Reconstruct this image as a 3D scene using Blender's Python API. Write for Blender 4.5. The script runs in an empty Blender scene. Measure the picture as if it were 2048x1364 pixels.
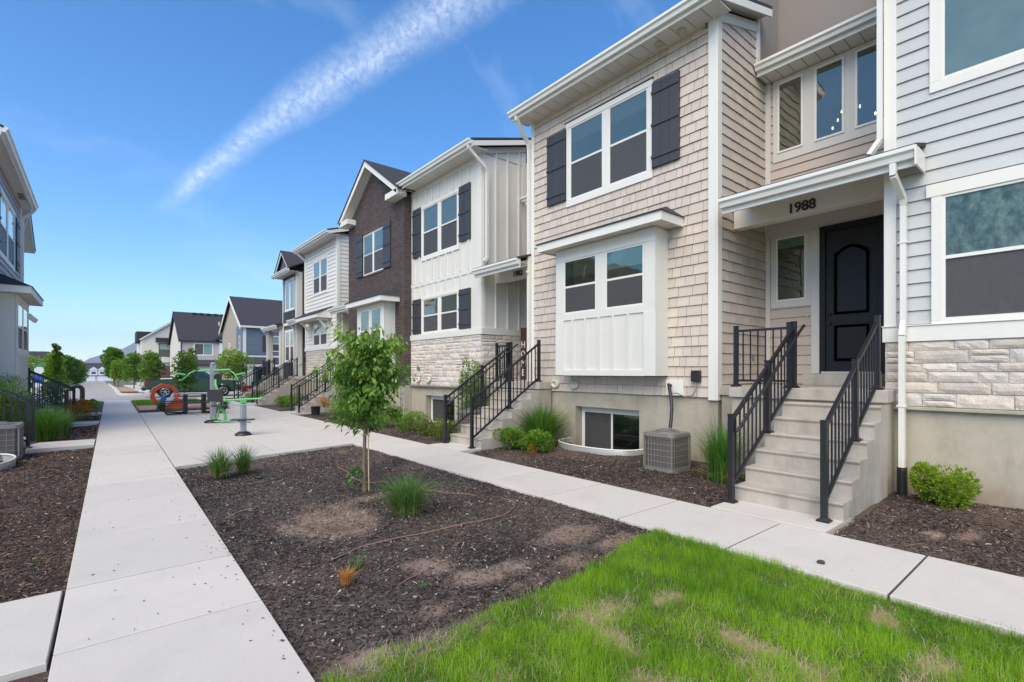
import bpy, math, random
import numpy as np
from mathutils import Vector, Matrix

sc = bpy.context.scene
COL = sc.collection
R = math.radians
rng = random.Random(7)
nrg = np.random.default_rng(11)

# ------------------------------------------------------------------ camera
cam_d = bpy.data.cameras.new("camera")
cam_d.sensor_width = 36.0
cam_d.lens = 17.40
cam_d.shift_y = 0.0298
cam_d.clip_start = 0.05
cam_d.clip_end = 30000
cam = bpy.data.objects.new("camera", cam_d)
COL.objects.link(cam)
cam.location = (0, 0, 1.6)
YAW = 39.6687
cam.rotation_euler = (R(90), 0, R(-YAW))
sc.camera = cam

# ------------------------------------------------------------------ light
sc.view_settings.view_transform = 'Standard'
sc.view_settings.look = 'None'
sc.view_settings.gamma = 1.0
sc.view_settings.exposure = 1.22
SUN_EL, SUN_AZ = 46.0, -120.0      # azimuth from +Y, clockwise: behind the camera and to its left, veiled
sun_d = bpy.data.lights.new("sun", 'SUN')
sun_d.energy = 2.15
sun_d.angle = R(60)
sun_d.color = (1.0, 0.888, 0.68)
sun = bpy.data.objects.new("sun", sun_d)
COL.objects.link(sun)
sv = Vector((math.sin(R(SUN_AZ)) * math.cos(R(SUN_EL)), math.cos(R(SUN_AZ)) * math.cos(R(SUN_EL)), math.sin(R(SUN_EL))))
sun.rotation_euler = sv.to_track_quat('Z', 'Y').to_euler()

world = bpy.data.worlds.new("World")
sc.world = world
world.use_nodes = True
wn, wl = world.node_tree.nodes, world.node_tree.links
wn.clear()


def N(nodes, typ, **kw):
    n = nodes.new(typ)
    for k, v in kw.items():
        if k.startswith('i_'):
            n.inputs[int(k[2:])].default_value = v
        else:
            setattr(n, k, v)
    return n


def MA(nodes, links, op, a, b=None, c=None, clamp=False):
    n = nodes.new('ShaderNodeMath')
    n.operation = op
    n.use_clamp = clamp
    for i, v in enumerate((a, b, c)):
        if v is None:
            continue
        if hasattr(v, 'links'):
            links.new(v, n.inputs[i])
        else:
            n.inputs[i].default_value = v
    return n.outputs[0]


def build_world():
    out = N(wn, 'ShaderNodeOutputWorld')
    bg = N(wn, 'ShaderNodeBackground')
    bg.inputs[1].default_value = 0.105
    sky = N(wn, 'ShaderNodeTexSky')
    sky.sky_type = 'NISHITA'
    sky.sun_disc = False
    sky.sun_elevation = R(SUN_EL)
    sky.sun_rotation = R(SUN_AZ)
    sky.air_density = 1.0
    sky.dust_density = 0.35
    sky.ozone_density = 2.0
    sky.altitude = 1400
    hsv = N(wn, 'ShaderNodeHueSaturation')
    hsv.inputs['Saturation'].default_value = 1.31
    hsv.inputs['Value'].default_value = 1.09
    hsv.inputs['Hue'].default_value = 0.501
    wl.new(sky.outputs[0], hsv.inputs['Color'])
    tc = N(wn, 'ShaderNodeTexCoord')
    d = tc.outputs['Generated']

    def ray(u, v):
        a, b = (u - 1024) / 990, (743 - v) / 990
        s, c = math.sin(R(YAW)), math.cos(R(YAW))
        return Vector((s + c * a, c - s * a, b)).normalized()
    # high streak of cirrus: a band along a great circle, broken up by noise
    d1, d2 = ray(296, 428), ray(890, 5)
    nrm = d1.cross(d2).normalized()
    t = (d2 - d1).normalized()
    nz = N(wn, 'ShaderNodeTexNoise', noise_dimensions='3D')
    nz.inputs['Scale'].default_value = 5
    nz.inputs['Detail'].default_value = 5
    wl.new(d, nz.inputs['Vector'])
    vm = N(wn, 'ShaderNodeVectorMath', operation='DOT_PRODUCT')
    vm.inputs[1].default_value = nrm
    wl.new(d, vm.inputs[0])
    va = N(wn, 'ShaderNodeVectorMath', operation='DOT_PRODUCT')
    va.inputs[1].default_value = t
    wl.new(d, va.inputs[0])
    a0, a1 = d1.dot(t), d2.dot(t)
    along = MA(wn, wl, 'DIVIDE', MA(wn, wl, 'SUBTRACT', va.outputs['Value'], a0), a1 - a0)
    off = MA(wn, wl, 'ADD', vm.outputs['Value'], MA(wn, wl, 'MULTIPLY', MA(wn, wl, 'SUBTRACT', nz.outputs[0], 0.5), 0.05))
    width = MA(wn, wl, 'ADD', 0.016, MA(wn, wl, 'MULTIPLY', MA(wn, wl, 'MAXIMUM', along, 0.0), 0.040))
    band = MA(wn, wl, 'SUBTRACT', 1.0, MA(wn, wl, 'DIVIDE', MA(wn, wl, 'ABSOLUTE', off), width), clamp=True)
    st = N(wn, 'ShaderNodeMapRange', interpolation_type='SMOOTHSTEP')
    st.inputs['From Min'].default_value = -0.03
    st.inputs['From Max'].default_value = 0.18
    wl.new(along, st.inputs['Value'])
    # fine feathering, stretched across the streak
    nf = N(wn, 'ShaderNodeTexNoise', noise_dimensions='3D')
    nf.inputs['Scale'].default_value = 85
    nf.inputs['Detail'].default_value = 6
    nf.inputs['Roughness'].default_value = 0.72
    nf.inputs['Distortion'].default_value = 0.6
    wl.new(d, nf.inputs['Vector'])
    feather = MA(wn, wl, 'MULTIPLY', MA(wn, wl, 'SUBTRACT', nf.outputs[0], 0.22), 1.75, clamp=True)
    streak = MA(wn, wl, 'MULTIPLY', MA(wn, wl, 'MULTIPLY', MA(wn, wl, 'POWER', band, 1.3), st.outputs[0]), feather)
    # mid-size patches thin the streak here and there
    # faint wisps elsewhere
    mp = N(wn, 'ShaderNodeMapping')
    mp.inputs['Rotation'].default_value = (0.3, 0.5, 0.9)
    mp.inputs['Scale'].default_value = (1.2, 5.0, 3.0)
    wl.new(d, mp.inputs['Vector'])
    nw = N(wn, 'ShaderNodeTexNoise', noise_dimensions='3D')
    nw.inputs['Scale'].default_value = 1.6
    nw.inputs['Detail'].default_value = 7
    nw.inputs['Roughness'].default_value = 0.6
    wl.new(mp.outputs[0], nw.inputs['Vector'])
    wisp = MA(wn, wl, 'MULTIPLY', MA(wn, wl, 'SUBTRACT', nw.outputs[0], 0.56, clamp=True), 0.8)
    cl = MA(wn, wl, 'ADD', MA(wn, wl, 'MULTIPLY', streak, 0.68), wisp, clamp=True)
    mix = N(wn, 'ShaderNodeMix', data_type='RGBA')
    wl.new(cl, mix.inputs['Factor'])
    wl.new(hsv.outputs[0], mix.inputs[6])
    mix.inputs[7].default_value = (5.2, 5.6, 6.1, 1)
    wl.new(mix.outputs[2], bg.inputs[0])
    wl.new(bg.outputs[0], out.inputs[0])


build_world()

# ------------------------------------------------------------------ materials
MATS = {}


def mat(name, col, rough=0.6, var=0.08, vscale=3.0, bump=0.0, bscale=60.0, metal=0.0, pv=0.0, col2=None, grime=0.0,
        spec=0.5, bdist=0.01, hue=0.0, stretch=None, fine=None, splash=None):
    """procedural material: base colour with large + fine mottling, piece-to-piece variation (pv), bump"""
    m = bpy.data.materials.new(name)
    MATS[name] = m
    m.use_nodes = True
    n, l = m.node_tree.nodes, m.node_tree.links
    b = n['Principled BSDF']
    b.inputs['Roughness'].default_value = rough
    b.inputs['Metallic'].default_value = metal
    b.inputs['Specular IOR Level'].default_value = spec
    tc = N(n, 'ShaderNodeNewGeometry')
    vec = tc.outputs['Position']
    if stretch:
        mp = N(n, 'ShaderNodeMapping')
        mp.inputs['Scale'].default_value = stretch
        l.new(vec, mp.inputs['Vector'])
        vec = mp.outputs[0]
    nz = N(n, 'ShaderNodeTexNoise')
    nz.inputs['Scale'].default_value = vscale
    nz.inputs['Detail'].default_value = 6
    nz.inputs['Roughness'].default_value = 0.65
    l.new(vec, nz.inputs['Vector'])
    if col2:
        rp = N(n, 'ShaderNodeMix', data_type='RGBA')
        rp.inputs[6].default_value = (*col, 1)
        rp.inputs[7].default_value = (*col2, 1)
        mr = N(n, 'ShaderNodeMapRange')
        mr.inputs['From Min'].default_value = 0.38
        mr.inputs['From Max'].default_value = 0.62
        l.new(nz.outputs[0], mr.inputs['Value'])
        l.new(mr.outputs[0], rp.inputs['Factor'])
        base = rp.outputs[2]
    else:
        rgb = N(n, 'ShaderNodeRGB')
        rgb.outputs[0].default_value = (*col, 1)
        base = rgb.outputs[0]
    f = MA(n, l, 'ADD', 1.0 - var, MA(n, l, 'MULTIPLY', nz.outputs[0], 2 * var))
    if fine:
        nf = N(n, 'ShaderNodeTexNoise')
        nf.inputs['Scale'].default_value = fine[0]
        nf.inputs['Detail'].default_value = 4
        l.new(vec, nf.inputs['Vector'])
        f = MA(n, l, 'MULTIPLY', f, MA(n, l, 'ADD', 1.0 - fine[1], MA(n, l, 'MULTIPLY', nf.outputs[0], 2 * fine[1])))
    if pv > 0:
        oi = N(n, 'ShaderNodeObjectInfo')
        at = N(n, 'ShaderNodeAttribute')
        at.attribute_name = 'rnd'
        s = MA(n, l, 'FRACT', MA(n, l, 'ADD', oi.outputs['Random'], at.outputs['Fac']))
        f = MA(n, l, 'MULTIPLY', f, MA(n, l, 'ADD', 1.0 - pv, MA(n, l, 'MULTIPLY', s, 2 * pv)))
        if hue:
            hs = N(n, 'ShaderNodeHueSaturation')
            l.new(base, hs.inputs['Color'])
            s2 = MA(n, l, 'FRACT', MA(n, l, 'MULTIPLY', s, 7.13))
            l.new(MA(n, l, 'ADD', 0.5 - hue, MA(n, l, 'MULTIPLY', s2, 2 * hue)), hs.inputs['Hue'])
            l.new(MA(n, l, 'ADD', 0.75, MA(n, l, 'MULTIPLY', s2, 0.5)), hs.inputs['Saturation'])
            base = hs.outputs[0]
    if grime > 0:
        ng = N(n, 'ShaderNodeTexNoise')
        ng.inputs['Scale'].default_value = 1.1
        ng.inputs['Detail'].default_value = 8
        ng.inputs['Roughness'].default_value = 0.7
        mp2 = N(n, 'ShaderNodeMapping')
        mp2.inputs['Scale'].default_value = (2.2, 2.2, 0.5)
        l.new(tc.outputs['Position'], mp2.inputs['Vector'])
        l.new(mp2.outputs[0], ng.inputs['Vector'])
        g = MA(n, l, 'MULTIPLY', MA(n, l, 'SUBTRACT', ng.outputs[0], 0.5, clamp=True), grime * 4)
        f = MA(n, l, 'MULTIPLY', f, MA(n, l, 'SUBTRACT', 1.0, g, clamp=True))
    if splash:      # soil splashed up the foot of the wall by rain
        sp = N(n, 'ShaderNodeSeparateXYZ')
        l.new(tc.outputs['Position'], sp.inputs[0])
        nsp = N(n, 'ShaderNodeTexNoise')
        nsp.inputs['Scale'].default_value = 5.0
        nsp.inputs['Detail'].default_value = 7
        l.new(tc.outputs['Position'], nsp.inputs['Vector'])
        hgt = MA(n, l, 'SUBTRACT', MA(n, l, 'MULTIPLY', nsp.outputs[0], 0.62), sp.outputs['Z'])
        fa = MA(n, l, 'MULTIPLY', MA(n, l, 'MULTIPLY', hgt, 2.6, clamp=True), 0.62)
        ms = N(n, 'ShaderNodeMix', data_type='RGBA')
        l.new(fa, ms.inputs['Factor'])
        l.new(base, ms.inputs[6])
        ms.inputs[7].default_value = (*splash, 1)
        base = ms.outputs[2]
    vm = N(n, 'ShaderNodeVectorMath', operation='SCALE')
    l.new(base, vm.inputs[0])
    l.new(f, vm.inputs['Scale'])
    l.new(vm.outputs[0], b.inputs['Base Color'])
    if bump > 0:
        nb = N(n, 'ShaderNodeTexNoise')
        nb.inputs['Scale'].default_value = bscale
        nb.inputs['Detail'].default_value = 5
        nb.inputs['Roughness'].default_value = 0.6
        l.new(vec, nb.inputs['Vector'])
        bp = N(n, 'ShaderNodeBump')
        bp.inputs['Strength'].default_value = bump
        bp.inputs['Distance'].default_value = bdist
        l.new(nb.outputs[0], bp.inputs['Height'])
        l.new(bp.outputs[0], b.inputs['Normal'])
    return m


def glass(name, tint, refl, rough=0.03):
    m = bpy.data.materials.new(name)
    MATS[name] = m
    m.use_nodes = True
    n, l = m.node_tree.nodes, m.node_tree.links
    n.remove(n['Principled BSDF'])
    tr = N(n, 'ShaderNodeBsdfTransparent')
    tr.inputs[0].default_value = (*tint, 1)
    gl = N(n, 'ShaderNodeBsdfGlossy')
    gl.inputs['Roughness'].default_value = rough
    gl.inputs['Color'].default_value = (1.0, 0.93, 0.82, 1)
    fr = N(n, 'ShaderNodeFresnel')
    fr.inputs[0].default_value = 1.5
    # slight waviness of the pane
    nb = N(n, 'ShaderNodeTexNoise')
    nb.inputs['Scale'].default_value = 2.5
    g = N(n, 'ShaderNodeNewGeometry')
    l.new(g.outputs['Position'], nb.inputs['Vector'])
    bp = N(n, 'ShaderNodeBump')
    bp.inputs['Strength'].default_value = 0.06
    bp.inputs['Distance'].default_value = 0.05
    l.new(nb.outputs[0], bp.inputs['Height'])
    l.new(bp.outputs[0], gl.inputs['Normal'])
    mx = N(n, 'ShaderNodeMixShader')
    l.new(MA(n, l, 'MINIMUM', MA(n, l, 'MULTIPLY', MA(n, l, 'ADD', fr.outputs[0], 0.015), refl), 0.9), mx.inputs[0])
    l.new(tr.outputs[0], mx.inputs[1])
    l.new(gl.outputs[0], mx.inputs[2])
    l.new(mx.outputs[0], n['Material Output'].inputs[0])
    return m


mat('white_trim', (0.70, 0.675, 0.62), 0.45, 0.04, 2.0, 0.05, 180, grime=0.05)
mat('white_gutter', (0.70, 0.68, 0.63), 0.3, 0.03, 2.0, grime=0.06)
mat('soffit', (0.66, 0.64, 0.59), 0.5, 0.04, 2.0, pv=0.03)
mat('cream_trim', (0.60, 0.565, 0.52), 0.5, 0.04, 2.0, 0.05, 180, grime=0.05)
mat('board_white', (0.64, 0.62, 0.57), 0.5, 0.04, 1.5, 0.06, 120, pv=0.03, grime=0.05)
mat('shingle_tan', (0.525, 0.445, 0.38), 0.65, 0.06, 4.0, 0.25, 90, pv=0.07, stretch=(1, 1, 0.25), fine=(60, 0.05))
mat('siding_tan', (0.49, 0.405, 0.345), 0.65, 0.05, 3.0, 0.15, 90, pv=0.04, stretch=(1, 0.3, 1))
mat('siding_grey', (0.46, 0.468, 0.468), 0.6, 0.05, 2.5, 0.12, 120, pv=0.035, stretch=(1, 0.3, 1), grime=0.05)
mat('siding_white', (0.66, 0.64, 0.59), 0.6, 0.05, 2.5, 0.1, 120, pv=0.03, stretch=(1, 0.3, 1))
mat('siding_lilac', (0.37, 0.34, 0.36), 0.6, 0.06, 2.5, 0.15, 90, pv=0.06)
mat('siding_blue', (0.12, 0.145, 0.19), 0.6, 0.06, 2.5, pv=0.05)
mat('board_dark', (0.075, 0.08, 0.092), 0.55, 0.06, 2.5, pv=0.05)
mat('stucco_tan', (0.36, 0.325, 0.25), 0.85, 0.12, 1.4, 0.3, 160, grime=0.28, col2=(0.42, 0.37, 0.30), splash=(0.27, 0.18, 0.13))
mat('stucco_taupe', (0.235, 0.20, 0.18), 0.9, 0.05, 2.0, 0.5, 200)
mat('stone_cream', (0.63, 0.555, 0.49), 0.85, 0.12, 7.0, 1.0, 55, pv=0.15, col2=(0.50, 0.45, 0.40), bdist=0.012, hue=0.006, fine=(70, 0.26))
mat('mortar', (0.40, 0.33, 0.28), 0.9, 0.1, 8.0, 0.3, 120)
mat('brick_brown', (0.078, 0.056, 0.052), 0.8, 0.15, 9.0, 0.4, 120, pv=0.28, hue=0.02)
mat('brick_mortar', (0.26, 0.235, 0.22), 0.9, 0.1, 8.0)
mat('sheath', (0.16, 0.14, 0.13), 0.9, 0.05)
mat('sheath_light', (0.42, 0.40, 0.38), 0.9, 0.05)
mat('roof_shingle', (0.038, 0.036, 0.042), 0.9, 0.35, 14.0, 0.8, 60, stretch=(1, 1, 3), bdist=0.02, pv=0.1)
mat('shutter', (0.040, 0.041, 0.046), 0.5, 0.12, 10.0, 0.3, 80, pv=0.1, stretch=(6, 6, 0.8))
mat('door_black', (0.010, 0.0105, 0.011), 0.42, 0.05, 4.0, 0.25, 160, spec=0.3)
mat('black_metal', (0.012, 0.012, 0.014), 0.38, 0.1, 12.0, 0.15, 300)
mat('black_plastic', (0.016, 0.016, 0.017), 0.45, 0.1, 12.0)
mat('concrete', (0.56, 0.513, 0.457), 0.85, 0.09, 1.3, 0.5, 240, pv=0.04, fine=(60, 0.10), grime=0.10, bdist=0.004)
mat('concrete_step', (0.46, 0.41, 0.355), 0.85, 0.12, 2.4, 0.5, 90, pv=0.03, fine=(30, 0.06), grime=0.35, bdist=0.005, col2=(0.36, 0.32, 0.275))
mat('concrete_joint', (0.07, 0.055, 0.045), 0.95, 0.3, 30.0)
mat('soil_base', (0.045, 0.033, 0.028), 0.95, 0.3, 12.0, 0.6, 80, col2=(0.07, 0.05, 0.042))
mat('ground_far', (0.16, 0.15, 0.10), 0.95, 0.25, 0.2, col2=(0.09, 0.12, 0.05))
mat('asphalt', (0.36, 0.33, 0.305), 0.9, 0.08, 0.7, 0.3, 120, fine=(50, 0.08), grime=0.06)
mat('turf_base', (0.10, 0.15, 0.03), 0.95, 0.2, 10.0)
mat('gravel_pink', (0.42, 0.26, 0.19), 0.95, 0.25, 20.0, 0.5, 60)
mat('red_mulch', (0.10, 0.028, 0.022), 0.95, 0.3, 14.0, 0.6, 60)
mat('window_dark', (0.018, 0.02, 0.022), 0.6, 0.1)
mat('interior_warm', (0.11, 0.09, 0.07), 0.8, 0.55, 1.8)
mat('screen', (0.105, 0.10, 0.10), 0.55, 0.06, 1.5, pv=0.06, spec=0.35, fine=(300, 0.1))
def screen_mat():
    m = bpy.data.materials['screen']
    n, l = m.node_tree.nodes, m.node_tree.links
    tr = N(n, 'ShaderNodeBsdfTransparent')
    mx = N(n, 'ShaderNodeMixShader')
    mx.inputs[0].default_value = 0.50
    l.new(tr.outputs[0], mx.inputs[1])
    l.new(n['Principled BSDF'].outputs[0], mx.inputs[2])
    l.new(mx.outputs[0], n['Material Output'].inputs[0])


screen_mat()
mat('blind', (0.62, 0.66, 0.63), 0.6, 0.04)
mat('blind_green', (0.40, 0.47, 0.42), 0.6, 0.04)
mat('vinyl', (0.72, 0.70, 0.65), 0.3, 0.02)
mat('cap_beige', (0.55, 0.50, 0.42), 0.5, 0.05)
mat('ac_metal', (0.22, 0.205, 0.19), 0.45, 0.08, 6.0, metal=0.2, grime=0.1)
mat('ac_fin', (0.095, 0.08, 0.072), 0.6, 0.2, 6.0, 0.5, 200, stretch=(30, 30, 0.5))
mat('ac_wire', (0.34, 0.32, 0.30), 0.45, 0.05)
mat('galvanised', (0.55, 0.55, 0.53), 0.35, 0.12, 5.0, metal=0.45)
mat('pipe_grey', (0.20, 0.20, 0.19), 0.5, 0.1)
mat('pipe_green', (0.055, 0.065, 0.045), 0.5, 0.15, 8)
mat('bark', (0.17, 0.12, 0.075), 0.9, 0.25, 20.0, 0.6, 60, stretch=(1, 1, 0.3))
mat('stake_wood', (0.52, 0.40, 0.27), 0.8, 0.15, 12)
mat('fit_grey', (0.24, 0.26, 0.29), 0.45, 0.06)
mat('fit_green', (0.11, 0.42, 0.12), 0.35, 0.06)
mat('ring_orange', (0.75, 0.085, 0.02), 0.35, 0.08)
mat('ring_blue', (0.02, 0.12, 0.55), 0.35, 0.05)
mat('ring_white', (0.75, 0.75, 0.76), 0.35, 0.05)
mat('truck_green', (0.045, 0.095, 0.062), 0.30, 0.05, metal=0.25)
mat('truck_trim', (0.02, 0.02, 0.022), 0.5, 0.05)
mat('chrome', (0.55, 0.56, 0.58), 0.25, 0.03, metal=0.8)
mat('tail_red', (0.35, 0.01, 0.012), 0.25, 0.03)
mat('lamp_clear', (0.7, 0.72, 0.75), 0.15, 0.03)
mat('tyre', (0.014, 0.014, 0.015), 0.8, 0.1)
mat('truck_glass', (0.02, 0.025, 0.03), 0.06, 0.02, spec=0.8)
mat('silver_glass', (0.22, 0.30, 0.30), 0.12, 0.02, spec=0.8)
mat('car_white', (0.72, 0.74, 0.76), 0.25, 0.03)
mat('brick_red', (0.13, 0.055, 0.05), 0.85, 0.15, 6.0)
mat('paint_cream', (0.60, 0.56, 0.50), 0.7, 0.04, pv=0.03)
mat('paint_white', (0.70, 0.70, 0.70), 0.7, 0.04, pv=0.03)
mat('paint_tan', (0.34, 0.295, 0.24), 0.8, 0.04)
mat('paint_greige', (0.46, 0.41, 0.39), 0.7, 0.04)
mat('black_trim', (0.02, 0.02, 0.024), 0.5, 0.05)
mat('sign_wood', (0.085, 0.03, 0.022), 0.7, 0.25, 12, stretch=(1, 1, 0.2))
mat('letter_white', (0.7, 0.68, 0.64), 0.6, 0.04)
mat('hose_pink', (0.27, 0.14, 0.11), 0.5, 0.1)
mat('terracotta', (0.35, 0.16, 0.08), 0.8, 0.1)
mat('red_paint', (0.26, 0.02, 0.03), 0.4, 0.08)
mat('plate_red', (0.5, 0.10, 0.08), 0.6, 0.1)
mat('sign_blue', (0.02, 0.10, 0.45), 0.5, 0.05)
mat('sign_green', (0.02, 0.25, 0.16), 0.5, 0.05)
mat('lamp_glow_glass', (0.8, 0.78, 0.7), 0.3, 0.02)
glass('pane_sky', (0.90, 0.94, 0.91), 1.7)
mat('interior_light', (0.36, 0.40, 0.37), 0.8, 0.45, 1.6)
glass('pane_dim', (0.74, 0.82, 0.78), 1.3)
glass('pane_lower', (0.82, 0.87, 0.84), 1.0)
glass('pane_clear', (0.7, 0.76, 0.76), 1.0)


def emit_mat(name, col, s):
    m = bpy.data.materials.new(name)
    MATS[name] = m
    m.use_nodes = True
    b = m.node_tree.nodes['Principled BSDF']
    b.inputs['Base Color'].default_value = (*col, 1)
    b.inputs['Emission Color'].default_value = (*col, 1)
    b.inputs['Emission Strength'].default_value = s


emit_mat('bulb', (1.0, 0.80, 0.48), 2.6)


def leaf_mat(name, col, col2, rough=0.5, trans=0.35):
    """leaf: colour varies leaf by leaf (rnd attribute); thin, lets some light through"""
    m = bpy.data.materials.new(name)
    MATS[name] = m
    m.use_nodes = True
    n, l = m.node_tree.nodes, m.node_tree.links
    b = n['Principled BSDF']
    b.inputs['Roughness'].default_value = rough
    b.inputs['Specular IOR Level'].default_value = 0.3
    at = N(n, 'ShaderNodeAttribute')
    at.attribute_name = 'rnd'
    mx = N(n, 'ShaderNodeMix', data_type='RGBA')
    mx.inputs[6].default_value = (*col, 1)
    mx.inputs[7].default_value = (*col2, 1)
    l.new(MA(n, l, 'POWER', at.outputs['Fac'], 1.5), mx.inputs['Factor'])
    l.new(mx.outputs[2], b.inputs['Base Color'])
    if trans > 0:
        t = N(n, 'ShaderNodeBsdfTranslucent')
        vm = N(n, 'ShaderNodeVectorMath', operation='MULTIPLY')
        l.new(mx.outputs[2], vm.inputs[0])
        vm.inputs[1].default_value = (1.5, 1.5, 0.6)
        l.new(vm.outputs[0], t.inputs[0])
        ms = N(n, 'ShaderNodeMixShader')
        ms.inputs[0].default_value = trans
        l.new(b.outputs[0], ms.inputs[1])
        l.new(t.outputs[0], ms.inputs[2])
        l.new(ms.outputs[0], n['Material Output'].inputs[0])
    return m


leaf_mat('leaf_tree', (0.045, 0.13, 0.018), (0.21, 0.34, 0.05))
leaf_mat('leaf_mid', (0.06, 0.15, 0.02), (0.22, 0.34, 0.04))
leaf_mat('leaf_dark', (0.035, 0.10, 0.02), (0.14, 0.24, 0.045))
leaf_mat('leaf_yellow', (0.10, 0.19, 0.02), (0.30, 0.42, 0.04))
leaf_mat('leaf_lime', (0.14, 0.24, 0.02), (0.32, 0.42, 0.05))
leaf_mat('leaf_shrub', (0.06, 0.16, 0.015), (0.24, 0.38, 0.04))
leaf_mat('leaf_olive', (0.07, 0.13, 0.02), (0.26, 0.30, 0.06))
leaf_mat('leaf_orange', (0.38, 0.15, 0.02), (0.60, 0.30, 0.06))
leaf_mat('blade_green', (0.04, 0.14, 0.02), (0.18, 0.32, 0.06))
leaf_mat('blade_grey', (0.05, 0.13, 0.03), (0.22, 0.32, 0.12))
leaf_mat('blade_lawn', (0.080, 0.230, 0.009), (0.32, 0.51, 0.03), trans=0.45)
leaf_mat('blade_straw', (0.40, 0.24, 0.10), (0.62, 0.46, 0.22), trans=0.2)
leaf_mat('blade_orange', (0.45, 0.18, 0.04), (0.62, 0.33, 0.10), trans=0.2)
leaf_mat('straw_pale', (0.36, 0.29, 0.17), (0.60, 0.50, 0.33), trans=0.1)


def attr_col_mat(name, rough=0.85):
    m = bpy.data.materials.new(name)
    MATS[name] = m
    m.use_nodes = True
    n, l = m.node_tree.nodes, m.node_tree.links
    b = n['Principled BSDF']
    b.inputs['Roughness'].default_value = rough
    b.inputs['Specular IOR Level'].default_value = 0.25
    at = N(n, 'ShaderNodeAttribute')
    at.attribute_name = 'tone'
    g = N(n, 'ShaderNodeNewGeometry')
    nz = N(n, 'ShaderNodeTexNoise')
    nz.inputs['Scale'].default_value = 55
    nz.inputs['Detail'].default_value = 6
    l.new(g.outputs['Position'], nz.inputs['Vector'])
    vm = N(n, 'ShaderNodeVectorMath', operation='SCALE')
    l.new(at.outputs['Color'], vm.inputs[0])
    l.new(MA(n, l, 'ADD', 0.55, MA(n, l, 'MULTIPLY', nz.outputs[0], 0.9)), vm.inputs['Scale'])
    l.new(vm.outputs[0], b.inputs['Base Color'])
    bp = N(n, 'ShaderNodeBump')
    bp.inputs['Strength'].default_value = 0.5
    bp.inputs['Distance'].default_value = 0.01
    l.new(nz.outputs[0], bp.inputs['Height'])
    l.new(bp.outputs[0], b.inputs['Normal'])


attr_col_mat('mulch')

# ------------------------------------------------------------------ object helpers
WL = {}       # world location of each parent


def tag(o, label=None, cat=None, group=None, kind=None, category=None):
    cat = cat or category
    if label: o['label'] = label
    if cat: o['category'] = cat
    if group: o['group'] = group
    if kind: o['kind'] = kind
    return o


def link(name, data, parent=None, wloc=(0, 0, 0)):
    o = bpy.data.objects.new(name, data)
    COL.objects.link(o)
    w = Vector(wloc)
    if parent is not None:
        o.parent = parent
        o.location = w - WL[parent]
    else:
        o.location = w
    WL[o] = w
    return o


def empty(name, loc, label=None, cat=None, group=None, kind=None):
    o = link(name, None, None, loc)
    o.empty_display_size = 0.2
    return tag(o, label, cat, group, kind)


CACHE = {}


def boxverts(dx, dy, dz, c=0.0):
    x, y, z = dx / 2, dy / 2, dz / 2
    if c <= 0 or min(x, y, z) < c * 1.2:
        v = [(-x, -y, -z), (x, -y, -z), (x, y, -z), (-x, y, -z), (-x, -y, z), (x, -y, z), (x, y, z), (-x, y, z)]
        f = [(0, 3, 2, 1), (4, 5, 6, 7), (0, 1, 5, 4), (1, 2, 6, 5), (2, 3, 7, 6), (3, 0, 4, 7)]
        return v, f
    v = []
    idx = {}
    for sx in (-1, 1):
        for sy in (-1, 1):
            for sz in (-1, 1):
                for a in range(3):
                    p = [sx * (x - c), sy * (y - c), sz * (z - c)]
                    p[a] = (sx * x, sy * y, sz * z)[a]
                    idx[(sx, sy, sz, a)] = len(v)
                    v.append(tuple(p))
    f = []
    for a in range(3):
        o1, o2 = (a + 1) % 3, (a + 2) % 3
        for s in (-1, 1):
            q = []
            for s1, s2 in ((-1, -1), (1, -1), (1, 1), (-1, 1)):
                k = [0, 0, 0]
                k[a] = s; k[o1] = s1; k[o2] = s2
                q.append(idx[(*k, a)])
            f.append(tuple(q if s > 0 else q[::-1]))
    for a in range(3):          # edges along axis a
        o1, o2 = (a + 1) % 3, (a + 2) % 3
        for s1 in (-1, 1):
            for s2 in (-1, 1):
                def K(sa, ax):
                    k = [0, 0, 0]
                    k[a] = sa; k[o1] = s1; k[o2] = s2
                    return idx[(*k, ax)]
                q = (K(-1, o1), K(1, o1), K(1, o2), K(-1, o2))
                f.append(q if s1 * s2 < 0 else q[::-1])
    for sx in (-1, 1):
        for sy in (-1, 1):
            for sz in (-1, 1):
                q = tuple(idx[(sx, sy, sz, a)] for a in range(3))
                f.append(q if sx * sy * sz > 0 else q[::-1])
    return v, f


def mesh_from(name, v, f, m=None, rnd=None, smooth=None):
    me = bpy.data.meshes.new(name)
    me.from_pydata(v, [], f)
    if m: me.materials.append(MATS[m] if isinstance(m, str) else m)
    if rnd is not None:
        a = me.attributes.new('rnd', 'FLOAT', 'FACE')
        a.data.foreach_set('value', np.asarray(rnd, dtype=np.float32))
    if smooth is not None:
        me.polygons.foreach_set('use_smooth', np.asarray(smooth, dtype=bool))
    me.update()
    return me


def box(name, lo, hi, m, parent=None, c=0.0, **tg):
    d = [round(abs(hi[i] - lo[i]), 3) for i in range(3)]
    key = ('b', *d, c, m)
    me = CACHE.get(key)
    if me is None:
        v, f = boxverts(*d, c)
        me = mesh_from(name, v, f, m)
        CACHE[key] = me
    ctr = [(lo[i] + hi[i]) / 2 for i in range(3)]
    o = link(name, me, parent, ctr)
    return tag(o, **tg) if tg else o


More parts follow.
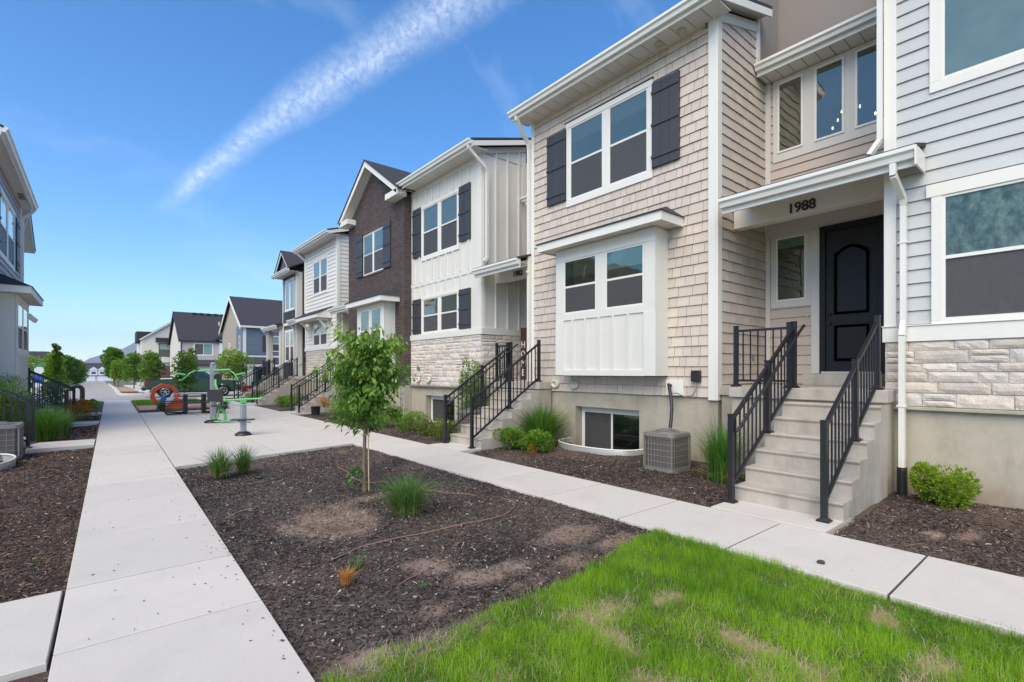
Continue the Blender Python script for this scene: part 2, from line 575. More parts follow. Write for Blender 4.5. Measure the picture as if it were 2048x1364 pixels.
class MB:
    def __init__(s):
        s.v, s.f, s.r, s.sm = [], [], [], []

    def add(s, v, f, rnd=0.0, smooth=False):
        k = len(s.v)
        s.v.extend(v)
        for q in f:
            s.f.append(tuple(i + k for i in q))
            s.r.append(rnd)
            s.sm.append(smooth)
        return s

    def box(s, lo, hi, c=0.0, rnd=0.0):
        v, f = boxverts(*[abs(hi[i] - lo[i]) for i in range(3)], c)
        ctr = [(lo[i] + hi[i]) / 2 for i in range(3)]
        return s.add([(a + ctr[0], b + ctr[1], e + ctr[2]) for a, b, e in v], f, rnd)

    def tube(s, pts, r, n=8, caps=True, rnd=0.0, rs=None):
        pts = [Vector(p) for p in pts]
        rings = []
        prev = None
        for i, p in enumerate(pts):
            t = (pts[min(i + 1, len(pts) - 1)] - pts[max(i - 1, 0)]).normalized()
            if prev is None:
                u = t.cross(Vector((0, 0, 1)))
                if u.length < 1e-3: u = t.cross(Vector((0, 1, 0)))
                u.normalize()
            else:
                u = (prev - t * prev.dot(t)).normalized()
            prev = u
            w = t.cross(u)
            rr = rs[i] if rs else r
            rings.append([tuple(p + (u * math.cos(2 * math.pi * k / n) + w * math.sin(2 * math.pi * k / n)) * rr) for k in range(n)])
        v = [q for rg in rings for q in rg]
        f = []
        for i in range(len(pts) - 1):
            for k in range(n):
                a, b = i * n + k, i * n + (k + 1) % n
                f.append((a, b, b + n, a + n))
        s.add(v, f, rnd, True)
        if caps:
            s.add(rings[0], [tuple(range(n - 1, -1, -1))], rnd)
            s.add(rings[-1], [tuple(range(n))], rnd)
        return s

    def beam(s, a, b, w, h, up=(0, 0, 1)):
        """rectangular bar from a to b"""
        a, b = Vector(a), Vector(b)
        t = (b - a).normalized()
        u = t.cross(Vector(up))
        if u.length < 1e-4: u = t.cross(Vector((1, 0, 0)))
        u.normalize()
        k = u.cross(t)
        v = []
        for p in (a, b):
            for x, y in ((-1, -1), (1, -1), (1, 1), (-1, 1)):
                v.append(tuple(p + u * (x * w / 2) + k * (y * h / 2)))
        return s.add(v, [(0, 1, 2, 3), (7, 6, 5, 4), (0, 4, 5, 1), (1, 5, 6, 2), (2, 6, 7, 3), (3, 7, 4, 0)])

    def prism(s, poly, ax, a0, a1, rnd=0.0):
        """poly: list of 2-D points in the two axes other than ax (in x,y,z order)"""
        n = len(poly)
        v = []
        for a in (a0, a1):
            for p in poly:
                q = [p[0], p[1]]
                q.insert(ax, a)
                v.append(tuple(q))
        f = [tuple(range(n)), tuple(range(2 * n - 1, n - 1, -1))]
        for i in range(n):
            j = (i + 1) % n
            f.append((i, i + n, j + n, j))
        area = sum(poly[i][0] * poly[(i + 1) % n][1] - poly[(i + 1) % n][0] * poly[i][1] for i in range(n))
        flip = (area > 0) ^ (ax == 1)
        if not flip == (a1 < a0):
            pass
        # make the winding consistent: normals are recomputed at build time
        return s.add(v, f, rnd)

    def lathe(s, prof, c=(0, 0, 0), n=20, ax=2, smooth=True):
        v, f = [], []
        for r, z in prof:
            for k in range(n):
                a = 2 * math.pi * k / n
                p = [r * math.cos(a), r * math.sin(a)]
                p.insert(ax, z)
                v.append((p[0] + c[0], p[1] + c[1], p[2] + c[2]))
        for i in range(len(prof) - 1):
            for k in range(n):
                a, b = i * n + k, i * n + (k + 1) % n
                f.append((a, b, b + n, a + n))
        m = len(prof)
        s.add(v, f, 0, smooth)
        s.add(v[:n], [tuple(range(n - 1, -1, -1))], 0)
        return s.add(v[-n:], [tuple(range(n))], 0)

    def build(s, name, m, parent=None, loc=None, fix=True, **tg):
        if loc is None:
            loc = (sum(p[0] for p in s.v) / len(s.v), sum(p[1] for p in s.v) / len(s.v), min(p[2] for p in s.v))
        L = loc
        me = mesh_from(name, [(p[0] - L[0], p[1] - L[1], p[2] - L[2]) for p in s.v], s.f, m, s.r, s.sm)
        if fix:
            import bmesh
            bm = bmesh.new()
            bm.from_mesh(me)
            bmesh.ops.recalc_face_normals(bm, faces=bm.faces)
            bm.to_mesh(me)
            bm.free()
        o = link(name, me, parent, L)
        return tag(o, **tg) if tg else o


def npmesh(name, V, F, m, parent=None, attr=None, tone=None, loc=(0, 0, 0), smooth=False, **tg):
    """V (n,3); F (k,q) array of quads or tris; attr per face"""
    V = np.asarray(V, dtype=np.float32) - np.asarray(loc, dtype=np.float32)
    F = np.asarray(F, dtype=np.int32)
    me = bpy.data.meshes.new(name)
    me.vertices.add(len(V))
    me.vertices.foreach_set('co', V.ravel())
    k, q = F.shape
    me.loops.add(k * q)
    me.loops.foreach_set('vertex_index', F.ravel())
    me.polygons.add(k)
    me.polygons.foreach_set('loop_start', np.arange(0, k * q, q, dtype=np.int32))
    if attr is not None:
        a = me.attributes.new('rnd', 'FLOAT', 'FACE')
        a.data.foreach_set('value', np.asarray(attr, dtype=np.float32))
    if tone is not None:
        dom = 'FACE' if len(tone) == k else 'POINT'
        a = me.attributes.new('tone', 'FLOAT_COLOR', dom)
        t4 = np.ones((len(tone), 4), dtype=np.float32)
        t4[:, :3] = tone
        a.data.foreach_set('color', t4.ravel())
    me.materials.append(MATS[m])
    if smooth:
        me.polygons.foreach_set('use_smooth', np.ones(k, dtype=bool))
    me.update(calc_edges=True)
    me.validate()
    o = link(name, me, parent, loc)
    return tag(o, **tg) if tg else o


# ------------------------------------------------------------------ facade faces
class Face:
    def __init__(s, k, p):
        s.k, s.p = k, p          # 'x-': wall faces -X at x=p; 'x+': faces +X; 'y-': faces -Y at y=p

    def lohi(s, s0, s1, z0, z1, d0, d1):
        if s.k == 'x-': return (s.p - d1, s0, z0), (s.p - d0, s1, z1)
        if s.k == 'x+': return (s.p + d0, s0, z0), (s.p + d1, s1, z1)
        return (s0, s.p - d1, z0), (s1, s.p - d0, z1)

    def P(s, a, z, d):
        if s.k == 'x-': return (s.p - d, a, z)
        if s.k == 'x+': return (s.p + d, a, z)
        return (a, s.p - d, z)

    def box(s, name, s0, s1, z0, z1, d0, d1, m, parent, c=0.0, **tg):
        lo, hi = s.lohi(s0, s1, z0, z1, d0, d1)
        return box(name, lo, hi, m, parent, c, **tg)

    def mbox(s, mb, s0, s1, z0, z1, d0, d1, c=0.0, rnd=0.0):
        lo, hi = s.lohi(s0, s1, z0, z1, d0, d1)
        return mb.box(lo, hi, c, rnd)


def wedge_local(fc, ds, dz, tb, tt):
    """plank: thickness tb at its lower edge, tt at the top; local centre in s,z; back at d=0"""
    a, b = ds / 2, dz / 2
    pts = [(-a, -b, 0.0), (a, -b, 0.0), (a, b, 0.0), (-a, b, 0.0), (-a, -b, tb), (a, -b, tb), (a, b, tt), (-a, b, tt)]
    if fc.k == 'x-': v = [(-d, s, z) for s, z, d in pts]
    elif fc.k == 'x+': v = [(d, s, z) for s, z, d in pts]
    else: v = [(s, -d, z) for s, z, d in pts]
    f = [(0, 1, 2, 3), (7, 6, 5, 4), (0, 4, 5, 1), (1, 5, 6, 2), (2, 6, 7, 3), (3, 7, 4, 0)]
    if fc.k == 'x-': f = [q[::-1] for q in f]
    if fc.k == 'y-': f = [q for q in f]
    return v, f


def wedge(name, fc, s0, s1, z0, z1, tb, tt, m, parent):
    ds, dz = round(s1 - s0, 3), round(z1 - z0, 3)
    key = ('w', fc.k, ds, dz, round(tb, 4), round(tt, 4), m)
    me = CACHE.get(key)
    if me is None:
        v, f = wedge_local(fc, ds, dz, tb, tt)
        me = MBmesh(name, v, f, m)
        CACHE[key] = me
    return link(name, me, parent, fc.P((s0 + s1) / 2, (z0 + z1) / 2, 0.0))


def MBmesh(name, v, f, m):
    import bmesh
    me = mesh_from(name, v, f, m)
    bm = bmesh.new()
    bm.from_mesh(me)
    bmesh.ops.recalc_face_normals(bm, faces=bm.faces)
    bm.to_mesh(me)
    bm.free()
    return me


def clip_rects(s0, s1, z0, z1, holes):
    """the parts of a course that holes leave over"""
    out = []
    cuts = sorted({s0, s1, *[min(max(h[0], s0), s1) for h in holes], *[min(max(h[1], s0), s1) for h in holes]})
    runs = []
    for a, b in zip(cuts[:-1], cuts[1:]):
        if b - a < 0.004: continue
        m_ = (a + b) / 2
        zs = [(z0, z1)]
        for h in holes:
            if h[0] < m_ < h[1]:
                nz = []
                for p, q in zs:
                    if h[3] <= p or h[2] >= q: nz.append((p, q)); continue
                    if h[2] - p > 0.012: nz.append((p, h[2]))
                    if q - h[3] > 0.012: nz.append((h[3], q))
                zs = nz
        runs.append((a, b, tuple(zs)))
    merged = []
    for r in runs:
        if merged and merged[-1][2] == r[2] and abs(merged[-1][1] - r[0]) < 1e-6:
            merged[-1] = (merged[-1][0], r[1], r[2])
        else: merged.append(r)
    for a, b, zs in merged:
        for p, q in zs: out.append((a, b, p, q))
    return out


def laps(fc, s0, s1, z0, z1, expo, m, parent, holes=(), top=None, name='siding_plank', joint=True, slope=None):
    """lap siding, one object per board; slope(s)->z limits the top for raked walls"""
    z = z0
    while z < z1 - 0.01:
        ze = min(z + expo, z1)
        segs = [(s0, s1)]
        if joint and s1 - s0 > 3.7:
            k = s0 + (s1 - s0) * rng.uniform(0.25, 0.75)
            segs = [(s0, k - 0.001), (k + 0.001, s1)]
        for a, b in segs:
            for p in clip_rects(a, b, z + 0.004, ze - 0.002, holes):  # gap left between courses bares the sheathing as their shadow line
                t0 = 0.030 - 0.022 * (p[2] - z) / expo
                t1 = 0.030 - 0.022 * (p[3] - z) / expo
                wedge(name, fc, p[0], p[1], p[2], p[3], t0, t1, m, parent)
        z = ze


def pieces_out(pl, fc, parent, m, name, many, limit=300, kindname='wedge'):
    """pl: (s0,s1,z0,z1,tb,tt); the largest in view become parts, the rest one part of kind stuff"""
    cp = Vector((0, 0, 1.6))
    def size(p):
        d = (Vector(fc.P((p[0] + p[1]) / 2, (p[2] + p[3]) / 2, 0)) - cp).length
        return -(p[1] - p[0]) * (p[3] - p[2]) / d ** 2
    pl = sorted(pl, key=size)
    for p in pl[:limit]:
        wedge(name, fc, *p, m, parent)
    if len(pl) > limit:
        mb = MB()
        for p in pl[limit:]:
            v, f = wedge_local(fc, p[1] - p[0], p[3] - p[2], p[4], p[5])
            c = fc.P((p[0] + p[1]) / 2, (p[2] + p[3]) / 2, 0)
            mb.add([(a + c[0], b + c[1], e + c[2]) for a, b, e in v], f, rng.random())
        mb.build(many, m, parent, kind='stuff')


def shingle_list(fc, s0, s1, z0, z1, expo, holes=()):
    pl = []
    z = z0
    while z < z1 - 0.02:
        ze = min(z + expo, z1)
        s = s0 - rng.uniform(0, 0.15)
        while s < s1:
            w = rng.choice((0.13, 0.17, 0.20, 0.25, 0.29)) + rng.uniform(-0.01, 0.01)
            a, b = max(s, s0), min(s + w - 0.008, s1)
            s += w
            if b - a < 0.02: continue
            dz = rng.uniform(-0.003, 0.003)
            jt = rng.uniform(-0.002, 0.002)
            for p in clip_rects(a, b, z + 0.005 + dz, ze - 0.002, holes):  # open strip below each course: dark sheathing stands for its shadow
                k0, k1 = max(0, (p[2] - z) / expo), (p[3] - z) / expo
                pl.append((p[0], p[1], p[2], p[3], 0.030 + jt - 0.021 * k0, 0.030 + jt - 0.021 * k1))
        z = ze
    return pl


def brick_list(s0, s1, z0, z1, holes=(), bh=0.0665, bw=0.203, proud=0.012, topf=None, shift=0):
    pl = []
    z, row = z0, shift
    while z < z1 - 0.02:
        ze = min(z + bh, z1)
        s = s0 - (bw / 2 if row % 2 else 0)
        while s < s1:
            a, b = max(s, s0), min(s + bw, s1)
            s += bw
            if b - a < 0.02: continue
            if topf:
                mid = topf((a + b) / 2)
                if ze > mid: continue
            for p in clip_rects(a + 0.0045, b - 0.0045, z + 0.0045, ze - 0.0045, holes):
                t = proud + rng.uniform(-0.0015, 0.0015)
                pl.append((*p, t, t))
        z = ze
        row += 1
    return pl


def rough_stone(fc, ds, dz, th, seed):
    """a split-face stone: a block with an uneven face and worn arrises"""
    r = random.Random(seed)
    ns, nz = (6, 3)
    v, f = [], []
    for j in range(nz + 1):
        for i in range(ns + 1):
            u, w = i / ns, j / nz
            e = min(u, 1 - u) * ds, min(w, 1 - w) * dz
            edge = min(1.0, min(e) / 0.012)
            d = th * (0.74 + 0.26 * edge) + (r.uniform(-0.0045, 0.0045) if edge > 0.5 else 0)
            js = r.uniform(-0.004, 0.004) if 0 < j < nz else 0
            v.append(((u - 0.5) * ds + (r.uniform(-.004, .004) if edge < .5 else 0), (w - 0.5) * dz + js, d))
    W = ns + 1
    for j in range(nz):
        for i in range(ns):
            a = j * W + i
            f.append((a, a + 1, a + W + 1, a + W))
    k = len(v)
    v += [(-ds / 2, -dz / 2, 0), (ds / 2, -dz / 2, 0), (ds / 2, dz / 2, 0), (-ds / 2, dz / 2, 0)]
    c = [0, ns, (nz + 1) * W - 1, nz * W]
    f.append(tuple([*range(0, W)][::-1] + [k, k + 1]))
    f.append(tuple([*range(nz * W, nz * W + W)] + [k + 2, k + 3]))
    f.append(tuple([j * W for j in range(nz + 1)] + [k + 3, k]))
    f.append(tuple([j * W + ns for j in range(nz + 1)][::-1] + [k + 1, k + 2]))
    if fc.k == 'x-': v = [(-d, s, z) for s, z, d in v]
    elif fc.k == 'x+': v = [(d, s, z) for s, z, d in v]
    else: v = [(s, -d, z) for s, z, d in v]
    return v, f


def stone_field(fc, s0, s1, z0, z1, parent, hmin=0.09, hmax=0.16, wmin=0.2, wmax=0.55, holes=()):
    fc.box('mortar_bed', s0, s1, z0, z1, 0.0, 0.028, 'mortar', parent)
    # courses of uneven height; now and then two courses share a tall stone
    z = z0
    rows = []
    while z < z1 - 0.03:
        h = rng.uniform(hmin, hmax)
        if z1 - (z + h) < hmin * 0.7: h = z1 - z
        rows.append((z, z + h))
        z += h
    i = 0
    while i < len(rows):
        za, zb = rows[i]
        s = s0
        while s < s1 - 0.02:
            w = rng.uniform(wmin, wmax)
            if s1 - (s + w) < wmin * 0.6: w = s1 - s
            sp = []
            if (zb - za) > hmin * 1.3 and rng.random() < 0.45:
                k = za + (zb - za) * rng.uniform(0.4, 0.6)
                sp = [(za, k), (k, zb)]
            else: sp = [(za, zb)]
            for p, q in sp:
                v, f = rough_stone(fc, w - 0.009, q - p - 0.009, rng.uniform(0.040, 0.056), rng.random())
                me = MBmesh('stone', v, f, 'stone_cream')
                link('stone', me, parent, fc.P(s + w / 2, (p + q) / 2, 0.0))
            s += w
        i += 1


def battens(fc, ss, z0, z1, m, parent, w=0.05, d1=0.055, topf=None):
    for s in ss:
        zt = topf(s) if topf else z1
        fc.box('batten', s - w / 2, s + w / 2, z0, zt, 0.0, d1, m, parent)


def window(fc, s0, s1, z0, z1, parent, nsash=2, trim=0.10, header=None, pane='pane_sky', low='screen', blind=0.25,
           blind_m='blind', trim_m='white_trim', slider=False, single=False, sill=None, dark='interior_warm', screens=True, ext=0.0,
           mull=0.10, slats=False, td=0.042):
    """outer trim rectangle s0..s1, z0..z1 -> window part with trim boards, sashes, panes, screens, blinds"""
    header = header or trim
    sill = sill or trim
    f = MB()
    fc.mbox(f, s0 - ext, s1 + ext, z1 - header, z1, 0.0, td + 0.006, 0.003)
    fc.mbox(f, s0, s1, z0, z0 + sill, 0.0, td, 0.003)
    fc.mbox(f, s0, s0 + trim, z0 + sill, z1 - header, 0.0, td, 0.003)
    fc.mbox(f, s1 - trim, s1, z0 + sill, z1 - header, 0.0, td, 0.003)
    a, b = s0 + trim, s1 - trim
    zb, zt = z0 + sill, z1 - header
    w = (b - a - mull * (nsash - 1)) / nsash
    for i in range(1, nsash):
        k = a + i * w + (i - 1) * mull
        fc.mbox(f, k, k + mull, zb, zt, 0.0, td - 0.004, 0.003)
    win = f.build('window', trim_m, parent)
    fc.box('interior', a, b, zb, zt, 0.001, 0.004, 'interior_light' if (pane == 'pane_sky' and dark == 'interior_warm') else dark, win)
    for i in range(nsash):
        p = a + i * (w + mull)
        q = p + w
        e = 0.032
        fr = MB()
        for (aa, bb, cc, dd) in ((p, q, zt - e, zt), (p, q, zb, zb + e), (p, p + e, zb + e, zt - e), (q - e, q, zb + e, zt - e)):
            fc.mbox(fr, aa, bb, cc, dd, 0.0, td - 0.010, 0.002)
        zm = (zb + zt) / 2
        if not single and not slider:
            fc.mbox(fr, p + e, q - e, zm - 0.022, zm + 0.022, 0.0, td - 0.012, 0.002)
        if slider:
            sm = (p + q) / 2
            fc.mbox(fr, sm - 0.022, sm + 0.022, zb + e, zt - e, 0.0, td - 0.012, 0.002)
        fr.build('sash', 'vinyl', win)
        if single:
            fc.box('pane', p + e, q - e, zb + e, zt - e, 0.018, 0.022, pane, win)
            if blind > 0:
                add_blind(fc, p + e, q - e, zt - e - (zt - zb) * blind, zt - e, blind_m, win, slats)
        elif slider:
            fc.box('pane', sm + 0.022, q - e, zb + e, zt - e, 0.018, 0.022, pane, win)
            fc.box('pane', p + e, sm - 0.022, zb + e, zt - e, 0.016, 0.020, pane, win)
            if screens: fc.box('screen', sm + 0.03, q - e, zb + e, zt - e, 0.024, 0.026, low, win)
        else:
            fc.box('pane', p + e, q - e, zm + 0.022, zt - e, 0.018, 0.022, pane, win)
            fc.box('pane', p + e, q - e, zb + e, zm - 0.022, 0.012, 0.016, pane, win)
            if screens: fc.box('screen', p + e + .006, q - e - .006, zb + e + .004, zm - 0.026, 0.020, 0.023, low, win)
            if blind > 0:
                add_blind(fc, p + e, q - e, max(zt - e - (zt - zb) * blind, zm + 0.022), zt - e, blind_m, win, slats)
    return win


def add_blind(fc, s0, s1, z0, z1, m, win, slats):
    mb = MB()
    n = max(2, int((z1 - z0) / 0.045))
    for i in range(n):
        a = z0 + (z1 - z0) * i / n
        fc.mbox(mb, s0, s1, a, a + (z1 - z0) / n - (0.008 if slats else 0.0), 0.006, 0.0095 + (0.0 if slats else 0.001 * (i % 2)))
    mb.build('blind', m, win)


def shutter(fc, s0, s1, z0, z1, parent, nb=3):
    mb = MB()
    fc.mbox(mb, s0, s1, z0, z1, 0.0, 0.058)
    sh = mb.build('shutter', 'shutter', parent)
    w = (s1 - s0) / nb
    for i in range(nb):
        fc.box('board', s0 + i * w + 0.003, s0 + (i + 1) * w - 0.003, z0, z1, 0.058, 0.070, 'shutter', sh, 0.002)
    h = z1 - z0
    for k in (0.12, 0.50, 0.88):
        fc.box('crossbar', s0 - 0.006, s1 + 0.006, z0 + h * k - 0.028, z0 + h * k + 0.028, 0.070, 0.090, 'shutter', sh, 0.003)
    return sh


def gutter(x, y0, y1, zt, parent, sgn=-1, drop=0.13, m='white_gutter', ax=1):
    """K-style gutter running along Y (ax=1); its outer lip at x + sgn*0.12"""
    p = [(x, zt - drop), (x + sgn * 0.07, zt - drop), (x + sgn * 0.085, zt - drop * 0.55), (x + sgn * 0.12, zt - drop * 0.35),
         (x + sgn * 0.12, zt), (x + sgn * 0.105, zt), (x + sgn * 0.105, zt - 0.03), (x + sgn * 0.02, zt - 0.03), (x + sgn * 0.02, zt), (x, zt)]
    mb = MB().prism(p, ax, y0, y1)
    mb.prism([(x + 0.001 * sgn, zt - drop + 0.001), (x + sgn * 0.068, zt - drop + 0.001), (x + sgn * 0.083, zt - drop * 0.55), (x + sgn * 0.118, zt - drop * 0.35), (x + sgn * 0.118, zt - 0.002), (x, zt - 0.002)], ax, y0 + 0.0005, y0 + 0.006)
    mb.prism([(x + 0.001 * sgn, zt - drop + 0.001), (x + sgn * 0.068, zt - drop + 0.001), (x + sgn * 0.083, zt - drop * 0.55), (x + sgn * 0.118, zt - drop * 0.35), (x + sgn * 0.118, zt - 0.002), (x, zt - 0.002)], ax, y1 - 0.006, y1 - 0.0005)
    return mb.build('gutter', m, parent)


def soffit(fc, s0, s1, d0, d1, zin, zout, parent, step=0.3, m='soffit', th=0.012):
    """boards under an eave from d0 (wall, height zin) to d1 (edge, height zout)"""
    s = s0
    while s < s1 - 0.01:
        e = min(s + step, s1)
        q = [fc.P(s, zin, d0), fc.P(e - 0.012, zin, d0), fc.P(e - 0.012, zout, d1), fc.P(s, zout, d1)]
        v = q + [(p[0], p[1], p[2] + th) for p in q]
        mb = MB().add(v, [(0, 1, 2, 3), (7, 6, 5, 4), (0, 4, 5, 1), (1, 5, 6, 2), (2, 6, 7, 3), (3, 7, 4, 0)])
        mb.build('soffit_board', m, parent)
        s = e


def slab_quad(mb, q, th):
    """thick sheet from 4 corner points, thickness downwards"""
    v = [tuple(p) for p in q] + [(p[0], p[1], p[2] - th) for p in q]
    mb.add(v, [(0, 1, 2, 3), (7, 6, 5, 4), (0, 4, 5, 1), (1, 5, 6, 2), (2, 6, 7, 3), (3, 7, 4, 0)])
    return mb


def downspout(pts, parent, w=0.075, m='white_gutter', name='downspout'):
    mb = MB()
    for a, b in zip(pts[:-1], pts[1:]):
        mb.beam(a, b, w, w * 0.75, up=(0, 1, 0) if abs(Vector(b)[1] - Vector(a)[1]) < 0.9 * (Vector(b) - Vector(a)).length else (1, 0, 0))
    return mb.build(name, m, parent)


def text_mesh(txt, size, depth, m, parent, wloc, rot, name='house_number', spacing=1.0):
    cu = bpy.data.curves.new(name, 'FONT')
    cu.body = txt
    cu.size = size
    cu.extrude = depth
    cu.offset = size * 0.015
    cu.align_x = 'CENTER'
    cu.space_character = spacing
    tmp = bpy.data.objects.new('tmp', cu)
    me = bpy.data.meshes.new_from_object(tmp)
    bpy.data.objects.remove(tmp)
    me.materials.clear()
    me.materials.append(MATS[m])
    o = link(name, me, parent, wloc)
    o.rotation_euler = rot
    return o

# ================================================================== GROUND
def wave_noise(seed, scale, n=18):
    r = np.random.default_rng(seed)
    k = r.normal(size=(n, 2)) * scale
    ph = r.uniform(0, 6.28, n)
    def f(x, y):
        x = np.asarray(x, dtype=float); y = np.asarray(y, dtype=float)
        s = 0
        for i in range(n): s = s + np.sin(k[i, 0] * x + k[i, 1] * y + ph[i])
        return s / math.sqrt(n)
    return f


nzA, nzB, nzC, nzD = wave_noise(1, 1.3), wave_noise(2, 4.5), wave_noise(3, 14.0), wave_noise(4, 2.2)


def pathL(y): return -0.26 + 0.0105 * y      # left edge of the long left walk
def pathR(y): return 0.83 + 0.0115 * y       # its right edge


def terrain(y): return 0.0 if y < 60 else -0.0115 * (y - 60) if y < 330 else -3.1


SOIL = [(1.52, 4.84, .16, .12), (1.15, 4.2, .22, .2), (3.68, 3.44, .42, .2), (1.77, 3.0, .3, .14), (2.58, 6.15, .34, .25),
        (1.85, 5.3, .45, .6), (2.54, 3.2, .5, .16), (2.1, 3.65, .25, .2), (3.0, 3.0, .4, .12), (3.9, 3.05, .3, .12),
        (2.15, 5.9, .35, .5), (1.2, 2.75, .25, .12), (2.9, 2.9, .6, .1), (6.6, 0.9, .3, .12), (6.9, 0.2, .35, .15), (6.3, 1.1, .2, .1)]


def soil_mask(x, y):
    m = np.zeros_like(x)
    for (cx, cy, rx, ry) in SOIL:
        d = ((x - cx) / rx) ** 2 + ((y - cy) / ry) ** 2
        m = np.maximum(m, np.clip(1.25 - d + 0.55 * nzB(x, y) + 0.3 * nzC(x, y), 0, 1))
    return m * 0.9


def bed_z(x, y):
    z = -0.045 + 0.016 * nzA(x, y) + 0.008 * nzB(x, y) + 0.003 * nzC(x, y)
    z = z + np.clip((x - 5.7) / 2.4, 0, 1) * 0.05
    z = np.where(x < -0.1, z - 0.025, z)
    for (wx, wy, ra, rb) in ((8.16, 6.72, .78, 1.0), (8.16, 13.4, .58, .98), (-2.12, 12.35, .90, .93)):
        z = np.where(((x - wx) / ra) ** 2 + ((y - wy) / rb) ** 2 < 1, z - 0.42, z)
    for (pa, pb) in ((1.75, 3.03), (8.27, 9.56), (19.9, 21.25), (26.7, 28.0), (31.1, 32.4)):
        z = np.where((x > 5.4) & (x < 6.4) & (y > pa) & (y < pb), z - 0.10, z)
    return z


def bed_tone(x, y, left):
    n = nzD(x, y)[:, None] * 0.5 + 0.5
    a = np.array([0.046, 0.036, 0.032]) if not left else np.array([0.055, 0.034, 0.026])
    b = np.array([0.115, 0.088, 0.072]) if not left else np.array([0.085, 0.055, 0.042])
    t = a + (b - a) * np.clip(n, 0, 1)
    s = soil_mask(x, y)[:, None]
    so = np.array([0.235, 0.165, 0.125]) + 0.03 * nzC(x, y)[:, None]
    return np.clip(t * (1 - s) + so * s, 0.01, 1)


# the terrain sheet, out to the mountains
ys = [-60, -10, 35, 60, 100, 160, 240, 330, 700, 2000, 9000]
xs = [-6000, -600, -60, 60, 600, 6000]
V = [(x, y, terrain(y) - 0.16 + (0 if y < 700 else -0.2)) for y in ys for x in xs]
F = [(j * 6 + i, j * 6 + i + 1, (j + 1) * 6 + i + 1, (j + 1) * 6 + i) for j in range(len(ys) - 1) for i in range(5)]
link('ground', mesh_from('ground', V, F, 'ground_far'))['kind'] = 'structure'


def bed(name, x0f, x1f, y0, y1, left=False, step=0.07):
    ny, = (max(2, int((y1 - y0) / step)),)
    nx = max(2, int((x1f((y0 + y1) / 2) - x0f((y0 + y1) / 2)) / step))
    yy = np.linspace(y0, y1, ny)
    V = []
    for y in yy:
        xx = np.linspace(x0f(y), x1f(y), nx)
        V.append(np.stack([xx, np.full(nx, y), bed_z(xx, np.full(nx, y))], 1))
    V = np.concatenate(V)
    i, j = np.meshgrid(np.arange(nx - 1), np.arange(ny - 1))
    a = (j * nx + i).ravel()
    F = np.stack([a, a + 1, a + nx + 1, a + nx], 1)
    return npmesh(name, V, F, 'mulch', tone=bed_tone(V[:, 0], V[:, 1], left), smooth=True, kind='structure')


K = lambda v: (lambda y: v)
bed('planting_bed', lambda y: pathR(y) - 0.02, K(4.36), 2.45, 10.9)
bed('planting_bed', K(5.50), K(8.30), -2.5, 14.0)
bed('planting_bed', K(5.50), K(8.30), 14.0, 34.0, step=0.2)
bed('planting_bed', K(-4.2), lambda y: pathL(y) + 0.02, 0.5, 4.0, True)
bed('planting_bed', K(-4.2), lambda y: pathL(y) + 0.02, 4.6, 14.4, True)
bed('planting_bed', K(-2.4), lambda y: pathL(y) + 0.02, 14.4, 29.4, True, step=0.12)
bed('planting_bed', lambda y: pathR(y), K(4.36), 23.7, 26.2, step=0.12)

